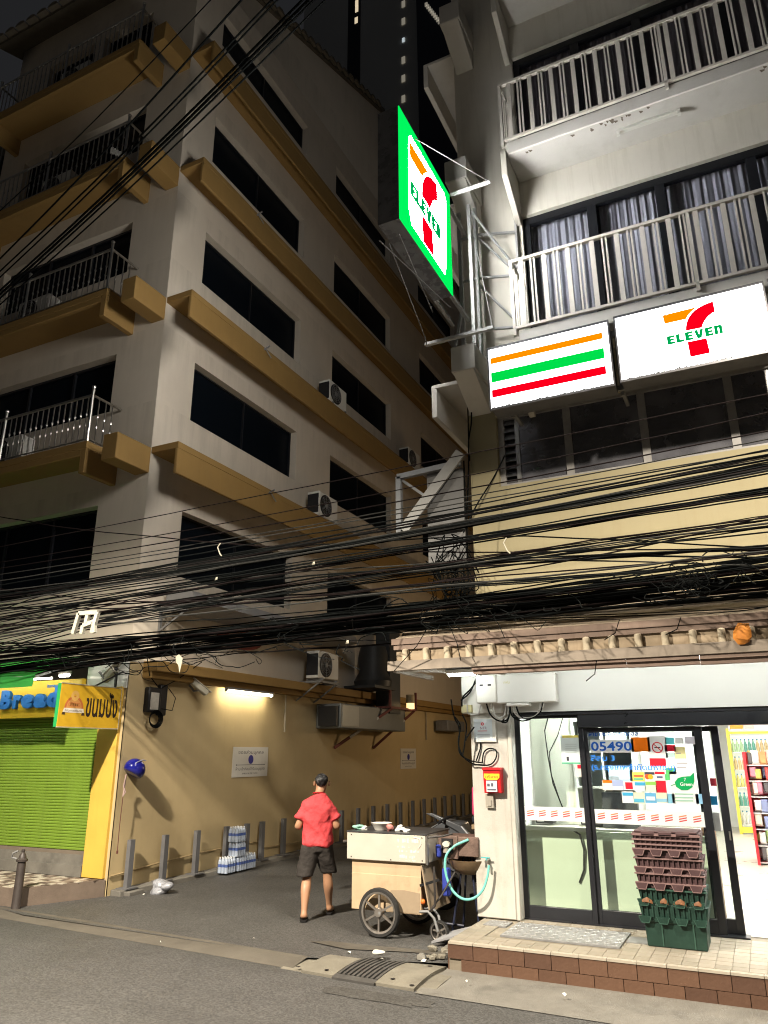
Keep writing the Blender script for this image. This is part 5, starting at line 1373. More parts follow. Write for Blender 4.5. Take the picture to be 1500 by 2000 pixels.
o = blob('plastic_bag', (-8.0, 9.15, .12), (.15, .12, .085), 4, BAGM, amp=.75, sub=4); tag(o, 'crumpled clear plastic bag lying by the alley kerb', 'plastic bag')
LIT = [((-8.15, 8.95), .03), ((-5.2, 7.45), .02), ((-4.0, 7.38), .03), ((-3.6, 7.3), .04), ((-3.2, 7.42), .05), ((-1.75, 6.95), .03), ((-2.6, 6.95), .02), ((-6.0, 6.9), .015)]
PAPERW = M('paper_scrap', (.60, .58, .52), .8, .1, 9)
for i, ((x, y), s_) in enumerate(LIT):
    rg = random.Random(i)
    m = MB(); a = rg.random() * 6; s_ *= .75
    pts = [(x + math.cos(a + k * 1.26) * s_ * rg.uniform(.5, 1.2), y + math.sin(a + k * 1.26) * s_ * rg.uniform(.5, 1.2), .052 + rg.uniform(0, .02)) for k in range(5)]
    m.add(pts + [(x, y, .075)], [(k, (k + 1) % 5, 5) for k in range(5)])
    o = m.build('paper_scrap', PAPERW, None, (x, y, .05)); tag(o, 'small pale scrap of litter lying on the ground', 'litter', 'litter scraps on the ground')
# signs on the alley wall
def wall_sign(label, y0, y1, z0, z1, tilt, dim):
    t = thing('wall_sign', label, 'sign', (XA + .01, (y0 + y1) / 2, z0))
    m = MB(); m.box(XA + .004, XA + .014, y0, y1, z0, z1); m.build('board', M('sign_board_white', (.62, .60, .56), .5, .05, 4, spots=.1), t)
    X = XA + .0155; h = z1 - z0; w_ = y1 - y0
    ink = smat((.05, .05, .06))
    text('ซอยส่วนบุคคล', (X, y0 + w_ * .14, z0 + h * .73), (0, 1, 0), (0, 0, 1), h * .17, ink, t, width=w_ * .72)
    text('ห้ามเข้าก่อนได้รับอนุญาต', (X, y0 + w_ * .09, z0 + h * .19), (0, 1, 0), (0, 0, 1), h * .14, ink, t, width=w_ * .82)
    text('PRIVATE SOI', (X, y0 + w_ * .28, z0 + h * .09), (0, 1, 0), (0, 0, 1), h * .05, ink, t, width=w_ * .42)
    m = MB(); m.box(X - .001, X, y0 + w_ * .1, y1 - w_ * .1, z0 + h * .395, z0 + h * .41)
    for yy, s_ in ((y0 + w_ * .08, 1), (y1 - w_ * .08, -1)): m.add([(X, yy, z0 + h * .4025), (X, yy + s_ * .04, z0 + h * .43), (X, yy + s_ * .04, z0 + h * .375)], [(0, 1, 2)])
    m.build('arrow_line', ink, t, smooth=False)
    m = MB(); m.lathe([(0, 0), (h * .15, 0), (h * .15, .002), (0, .002)], (X - .0015, (y0 + y1) / 2, z0 + h * .58), 'x', 20); m.build('blue_disc', smat((.03, .03, .22)), t, smooth=False)
wall_sign('white Thai notice with a blue disc on the lit part of the alley wall', 11.36, 12.45, 1.54, 2.06, 0, 0)
wall_sign('second white Thai notice further down in the dark part of the alley', 18.5, 19.5, 1.55, 2.06, 0, 0)
# fluorescent batten that lights the wall
t = thing('wall_tube_light', 'lit warm tube light on the yellow ledge of the alley wall', 'light', (-8.4, 11.5, 3.1))
m = MB(); m.box(-8.43, -8.36, 10.85, 12.27, 3.03, 3.068); m.box(-8.42, -8.37, 10.83, 10.86, 2.99, 3.03); m.box(-8.42, -8.37, 12.26, 12.29, 2.99, 3.03); m.build('fitting', GREYSTEEL, t)
m = MB(); m.cyl((-8.395, 10.87, 3.0), (-8.395, 12.25, 3.0), .019, 10); m.build('lit_tube', TUBE_W, t)
# cable junction, camera
t = thing('cable_junction', 'black cable junction box with a pale label high on the alley wall', 'junction box', (-8.5, 9.2, 2.5))
m = MB(); m.box(XA + .003, -8.46, 9.02, 9.30, 2.56, 2.94); m.box(XA + .003, -8.48, 9.3001, 9.46, 2.52, 3.0); m.build('casing', BLACK, t, bevel=.02)
m = MB(); m.box(-8.4599, -8.455, 9.06, 9.24, 2.60, 2.86); m.build('label', M('label_grey', (.42, .40, .36), .6, .2, 14), t)
for i in range(5):
    m = MB(); r = .10 + i * .012; m.tube([(-8.48 + .01 * i, 9.2 + r * math.sin(a * math.pi / 8), 2.52 + r * .9 * math.cos(a * math.pi / 8) - .06) for a in range(16)], .008, 5, closed=True); m.build('coiled_cable', CABLE, t)
m = MB(); m.tube([(-8.44, 9.3, 2.62), (-8.40, 9.5, 2.6), (-8.42, 9.58, 2.8), (-8.46, 9.44, 2.95)], .007, 5); m.tube([(-8.46, 9.2, 2.95), (-8.42, 8.95, 3.1), (-8.2, 8.6, 3.4)], .008, 5); m.tube([(-8.46, 9.3, 2.95), (-8.42, 9.6, 3.1), (-8.2, 9.9, 3.4)], .008, 5); m.build('lead', CABLE, t)
def cctv(label, base, d, up):
    base, d = Vector(base), Vector(d).normalized()
    t = thing('security_camera', label, 'security camera', base)
    m = MB(); c0 = base + Vector((.10, .0, 0)); m.bar(c0 - d * .17, c0 + d * .17, .10, .09); m.build('housing', M('camera_grey', (.36, .34, .28), .5), t, bevel=.012)
    m = MB(); m.bar(c0 - d * .18 + Vector((0, 0, .058)), c0 + d * .24 + Vector((0, 0, .058)), .13, .012); m.build('sun_shield', M('camera_shield', (.42, .39, .32), .5), t)
    m = MB(); m.cyl(c0 + d * .17, c0 + d * .178, .035, 12); m.build('lens', BLACK, t)
    m = MB(); m.tube([base + Vector((-.08, -.05, .05)), base + Vector((0, -.02, -.05)), c0 - Vector((0, 0, .04))], .018, 6); m.build('arm', GREYSTEEL, t)
cctv('grey bullet security camera on the alley wall beside the tube light', (-8.48, 10.1, 3.0), (.25, .8, -.5), 1)
cctv('pale bullet security camera above the hanging yellow sign', (-8.95, 8.56, 3.1), (.8, -.2, .42), 1)
# blue helmet hung on the corner
t = thing('motorcycle_helmet', 'shiny blue helmet hanging from the alley corner by its strap', 'helmet', (-8.44, 8.8, 1.6))
bm = bmesh.new(); bmesh.ops.create_uvsphere(bm, u_segments=24, v_segments=14, radius=.15)
for v in list(bm.verts):
    if v.co.z < -.075: v.co.z = -.075 - (abs(v.co.z) - .075) * .1
    v.co.y *= 1.15
me = bpy.data.meshes.new('shell'); bm.to_mesh(me); bm.free(); me.materials.append(M('helmet_blue', (.012, .014, .20), .12, .05, 4, spec=.7)); me.polygons.foreach_set('use_smooth', [True] * len(me.polygons))
o = bpy.data.objects.new('shell', me); col.objects.link(o); o.parent = t; o.location = (0.02, .02, .13); o.rotation_euler = (R(-28), R(12), 0)
m = MB(); m.tube([(-8.35, 8.70, 1.79), (-8.31, 8.74, 1.83), (-8.30, 8.84, 1.86), (-8.33, 8.94, 1.85)], .008, 6); m.build('visor_trim', smat((.35, .36, .5)), t)
m = MB(); m.tube([(-8.42, 8.66, 1.66), (-8.45, 8.66, 1.5), (-8.42, 8.68, 1.42), (-8.45, 8.66, 1.36)], .010, 5); m.tube([(-8.44, 8.68, 1.62), (-8.46, 8.69, 1.48), (-8.44, 8.66, 1.38)], .010, 5); m.build('strap', M('strap_pink', (.40, .28, .26), .7), t)
m = MB(); m.tube([(-8.45, 8.67, 1.38), (-8.46, 8.67, 1.0), (-8.46, 8.675, .62)], .006, 5); m.tube([(-8.46, 8.675, .64), (-8.46, 8.675, .60)], .014, 6); m.build('hanging_cord', smat((.12, .04, .03)), t)
# sheet metal hood, oval sign
t = thing('sheet_metal_hood', 'grey sheet metal duct running under the lowest alley windows', 'duct', (-8.2, 11.5, 4.2))
HM = M('sheet_metal', (.27, .27, .27), .5, .08, 4, metal=.2)
for i in range(5):
    y0 = 9.25 + i * 1.12
    m = MB(); m.prism([(-8.5, 4.47), (-7.95, 4.45), (-7.9, 4.30), (-8.5, 4.18)], 'y', y0, y0 + 1.11); m.build('hood_panel', HM, t)
m = MB(); m.bar((-8.5, 9.2, 4.16), (-8.0, 9.2, 4.16), .04); m.bar((-8.52, 9.2, 3.85), (-8.0, 9.2, 4.14), .03); m.bar((-8.54, 9.2, 3.82), (-8.54, 9.2, 4.16), .04); m.build('hood_bracket', GREYSTEEL, t)
t = thing('oval_sign', 'faded red oval sign on the alley wall under the metal duct', 'sign', (XA, 11.1, 4.0))
m = MB(); m.lathe([(0, 0), (.34, 0), (.36, .02), (.36, .04), (0, .04)], (XA + .003, 0, 0), 'x', 28)
m.v = [(x, 11.35 + y * 1.9, 3.98 + z * .52) for x, y, z in m.v]; m.build('board', M('oval_red', (.20, .03, .025), .6, .3, 5), t)
m = MB(); m.lathe([(0, 0), (.25, 0), (.25, .004), (0, .004)], (XA + .0435, 0, 0), 'x', 28); m.v = [(x, 11.4 + y * 1.8, 3.99 + z * .45) for x, y, z in m.v]; m.build('face', M('oval_face', (.30, .18, .15), .6, .4, 9), t)
# grey cabinet, flue and painted struts further in
t = thing('wall_cabinet', 'grey metal cabinet fixed under the yellow ledge in the alley', 'cabinet', (-8.2, 15.8, 2.4))
m = MB(); m.box(XA + .01, -7.95, 14.2, 17.5, 2.45, 2.96); m.build('casing', M('cabinet_grey', (.17, .18, .18), .45, .1, 3, metal=.3), t, bevel=.02)
m = MB(); m.box(-7.949, -7.94, 14.25, 15.0, 2.5, 2.92); m.build('door', M('cabinet_door', (.26, .27, .26), .45, .1, 3, metal=.3), t)
m = MB(); m.box(-8.45, -8.0, 14.10, 14.199, 2.5, 2.9); m.build('vent', BLACK, t)
t = thing('kitchen_flue', 'tall dark sheet metal flue rising beside the alley wall', 'flue', (-8.0, 16.8, 2.9))
m = MB(); m.box(-8.28, -7.9, 16.5, 17.1, 2.85, 5.1); m.build('duct', M('flue_dark', (.055, .06, .065), .5, .15, 4, metal=.2), t)
m = MB(); m.lathe([(.0, 3.42), (.42, 3.42), (.45, 3.55), (.34, 3.75), (.36, 4.1), (.30, 4.35), (0, 4.35)], (-8.05, 15.9, 0), n=14); m.box(-8.5, -7.7, 15.3, 16.4, 3.36, 3.42); m.build('fan_housing', M('fan_dark', (.03, .032, .034), .5, .2, 4), t)
STR1, STR2 = M('strut_dark_red', (.16, .05, .04), .6, .15, 6), M('strut_white', (.5, .48, .44), .6, .1, 6)
t = thing('strut_bracket', 'pair of dark red and white struts holding up the flue', 'bracket', (-8.2, 16.8, 2.2))
for yy, y_up in ((15.0, 16.3), (16.9, 17.6)):
    a, b = Vector((XA + .02, yy, 2.06)), Vector((-7.75, y_up, 2.95))
    for k in range(4):
        m = MB(); m.bar(a + (b - a) * k / 4, a + (b - a) * (k + .999) / 4, .055); m.build('strut_section', STR2 if k in (1, 2) and not (yy > 16 and k == 1) else STR1, t)
m = MB(); m.bar((-8.5, 16.2, 2.97), (-7.75, 16.2, 2.97), .05); m.bar((-7.75, 16.2, 2.97), (-7.75, 17.7, 2.97), .05); m.bar((-7.75, 16.2, 2.97), (-7.75, 16.2, 3.4), .05); m.bar((-7.75, 17.7, 2.97), (-7.75, 17.7, 3.4), .05); m.bar((-7.75, 17.7, 2.97), (-8.5, 17.7, 2.97), .05); m.build('frame', STR1, t)
t = thing('alley_lantern', 'small warm lit lantern beside the flue in the alley', 'light', (-7.8, 17.3, 2.9))
m = MB(); m.cyl((-7.72, 17.3, 3.12), (-7.72, 17.3, 3.32), .11, 14); m.build('cap', M('lantern_cap', (.36, .28, .16), .5), t)
m = MB(); m.cyl((-7.72, 17.3, 2.98), (-7.72, 17.3, 3.1199), .10, 14); m.build('glow', E('lantern_glow', (1, .62, .25), 1.6), t)
for i, (y0, z0) in enumerate(((12.95, 2.35), (20.2, 2.3))):
    m = MB(); m.cyl((-8.53, y0, z0), (-8.53, y0, 3.06), .018, 6); o = m.build('drain_pipe', M('pale_pipe', (.34, .30, .22), .6), None, (-8.53, y0, z0)); tag(o, ('thin pale pipe hanging from the ledge right of the lit tube', 'thin dim pipe hanging from the ledge beyond the flue')[i], 'pipe')
# dim lamp mass deep in the alley
t = thing('wall_fixture', 'dim grey fixture on the alley wall beyond the flue', 'fixture', (-8.4, 21.5, 2.6))
m = MB(); m.box(-8.5, -8.1, 20.8, 22.2, 2.55, 2.85); m.build('body', GREYSTEEL, t, bevel=.03)

# ================================================================== drain cover with curved cast iron grate
D = thing('drain_cover', 'humped concrete drain cover with a curved iron grate at the road edge', 'drain cover', (-3.6, 7.05, 0))
def hump(v):  # height across the slab
    return .026 + .032 * math.sin(math.pi * min(1, max(0, v))) ** .8
def strip_(m, x0, x1, v0, v1, dz=0.0, nn=8, y0=6.72, y1=7.46, th=.05):
    sk = -.10
    for k in range(nn):
        a, b = v0 + (v1 - v0) * k / nn, v0 + (v1 - v0) * (k + 1) / nn
        q = [(x0 + .0, a), (x1, a), (x1, b), (x0, b)]
        top = [(x, y0 + (y1 - y0) * v + sk * (x + 4.3) / 1.4 * (1 - v) * .9, hump(v) + dz) for x, v in q]
        bot = [(x, y, z - th) for x, y, z in top]
        m.add(top + bot, [(0, 1, 2, 3), (7, 6, 5, 4), (0, 4, 5, 1), (1, 5, 6, 2), (2, 6, 7, 3), (3, 7, 4, 0)])
m = MB(); strip_(m, -4.42, -2.82, -.06, 1.06, -.03, 10, th=.06); m.build('surround', CONC, D)
m = MB(); strip_(m, -4.16, -3.80, .04, .97, -.003); m.build('concrete_panel', CONC, D)
m = MB(); strip_(m, -3.36, -2.98, .04, .97, -.003); m.build('concrete_panel', CONC, D)
m = MB(); strip_(m, -3.795, -3.365, .0, .97, -.028, th=.01); m.build('grate_pit', BLACK, D)
gi = MB(); strip_(gi, -3.79, -3.765, .08, .93, .004, 8, th=.03)
IG = M('cast_iron', (.06, .057, .053), .6, .25, 12)
for k in range(9):
    m = MB(); x = -3.78 + k * .049; strip_(m, x, x + .026, .10, .93, .004, 7, th=.03); m.build('grate_bar', IG, D)
m = MB()
strip_(m, -3.80, -3.36, .0, .10, -.001, 1, th=.03); strip_(m, -3.80, -3.36, .93, .97, -.001, 1, th=.03); strip_(m, -3.80, -3.36, .48, .52, -.004, 1, th=.02)
m.build('grate_rim', IG, D)
for x, v in ((-4.06, .85), (-3.92, .14), (-3.24, .18), (-3.10, .82), (-4.22, .10), (-3.02, .1)):
    y = 6.72 + .74 * v - .1 * (x + 4.3) / 1.4 * (1 - v) * .9
    m = MB(); m.lathe([(0, .002), (.022, .002)], (x, y, hump(v)), n=10); m.build('lifting_hole', BLACK, D)
o = blob('paper_scrap', (-3.62, 7.3, .115), (.06, .05, .02), 8, PAPERW); tag(o, 'crumpled white tissue lying on the iron drain grate', 'litter')
# rubble at the corner of the step
for i in range(14):
    rg = random.Random(i + 40); r_ = rg.uniform(.03, .075)
    o = blob('rubble_stone', (-3.02 - rg.uniform(0, .28), 7.45 + rg.uniform(0, .75), .05 + r_ * .5), (r_, r_ * .8, r_ * .65), i + 50, CONC if i % 2 else CONC_G, sub=1)
    tag(o, 'small broken stone in the rubble beside the store step', 'rubble stone', 'rubble beside the store step')
m = MB(); m.add([(-3.36, 7.98, .10), (-2.95, 8.12, .20), (-2.97, 8.38, .22), (-3.25, 8.28, .15), (-3.36, 7.98, .08), (-2.95, 8.12, .18), (-2.97, 8.38, .20), (-3.25, 8.28, .13)], [(0, 1, 2, 3), (7, 6, 5, 4), (0, 4, 5, 1), (1, 5, 6, 2), (2, 6, 7, 3), (3, 7, 4, 0)])
o = m.build('foil_sheet', M('foil_grey', (.32, .32, .33), .4, .15, 14, metal=.2), None, (-3.1, 8.2, .1)); tag(o, 'bent grey sheet lying on the rubble beside the column', 'sheet')

# ================================================================== towers far behind, between the two buildings
TW = M('tower_wall', (.55, .54, .50), .9, .05, .1)
def tower(label, cx, y, wx, wy, h, mat, rows=0):
    t = thing('high_rise_tower', label, 'building', (cx, y, 0))
    m = MB(); m.box(cx - wx / 2, cx + wx / 2, y, y + wy, 0, h); m.build('wall', mat, t)
    return t
t = tower('tall dark tower with strings of lit windows between the two buildings', -24.3, 45.5, 13.0, 12, 95, TW)
LW = [E('lit_window_%d' % i, c, s_) for i, (c, s_) in enumerate((((1, .82, .55), .6), ((.75, .85, .9), .5), ((1, .9, .7), .16)))]
wm = [MB().box(-.16, .16, -.05, .0, 0, .75).mesh('window', l_) for l_ in LW]
for (px, py) in ((697, 12), (697, 24), (696, 46), (693, 214)):
    p_ = at(px, py, 'y', 45.46); piece('window', wm[py % 2], p_, t)
for py in (14, 48, 124, 160, 200): p_ = at(788, py, 'y', 45.46); piece('window', wm[2], p_, t)
for py in (82, 240): p_ = at(788, py, 'y', 45.46); piece('window', wm[1], p_, t, scale=(.7, 1, .6))
m = MB(); a, b = at(688, 215, 'y', 45.44), at(702, 0, 'y', 45.44); m.box(b.x - 1.2, b.x + .1, 45.44, 45.49, 40, 95); m.build('window_strip', FLAT('tower_strip', (.004, .004, .009), .4), t)
t = tower('narrow blue black tower rising beside the store building', -16.4, 44, 3.6, 10, 90, M('tower_glass', (.02, .024, .04), .35, .1, .3))
m = MB()
for i in range(9):
    z = 48 + i * 2.6
    p_ = at(832 + i * 3.2, 8 + i * 4.2, 'y', 43.9); m.box(p_.x - .12, p_.x + .12, 43.9, 43.99, p_.z - .2, p_.z + .2)
m.build('lit_slot', LW[2], t)

# ================================================================== overhead cables
def sag_cable(name, label, group, pts, r, mat, n=26, wob=0.0, seed=0):
    """pts: three (px, py, y) readings of the photograph; a parabola through them in its own vertical plane"""
    A3 = [at(px, py, 'y', y) for px, py, y in pts]
    x0, x1, x2 = (p.x for p in A3)
    def lag(x, i):
        v = [getattr(p, i) for p in A3]
        return v[0] * (x - x1) * (x - x2) / ((x0 - x1) * (x0 - x2)) + v[1] * (x - x0) * (x - x2) / ((x1 - x0) * (x1 - x2)) + v[2] * (x - x0) * (x - x1) / ((x2 - x0) * (x2 - x1))
    xa_, xb_ = min(x0, x2) - 2.5, max(x0, x2) + 3.0
    rg = random.Random(seed); ph = rg.random() * 6
    P = []
    for k in range(n + 1):
        x = xa_ + (xb_ - xa_) * k / n
        P.append((x, lag(x, 'y'), lag(x, 'z') + wob * math.sin(x * 2.1 + ph) + wob * .6 * math.sin(x * 5.3 + ph * 2)))
    m = MB(); m.tube(P, r, 5)
    return tag(m.build(name, mat, None, P[n // 2]), label, 'cable', group)
rng = random.Random(21)
GC = 'overhead cables strung along the street'
LC = {'upper': 'thin black cable crossing just below the dark strip window', 'clump': 'black cable in the tight clump above the middle of the yellow wall', 'lower': 'black cable in the loose strands just above the dense bundle', 'cross': 'black cable slanting across the other strands before the yellow wall', 'fan': 'thin black overhead cable crossing the yellow store wall', 'mid': 'black overhead cable in the loose fan above the main bundle', 'band': 'black overhead cable in the dense bundle above the store canopy', 'low': 'black overhead cable sagging just below the dense bundle'}
k = 0
def addc(l, m_, r_, rad, kind, wob=.008):
    global k
    k += 1
    y = rng.uniform(7.60, 7.86) if kind in ('band', 'low') else rng.uniform(6.85, 7.35)
    mt = rng.choice((CABLE, CABLE, CABLE, CABLE2, CABLE3) if kind not in ('band', 'low') else (CABLE, CABLE, CABLE, CABLE2))
    sag_cable('overhead_cable', LC[kind], GC, [(0, l, y), (750, m_, y), (1500, r_, y)], rad, mt, 30, wob, k)
# separate upper cables
for l, m_, r_, rad in ((1068, 920, 770, .006), (1098, 962, 806, .006), (1110, 985, 842, .008), (1122, 1000, 858, .007), (1135, 1008, 880, .007)): addc(l, m_, r_, rad, 'upper', .003)
# cluster that thickens at the right
for i in range(17): q = rng.gauss(.5, .22); addc(1150 + 45 * q, 1044 + 18 * q, 900 + 34 * q, rng.uniform(.006, .011), 'clump', .006)
for i in range(7): q = rng.random(); addc(1125 + 45 * q + rng.uniform(-6, 6), 1008 + 30 * q, 868 + 30 * q, rng.uniform(.006, .011), 'fan', .006)
for i in range(12): q = rng.gauss(.5, .25); addc(1190 + 46 * q + rng.uniform(-10, 10), 1072 + 22 * q, 950 + 26 * q, rng.uniform(.006, .010), 'mid', .006)
for i in range(10): q = rng.gauss(.5, .3); addc(1220 + 40 * q, 1112 + 26 * q, 1004 + 40 * q, rng.uniform(.005, .009), 'lower', .008)
# crossing cables
for l, m_, r_ in ((1190, 1055, 1072), (1010, 1075, 1068), (1225, 1105, 1105), (1150, 1150, 1010), (1260, 1120, 1040)): addc(l, m_, r_, .008, 'cross', .008)
# dense bundle
for i in range(40):
    q = rng.gauss(.5, .29); q = min(1, max(0, q))
    addc(1268 + q * 52 + rng.uniform(-8, 8), 1186 + q * 44 + rng.uniform(-4, 4), 1092 + q * 66 + rng.uniform(-6, 6), rng.uniform(.006, .013), 'band', .007)
# low strays
for i in range(10): addc(rng.uniform(1235, 1330), rng.uniform(1215, 1262), rng.uniform(1150, 1215), rng.uniform(.005, .008), 'low', .012)
for i in range(12): addc(rng.uniform(1185, 1280), rng.uniform(1110, 1190), rng.uniform(1060, 1100), rng.uniform(.006, .011), 'mid', .008)
# steep cables across the upper left
for i, (x1, y1, x2, y2, rad) in enumerate(((-20, 430, 430, -20, .007), (-20, 525, 480, -10, .012), (-20, 548, 540, -10, .011), (-20, 560, 570, -30, .010), (-20, 585, 610, -20, .014), (-20, 592, 622, -20, .016), (-20, 600, 632, -20, .012), (-20, 612, 655, -20, .010))):
    a, b = at(x1, y1, 'y', 7.0), at(x2, y2, 'y', 5.6)
    d = b - a; P = []
    for q in range(13):
        u = -.15 + 1.4 * q / 12; p_ = a + d * u; p_.z -= .12 * math.sin(math.pi * min(1, max(0, u))); P.append(p_)
    m = MB(); m.tube(P, rad * 1.25, 6); o = m.build('thick_cable', CABLE, None, P[6]); tag(o, '%s thick black cable from the top of the slanting bunch over the apartment block' % ORD[i], 'cable', 'slanting cables over the apartment block')
# looping strays and ties
def spline(P_, sub=5):
    out = []
    for k in range(len(P_) - 1):
        for q in range(sub):
            u = q / sub; p0, p1, p2, p3 = P_[max(k - 1, 0)], P_[k], P_[k + 1], P_[min(k + 2, len(P_) - 1)]
            out.append(.5 * ((2 * p1) + (p2 - p0) * u + (2 * p0 - 5 * p1 + 4 * p2 - p3) * u ** 2 + (3 * p1 - p0 - 3 * p2 + p3) * u ** 3))
    return out + [P_[-1]]
tang = MB()
for i in range(70):
    cx_ = rng.uniform(40, 1480); base = 1295 - (cx_ / 1500) * 180 + (25 if cx_ < 700 else 0)
    P_ = []
    px, py = cx_, base + rng.uniform(-40, 25)
    for q in range(5):
        P_.append(at(px, py, 'y', rng.uniform(6.8, 7.15))); px += rng.uniform(-12, 42); py += rng.uniform(-16, 20)
    tang.tube(spline(P_, 4), rng.uniform(.003, .006), 4)
for i in range(26):   # coils at the store corner
    cx_, cy_ = rng.uniform(850, 925), rng.uniform(1075, 1185)
    P_ = [at(cx_ + rng.uniform(-26, 26), cy_ + rng.uniform(-42, 42), 'y', rng.uniform(8.0, 8.45)) for q in range(6)]
    tang.tube(spline(P_, 4), rng.uniform(.004, .008), 4)
for i in range(16):
    cx_, cy_ = rng.uniform(1300, 1375), rng.uniform(1100, 1165)
    P_ = [at(cx_ + 16 * math.cos(q * 1.1 + i), cy_ + 10 * math.sin(q * 1.1 + i), 'y', rng.uniform(6.85, 6.95)) for q in range(7)]
    tang.tube(spline(P_, 4), .004, 4)
o = tang.build('cable_tangle', CABLE); tag(o, 'tangle of thin loose cable ends around the overhead bundle', 'cable tangle', kind='stuff')
for i, (x1, y1, x2, y2) in enumerate(((913, 770, 916, 1170), (906, 900, 909, 1180), (920, 790, 917, 900), (986, 890, 905, 1040))):
    a, b = at(x1, y1, 'y', 8.5), at(x2, y2, 'y', 8.5 if i < 3 else 8.0)
    m = MB(); m.tube(spline([a, (a * 2 + b) / 3 + Vector((.02, -.02, 0)), (a + b * 2) / 3 - Vector((.02, .0, 0)), b]), .010, 5); o = m.build('riser_cable', CABLE, None, a); tag(o, 'black cable dropping down the store building corner', 'cable', 'cables dropping down the store corner')
for i, (x1, y1, x2, y2) in enumerate(((770, 1310, 850, 1200), (875, 1215, 900, 1290), (1145, 1330, 1165, 1290), (1180, 1250, 1210, 1210), (1300, 1240, 1330, 1205), (955, 1190, 985, 1245))):
    a, b = at(x1, y1, 'y', 7.36), at(x2, y2, 'y', 7.1)
    m = MB(); m.tube([a, (a + b) / 2 + Vector((.03, 0, -.03)), b], .005, 4); o = m.build('drop_wire', CABLE, None, a); tag(o, 'thin black wire dropping from the bundle to the canopy', 'wire', 'wires dropping to the canopy')
m = MB()
TIE = M('tie_pale', (.34, .32, .25), .6)
for i, (px, py, kind) in enumerate(((430, 1072, 0), (612, 1100, 1), (422, 1130, 1), (990, 1064, 0), (678, 1254, 1), (350, 1290, 2))):
    p_ = at(px, py, 'y', 6.75)
    m = MB()
    if kind == 0: m.tube([p_ + Vector((0, 0, .07)), p_ + Vector((-.03, -.01, .02)), p_ + Vector((.0, 0, -.06)), p_ + Vector((.03, 0, -.09))], .008, 5)
    elif kind == 1: m.add([p_ + Vector((-.018, 0, -.02)), p_ + Vector((.018, 0, -.015)), p_ + Vector((.015, .01, .02)), p_ + Vector((-.012, .01, .018)), p_ + Vector((0, -.012, 0))], [(0, 1, 4), (1, 2, 4), (2, 3, 4), (3, 0, 4)])
    else: m.add([p_ + Vector((-.06, 0, .05)), p_ + Vector((.0, -.01, .07)), p_ + Vector((.05, 0, .02)), p_ + Vector((.02, 0, -.14)), p_ + Vector((-.01, 0, -.05)), p_ + Vector((-.05, .01, -.02))], [(0, 1, 4, 5), (1, 2, 3, 4)])
    o = m.build('cable_tag', TIE, None, p_); tag(o, ('pale strip tied round an overhead cable before the dark window', 'small white tag on a cable beside the lowest right dark window', 'small white tag on a cable under the pale curled strip', 'pale strip tied round the cables on the yellow store wall', 'small white tag on a cable above the low air conditioner', 'yellowed plastic scrap caught on the cables above the wall camera')[i], 'tag', 'tags on the overhead cables')
# broken white letter frame hung in the cables
t = thing('broken_letter_sign', 'broken white letter frame hanging among the cables on the left', 'sign', at(165, 1215, 'y', 6.6))
Q = lambda px, py: at(px, py, 'y', 6.6)
m = MB()
for a, b in (((155, 1198), (143, 1238)), ((191, 1196), (180, 1236)), ((155, 1198), (191, 1196)), ((163, 1222), (184, 1214)), ((172, 1200), (168, 1220)), ((163, 1222), (160, 1238)), ((184, 1214), (184, 1236))):
    m.bar(Q(*a), Q(*b), .05, .04, up=(0, 1, 0))
m.build('frame', M('letter_white', (.42, .41, .34), .6, .2, 9), t)
o = blob('dry_leaf', at(1450, 1232, 'y', 7.4), (.07, .03, .10), 77, M('orange_leaf', (.55, .20, .03), .7, .25, 9), amp=.5, sub=2); tag(o, 'orange dried leaf bundle stuck on the canopy ridge', 'dried leaf')
# ================================================================== food cart
Ct_ = thing('food_cart', 'street food cart with steel top box, plywood body and spoked wheels', 'cart', (-3.98, 8.5, .05))
BRUSH = M('brushed_steel', (.50, .465, .40), .45, .06, 3, metal=.12, spots=.2, spots_c=(.55, .5, .42), spots_s=2)
PLY = M('plywood', (.48, .355, .225), .7, .08, 3, spots=.3, spots_c=(.22, .14, .08), spots_s=4, streak=.22, streak_c=(.3, .19, .1))
PLY2 = M('plywood_stained', (.30, .23, .155), .75, .1, 4, spots=.3, spots_c=(.2, .15, .1))
m = MB(); m.box(-4.46, -3.48, 8.15, 8.86, .80, 1.085); m.build('steel_box', BRUSH, Ct_, bevel=.008)
m = MB(); m.box(-4.462, -3.47, 8.145, 8.865, 1.0851, 1.10); m.build('top_board', M('cart_top', (.05, .05, .052), .35, .2, 6), Ct_)
m = MB(); m.box(-4.41, -3.555, 8.19, 8.82, .66, .7999); m.build('upper_board', PLY, Ct_)
m = MB(); m.box(-4.41, -3.555, 8.185, 8.825, .29, .6599); m.build('plywood_body', PLY, Ct_, bevel=.004)
m = MB(); m.prism([(-4.0, .30), (-3.57, .30), (-3.57, .50), (-3.75, .52), (-3.92, .51)], 'y', 8.181, 8.1845); m.build('repair_patch', PLY2, Ct_)
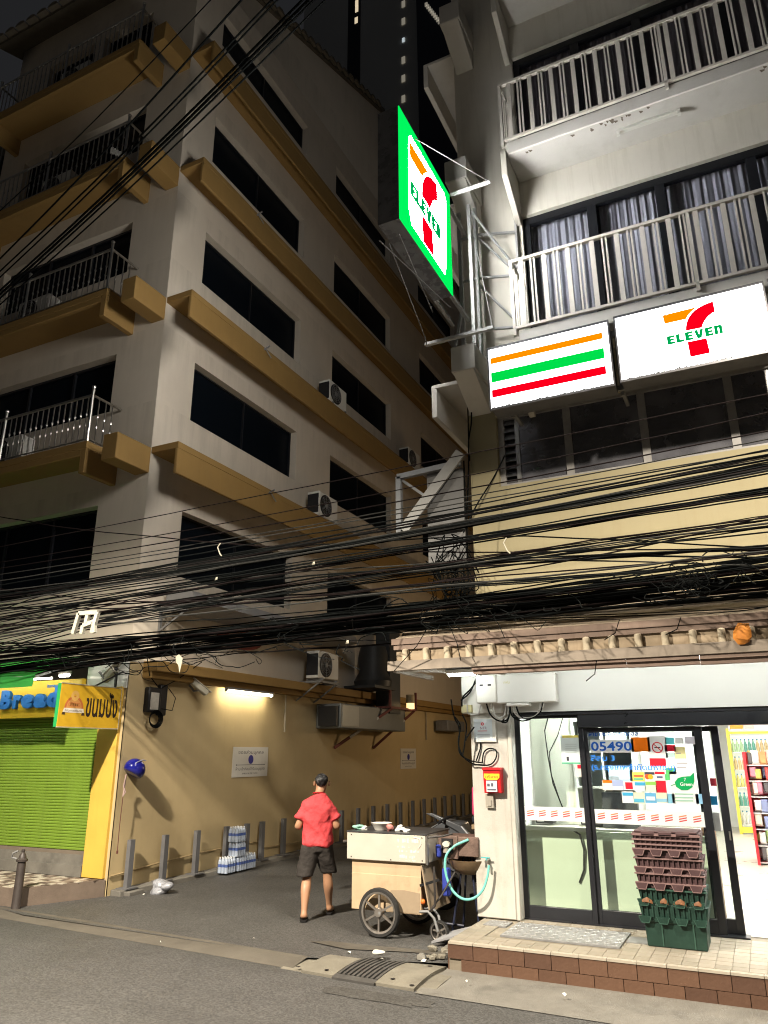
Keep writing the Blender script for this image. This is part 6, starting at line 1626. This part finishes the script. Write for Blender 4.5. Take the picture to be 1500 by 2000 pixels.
# faded print on the steel box
ghost = M('faded_print', (.62, .58, .52), .6, .2, 30)
gx = at(776, 1640, 'y', 8.15).x
m = MB(); rg = random.Random(9)
for (dx0, dx1, z0_, z1_) in ((0, .26, 1.0, 1.05), (0, .24, .945, .975), (.02, .27, .90, .935), (0, .22, .84, .88), (.0, .05, .815, .83), (.1, .22, .812, .835)):
    n_ = 9
    for q in range(n_):
        if rg.random() < .22: continue
        a = gx + dx0 + (dx1 - dx0) * q / n_; m.box(a, a + (dx1 - dx0) / n_ * rg.uniform(.5, 1), 8.1485, 8.1495, z0_ + rg.uniform(0, .012), z1_ - rg.uniform(0, .015))
tag(m.build('faded_print', ghost, Ct_, smooth=False), kind='stuff')
m = MB(); m.tube([(gx + .20, 8.148, 1.06), (gx + .27, 8.148, 1.05), (gx + .29, 8.148, 1.0), (gx + .26, 8.148, .95)], .006, 5); m.build('faded_print', ghost, Ct_)
for x, z in ((-4.40, 1.06), (-3.52, 1.06), (-4.4, .83), (-3.52, .83), (-3.9, .82)):
    m = MB(); m.cyl((x, 8.151, z), (x, 8.144, z), .006, 8); m.build('bolt', BLACK, Ct_)
TYRE = M('tyre_rubber', (.022, .021, .02), .7, .2, 12); RIM = M('wheel_rim', (.36, .33, .30), .35, .2, 9, metal=.8)
def wheel(par, c, r, w_, spokes, nm='wheel'):
    m = MB(); m.lathe([(r * .84, -w_ / 2), (r * .96, -w_ / 2), (r, -w_ * .25), (r, w_ * .25), (r * .96, w_ / 2), (r * .84, w_ / 2), (r * .84, -w_ / 2)], c, 'y', 28); t = m.build(nm, TYRE, par)
    m = MB(); m.lathe([(r * .76, -w_ * .42), (r * .845, -w_ * .5), (r * .845, w_ * .5), (r * .76, w_ * .42), (r * .76, -w_ * .42)], c, 'y', 28)
    c = Vector(c)
    for k in range(spokes):
        a = k * 2 * math.pi / spokes + .5
        d = Vector((math.cos(a), 0, math.sin(a)))
        m.bar(c + d * r * .14, c + d * r * .78, w_ * .35, r * .10, up=(0, 1, 0))
    m.lathe([(0, -w_ * .7), (r * .17, -w_ * .7), (r * .2, -w_ * .4), (r * .2, w_ * .4), (r * .17, w_ * .7), (0, w_ * .7)], c, 'y', 16)
    m.build('rim', RIM, t)
    return t
wheel(Ct_, (-4.02, 8.10, .295), .245, .055, 6)
wheel(Ct_, (-3.92, 8.90, .295), .245, .055, 6)
m = MB(); m.cyl((-4.0, 8.06, .295), (-3.94, 8.94, .295), .016, 8); m.build('axle', GREYSTEEL, Ct_)
wheel(Ct_, (-3.35, 8.18, .155), .105, .05, 5, 'caster_wheel')
m = MB()
m.tube([(-3.56, 8.15, .33), (-3.46, 8.145, .34), (-3.39, 8.14, .28), (-3.35, 8.14, .16)], .014, 8); m.tube([(-3.56, 8.25, .35), (-3.44, 8.23, .36), (-3.37, 8.22, .29), (-3.35, 8.22, .16)], .014, 8)
m.build('caster_fork', GREYSTEEL, Ct_)
m = MB(); m.add([(-3.55, 8.17, .78), (-3.545, 8.62, .8), (-3.40, 8.62, .36), (-3.46, 8.17, .33), (-3.535, 8.17, .78), (-3.53, 8.62, .8), (-3.385, 8.62, .36), (-3.445, 8.17, .33)], [(0, 1, 2, 3), (7, 6, 5, 4), (0, 4, 5, 1), (1, 5, 6, 2), (2, 6, 7, 3), (3, 7, 4, 0)]); m.build('hanging_board', PLY2, Ct_)
m = MB(); m.bar((-3.56, 8.16, .58), (-3.36, 8.24, .64), .012, .025); m.build('strap', BLACK, Ct_)
m = MB()
m.tube([(-3.38, 8.14, .78), (-3.375, 8.14, .40), (-3.45, 8.15, .34)], .012, 6); m.tube([(-3.2, 8.3, .72), (-3.32, 8.2, .5), (-3.44, 8.16, .35)], .010, 6); m.tube([(-3.48, 8.17, 1.06), (-3.3, 8.2, 1.08), (-3.22, 8.3, 1.1)], .012, 6)
m.build('side_rail', M('dark_rail', (.04, .035, .033), .5), Ct_)
m = MB(); m.box(-3.475, -3.455, 8.15, 8.18, .79, 1.08); m.build('corner_strip', STEEL, Ct_)
m = MB(); m.cyl((-4.46, 8.55, .98), (-4.75, 8.6, .93), .016, 8); m.build('handle', STEEL, Ct_)
# things on and around the cart
t = thing('white_bowl', 'white plastic bowl standing on the food cart top', 'bowl', (-4.1, 8.35, 1.1))
m = MB(); m.lathe([(0, .002), (.075, .002), (.08, .01), (.115, .075), (.125, .08), (.115, .07), (.07, .014), (0, .01)], (-4.11, 8.34, 1.1), n=20); m.build('bowl', M('bowl_white', (.70, .67, .62), .4, .04, 6), t)
o = blob('green_bag', (-4.38, 8.3, 1.125), (.085, .06, .035), 14, M('green_bag', (.26, .50, .40), .4, .15, 9), amp=.5); tag(o, 'pale green plastic bag on the left end of the cart', 'plastic bag')
o = blob('white_bag', (-4.29, 8.28, 1.12), (.04, .04, .022), 15, M('white_bag', (.62, .62, .58), .4, .1, 9), amp=.5); tag(o, 'small white crumpled bag beside the green bag on the cart', 'plastic bag')
o = blob('meat_pack', (-3.97, 8.28, 1.128), (.04, .035, .04), 16, M('pink_meat', (.50, .20, .18), .5, .2, 12), amp=.4); tag(o, 'pink packet leaning on the white bowl', 'packet')
for i, (x, y, z, r_) in enumerate(((-3.88, 8.3, 1.115, .035), (-3.82, 8.3, 1.12, .03), (-3.76, 8.27, 1.112, .03), (-3.86, 8.32, 1.15, .022))):
    o = blob('white_bag', (x, y, z), (r_ * 1.3, r_, r_ * .7), 18 + i, M('tissue_white', (.66, .65, .62), .6, .1, 9), amp=.5, sub=2); tag(o, 'white crumpled tissue lying on the cart top', 'tissue', 'tissues on the cart top')
o = blob('orange_bottle', (-3.54, 8.2, .42), (.028, .028, .028), 22, smat((.7, .16, .03)), amp=.05, sub=2); tag(o, 'small orange ball tucked behind the leaning cart board', 'ball')
m = MB(); m.box(-3.43, -3.37, 8.3, 8.36, .85, .98); m.box(-3.38, -3.3, 8.35, 8.45, .46, .74); o = m.build('blue_cloth', M('blue_cloth', (.03, .05, .32), .8, .2, 9), None, (-3.38, 8.35, .6), bevel=.02); tag(o, 'blue cloth hanging beside the cart', 'cloth')
# rusty stove box with a basin on a dark stand
t = thing('stove_box', 'rusty metal stove box with a white gauge beside the cart', 'stove', (-3.2, 8.6, .05))
RUST = M('rusty_metal', (.13, .085, .068), .65, .3, 8, .4, 60, spots=.5, spots_c=(.05, .032, .025), spots_s=6)
m = MB(); m.box(-3.40, -2.97, 8.42, 8.78, .86, 1.06); m.box(-3.43, -3.2, 8.40, 8.43, .83, 1.07); m.build('stove_body', RUST, t, bevel=.008)
m = MB(); m.box(-3.385, -3.255, 8.385, 8.399, .89, 1.04); m.build('gauge_frame', BLACK, t)
m = MB(); m.lathe([(0, 0), (.042, 0), (.045, .03), (.04, .036)], (-3.32, 8.35, .965), 'y', 16); m.v = [(x, y, .965 + (z - .965) * .7 + .02) for x, y, z in m.v]; m.build('gauge', M('gauge_white', (.55, .53, .46), .5), t)
m = MB(); m.cyl((-3.32, 8.36, .90), (-3.32, 8.36, .95), .036, 12); m.build('gauge_cup', M('gauge_cup', (.30, .26, .22), .5), t)
m = MB(); m.lathe([(0, -.14), (.10, -.13), (.19, -.07), (.23, .02), (.215, .02), (.17, -.06), (0, -.11)], (-3.14, 8.58, .80), n=20); m.build('basin', M('basin_rust', (.20, .13, .075), .5, .4, 7, metal=.3), t)
m = MB()
for x, y in ((-3.32, 8.45), (-2.99, 8.46), (-3.3, 8.76), (-3.0, 8.76)): m.tube([(x * .25 + -3.15 * .75, y * .3 + 8.6 * .7, .84), (x, y, .06)], .012, 6)
m.tube([(-3.45, 8.46, .18), (-3.18, 8.47, .17)], .012, 6); m.tube([(-3.05, 8.5, .16), (-2.9, 8.5, .14)], .014, 6)
m.build('stand', M('navy_stand', (.018, .022, .045), .5), t)
# scooter parked behind the column
Sc = thing('parked_scooter', 'dark grey scooter parked behind the cart and the column', 'scooter', (-3.3, 10.0, .05))
GRY = M('scooter_grey', (.075, .08, .088), .3, .08, 3, spec=.6); DK = FLAT('scooter_black', (.014, .014, .016), .45, .4)
m = MB(); m.lathe([(.18, -.05), (.25, -.05), (.27, 0), (.25, .05), (.18, .05), (.18, -.05)], (-3.95, 9.75, .32), 'y', 24); wf = m.build('wheel', TYRE, Sc)
m = MB(); m.lathe([(0, -.02), (.18, -.03), (.18, .03), (0, .02)], (-3.95, 9.75, .32), 'y', 18); m.build('rim', RIM, wf)
m = MB(); m.lathe([(.18, -.05), (.25, -.05), (.27, 0), (.25, .05), (.18, .05), (.18, -.05)], (-2.62 - .6, 9.75 + .9, .32), 'y', 24); m.build('wheel', TYRE, Sc)
m = MB(); m.prism([(-4.05, 1.02), (-3.86, 1.12), (-3.62, 1.10), (-3.45, .86), (-3.40, .62), (-3.62, .50), (-3.80, .62), (-3.86, .86)], 'y', 9.60, 9.92); m.build('front_cowl', GRY, Sc, bevel=.03)
m = MB(); m.prism([(-4.08, 1.20), (-3.98, 1.205), (-3.56, 1.06), (-3.34, .84), (-3.40, .80), (-3.64, 1.0), (-3.95, 1.15)], 'y', 9.56, 9.60); m.build('fairing', GRY, Sc, bevel=.01)
m = MB(); m.bar((-3.58, 9.552, 1.065), (-3.36, 9.552, .84), .012, .02, up=(0, 1, 0)); m.bar((-3.40, 9.552, 1.0), (-3.2, 9.552, .93), .012, .02, up=(0, 1, 0)); m.build('chrome_trim', M('trim_pale', (.5, .52, .55), .3, .05, 4), Sc)
m = MB(); m.prism([(-3.5, .42), (-2.98, .40), (-2.97, .78), (-3.25, .72), (-3.45, .62)], 'y', 9.6, 9.95); m.build('side_panel', DK, Sc, bevel=.03)
m = MB(); m.prism([(-3.42, .82), (-3.25, .90), (-2.97, .92), (-2.97, .80), (-3.3, .76)], 'y', 9.58, 9.97); m.build('seat', DK, Sc, bevel=.03)
m = MB(); m.tube([(-3.85, 9.45, 1.10), (-3.78, 9.6, 1.16), (-3.76, 9.9, 1.16), (-3.83, 10.05, 1.10)], .018, 8); m.tube([(-3.8, 9.5, 1.12), (-3.98, 9.45, 1.02)], .008, 6); m.build('handlebar', DK, Sc)
m = MB(); m.tube([(-3.95, 9.70, .32), (-3.78, 9.72, .9)], .025, 8); m.build('front_fork', GREYSTEEL, Sc)
m = MB(); m.prism([(-4.2, .55), (-3.95, .64), (-3.72, .55), (-3.75, .52), (-3.95, .60), (-4.18, .52)], 'y', 9.68, 9.82); m.build('mudguard', GRY, Sc)
m = MB(); m.box(-3.5, -2.97, 9.55, 9.6, .25, .30); m.tube([(-3.1, 9.6, .3), (-3.0, 9.5, .07)], .014, 6); m.build('foot_stand', DK, Sc)
# pink bag on a ledge by the side wall
t = thing('pink_bag', 'bright pink bag with a white strap hung behind the column', 'bag', (-3.12, 9.2, 1.25))
m = MB(); m.prism([(-3.30, 1.22), (-2.94, 1.22), (-2.96, 1.50), (-3.10, 1.46), (-3.22, 1.54), (-3.29, 1.56)], 'y', 9.16, 9.34); m.build('bag_body', M('pink_fabric', (.58, .05, .16), .7, .15, 7), t, bevel=.03)
m = MB(); m.box(-3.30, -2.94, 9.158, 9.342, 1.14, 1.2199); m.build('bag_base', smat((.02, .025, .04)), t, bevel=.02)
m = MB(); m.bar((-3.16, 9.148, 1.2), (-3.16, 9.148, 1.5), .012, .02, up=(0, 1, 0)); m.build('white_strap', smat((.65, .65, .62)), t)
o = blob('white_bag', (-3.04, 9.15, 1.62), (.08, .05, .15), 31, M('hanging_bag_white', (.62, .6, .54), .5, .1, 9), amp=.4, sub=3); tag(o, 'white plastic bag hanging above the pink bag behind the column', 'plastic bag')
m = MB(); m.box(-3.28, -2.93, 9.1, 9.5, 1.08, 1.13); o = m.build('wooden_ledge', M('ledge_wood', (.30, .21, .12), .7, .15, 6), None, (-3.1, 9.3, 1.08)); tag(o, 'short wooden ledge under the pink bag', 'ledge')

# ================================================================== walking man
MX, MY = -5.16, 8.66
FW = Vector((-.45, .893, 0)).normalized(); RT = Vector((FW.y, -FW.x, 0))
G0 = .052
def W(x, y, z): return Vector((MX, MY, G0)) + RT * x + FW * y + Vector((0, 0, z))
Man = thing('person', 'man in a red T-shirt and dark shorts walking away into the alley', 'person', (MX, MY, G0))
def loft(rings, n=20, close=(True, True), tw=None, fold=0.0, seed=0):
    """rings: (x, y, z, half width, half depth[, tilt_forward]) in the man's frame"""
    m = MB(); rg = random.Random(seed); ph = [rg.random() * 6 for _ in range(4)]
    for r_ in rings:
        x, y, z, a, b = r_[:5]; tl = r_[5] if len(r_) > 5 else 0
        for k in range(n):
            t_ = 2 * math.pi * k / n
            c, s_ = math.cos(t_), math.sin(t_)
            e = .86
            cx_, sy_ = math.copysign(abs(c) ** e, c), math.copysign(abs(s_) ** e, s_)
            f = 1 + fold * (math.sin(3 * t_ + z * 9 + ph[0]) * .5 + math.sin(5 * t_ - z * 21 + ph[1]) * .35 + math.sin(2 * t_ + z * 37 + ph[2]) * .35)
            m.v.append(tuple(W(x + a * cx_ * f, y + b * sy_ * f, z + tl * sy_ * b)))
    N_ = len(rings)
    for i in range(N_ - 1):
        for k in range(n):
            k2 = (k + 1) % n
            m.f.append((i * n + k, i * n + k2, (i + 1) * n + k2, (i + 1) * n + k)); m.m.append(0)
    if close[0]: m.f.append(tuple(range(n - 1, -1, -1))); m.m.append(0)
    if close[1]: m.f.append(tuple((N_ - 1) * n + k for k in range(n))); m.m.append(0)
    return m
SKIN = M('skin', (.40, .215, .125), .5, .08, 8, spec=.4)
SHIRT = M('red_shirt_fabric', (.60, .070, .078), .9, .10, 6, .55, 15, spec=.15, bdist=.035)
SHORT = M('dark_shorts_fabric', (.042, .037, .034), .85, .25, 8, .5, 18, spec=.15, bdist=.03)
HAIR = M('grey_black_hair', (.011, .011, .012), .55, .9, 60, .8, 120, spots=.6, spots_c=(.24, .24, .245), spots_s=17)
# body: one skinned mesh
V, Ed, Rd = [], [], []
def jv(x, y, z, r): V.append(W(x, y, z)); Rd.append(r); return len(V) - 1
def ch(*ids):
    for a, b in zip(ids, ids[1:]): Ed.append((a, b))
pel = jv(0, 0, .83, .115)
wai = jv(0, .01, 1.0, .115); che = jv(0, .015, 1.18, .115); nb = jv(.0, .03, 1.37, .065); nk = jv(.014, .065, 1.425, .062)
ch(pel, wai, che, nb, nk)
hd0 = jv(.03, .095, 1.475, .072); hd1 = jv(.036, .105, 1.535, .084); hd2 = jv(.034, .09, 1.59, .062)
ch(nk, hd0, hd1, hd2)
# arms: elbows bent, forearms brought forward
for s_ in (-1, 1):
    sh = jv(.135 * s_, .02, 1.285, .046); el = jv(.245 * s_, -.03, 1.02, .048); mid = jv(.245 * s_, .09, 1.03, .043); wr = jv(.18 * s_, .215, 1.03, .029); ha = jv(.145 * s_, .265, 1.02, .034)
    ch(che, sh, el, mid, wr, ha)
# left leg trails near the camera, right leg ahead
lh = jv(-.095, -.01, .78, .095); lk = jv(-.115, .0, .455, .058); lc = jv(-.12, -.085, .335, .070); la2 = jv(-.124, -.14, .17, .044); la = jv(-.125, -.165, .09, .038); lf_ = jv(-.125, -.195, .055, .046); lt = jv(-.13, -.04, .045, .044)
ch(pel, lh, lk, lc, la2, la, lf_, lt)
rh = jv(.095, .01, .78, .095); rk = jv(.13, .10, .46, .058); rc = jv(.14, .125, .34, .070); ra2 = jv(.147, .195, .18, .044); ra = jv(.15, .225, .10, .038); rf = jv(.15, .21, .06, .046); rt_ = jv(.17, .38, .045, .044)
ch(pel, rh, rk, rc, ra2, ra, rf, rt_)
me = bpy.data.meshes.new('body'); me.from_pydata([tuple(v - WL[Man]) for v in V], Ed, [])
bo = bpy.data.objects.new('body', me); col.objects.link(bo); bo.parent = Man; me.materials.append(SKIN)
sk = bo.modifiers.new('skin', 'SKIN'); sk.use_smooth_shade = True
for i, r_ in enumerate(Rd): me.skin_vertices[0].data[i].radius = (r_, r_)
me.skin_vertices[0].data[pel].use_root = True
ss = bo.modifiers.new('sub', 'SUBSURF'); ss.levels = 2; ss.render_levels = 2
# fingers
for s_ in (-1, 1):
    for q in range(5):
        b0 = Vector((.15 * s_ - s_ * .018 * (q - 1.5) * .8, .275, 1.02 + .012 * (q - 1.5)))
        m = MB(); ln = (.045, .062, .068, .062, .05)[q]
        if q == 0: P_ = [(b0.x, b0.y - .03, b0.z + .01), (b0.x - s_ * .03, b0.y, b0.z + .025), (b0.x - s_ * .05, b0.y + .025, b0.z + .02)]
        else: P_ = [(b0.x, b0.y, b0.z), (b0.x - s_ * .012, b0.y + ln * .6, b0.z - .006), (b0.x - s_ * .035, b0.y + ln * .9, b0.z - .03)]
        m.tube([W(*p_) for p_ in P_], [.0095, .0085, .006], 7); m.build('finger', SKIN, Man)
# ears, nose, hair
for s_ in (-1, 1):
    o = blob('ear', W(.036 + .094 * s_, .10, 1.525), (.014, .02, .033), 3, SKIN, amp=.08, sub=2, parent=Man)
o = blob('nose', W(.07, .205, 1.51), (.014, .02, .022), 5, SKIN, amp=.05, sub=2, parent=Man)
m = MB()
n1, n2 = 40, 16
cen = Vector((.034, .088, 1.552))
for j in range(n2 + 1):
    for i in range(n1):
        th = 2 * math.pi * i / n1
        front = max(0, math.sin(th)) ** .8
        side = abs(math.cos(th)) ** 6
        mx_ = math.pi * (.70 - .34 * front - .10 * side + .015 * math.sin(9 * th) + .02 * math.sin(17 * th + 1))
        pz = mx_ * j / n2
        wob = 1 + .034 * math.sin(13 * th + 2.2 * j) + .014 * math.sin(23 * th - 3 * j) + .02 * math.sin(5 * th + j)
        k = 1 - .26 * max(0, j / n2 - .6) / .4
        m.v.append(tuple(W(cen.x + .090 * wob * k * math.sin(pz) * math.cos(th), cen.y + .112 * wob * k * math.sin(pz) * math.sin(th) - .012, cen.z + .094 * wob * math.cos(pz))))
for j in range(n2):
    for i in range(n1): m.f.append((j * n1 + i, j * n1 + (i + 1) % n1, (j + 1) * n1 + (i + 1) % n1, (j + 1) * n1 + i)); m.m.append(0)
m.build('hair', HAIR, Man)
# shirt: torso shell and two sleeves joined to it
def cloth(name, shells, mat, amp=.006, sub=1, voxel=.012):
    bm = bmesh.new()
    for s_ in shells:
        b = len(bm.verts); vs = [bm.verts.new(p_) for p_ in s_.v]
        for f in s_.f:
            try: bm.faces.new([vs[i] for i in f])
            except ValueError: pass
    me = bpy.data.meshes.new(name); bm.to_mesh(me); bm.free()
    me.transform(Matrix.Translation(-WL[Man])); me.materials.append(mat)
    o = bpy.data.objects.new(name, me); col.objects.link(o); o.parent = Man
    rm = o.modifiers.new('remesh', 'REMESH'); rm.mode = 'VOXEL'; rm.voxel_size = voxel; rm.use_smooth_shade = True
    sm = o.modifiers.new('smooth', 'SMOOTH'); sm.factor = .5; sm.iterations = 9
    tx = bpy.data.textures.new(name + '_folds', 'CLOUDS'); tx.noise_scale = .11; tx.noise_depth = 1
    dm = o.modifiers.new('folds', 'DISPLACE'); dm.texture = tx; dm.strength = amp * 2; dm.mid_level = .5; dm.texture_coords = 'LOCAL'
    t2 = bpy.data.textures.new(name + '_creases', 'WOOD'); t2.wood_type = 'BANDNOISE'; t2.noise_scale = .22; t2.turbulence = 9; t2.noise_basis_2 = 'SIN'
    d2 = o.modifiers.new('creases', 'DISPLACE'); d2.texture = t2; d2.strength = amp * 1.1; d2.mid_level = .5; d2.texture_coords = 'LOCAL'
    return o
tor = loft([(0, -.005, .795, .182, .130), (0, -.01, .84, .198, .142), (0, -.005, .92, .192, .138), (0, .0, 1.0, .188, .132), (0, .0, 1.12, .196, .134), (0, .0, 1.22, .208, .134), (0, .0, 1.285, .200, .124), (0, .005, 1.335, .160, .102), (0, .02, 1.375, .108, .080), (.005, .032, 1.41, .075, .07)], 26, fold=.022, seed=2)
slv = []
for s_ in (-1, 1):
    a, b = Vector((.11 * s_, .012, 1.288)), Vector((.232 * s_, -.02, 1.105))
    m = MB(); pts = [a, a + (b - a) * .3, a + (b - a) * .65, b]
    m.tube([W(*p_) for p_ in pts], [.080, .082, .078, .076], 16); slv.append(m)
cloth('shirt', [tor] + slv, SHIRT, .017)
m = MB(); m.tube([W(.005 + .072 * math.cos(a * math.pi / 8), .034 + .072 * math.sin(a * math.pi / 8), 1.412 - .012 * math.sin(a * math.pi / 8)) for a in range(16)], .009, 6, closed=True); m.build('collar', M('collar_dark_red', (.34, .012, .016), .85), Man)
# shorts
sl_ = loft([(-.148, -.035, .465, .105, .100), (-.135, -.02, .52, .108, .104), (-.112, -.005, .64, .115, .112), (-.088, 0, .76, .118, .125), (-.06, 0, .86, .125, .126)], 18, fold=.03, seed=4)
sr_ = loft([(.150, .115, .485, .100, .098), (.138, .10, .53, .104, .102), (.112, .05, .64, .114, .112), (.088, .02, .76, .118, .125), (.06, 0, .86, .125, .126)], 18, fold=.03, seed=6)
hp = loft([(0, 0, .74, .165, .118), (0, 0, .80, .183, .130), (0, 0, .88, .182, .128), (0, 0, .93, .175, .12)], 22, seed=5)
cloth('shorts', [sl_, sr_, hp], SHORT, .007)
o_ = MB(); o_.box(-.09, .09, -.004, .004, 0, .01)
# flip flops
for (hx, hy, tx_, ty, z0_) in ((-.125, -.235, -.132, .02, .0), (.15, .175, .172, .44, .006)):
    a, b = Vector((hx, hy, 0)), Vector((tx_, ty, 0)); d = (b - a).normalized(); sd = Vector((d.y, -d.x, 0))
    m = MB(); out = []
    for u, w_ in ((0, .028), (.06, .04), (.3, .042), (.6, .05), (.85, .048), (.97, .03)):
        out.append((a + (b - a) * u, w_))
    L_ = [p_ + sd * w_ for p_, w_ in out] + [p_ - sd * w_ for p_, w_ in reversed(out)]
    n = len(L_)
    m.add([W(p_.x, p_.y, z0_ + .001) for p_ in L_] + [W(p_.x, p_.y, z0_ + .018) for p_ in L_], [tuple(range(n - 1, -1, -1)), tuple(range(n, 2 * n))] + [(i, (i + 1) % n, n + (i + 1) % n, n + i) for i in range(n)])
    s1 = a + (b - a) * .78
    m.tube([W(s1.x, s1.y, z0_ + .015), W(s1.x - sd.x * .02, s1.y - .03, z0_ + .05), W(*(a + (b - a) * .45 + sd * .045).to_tuple()[:2], z0_ + .02)], .007, 5)
    m.tube([W(s1.x, s1.y, z0_ + .015), W(s1.x + sd.x * .02, s1.y - .03, z0_ + .06), W(*(a + (b - a) * .45 - sd * .045).to_tuple()[:2], z0_ + .02)], .007, 5)
    m.build('flip_flop', FLAT('sandal_black', (.012, .011, .011), .6), Man)
bpy.context.view_layer.update()
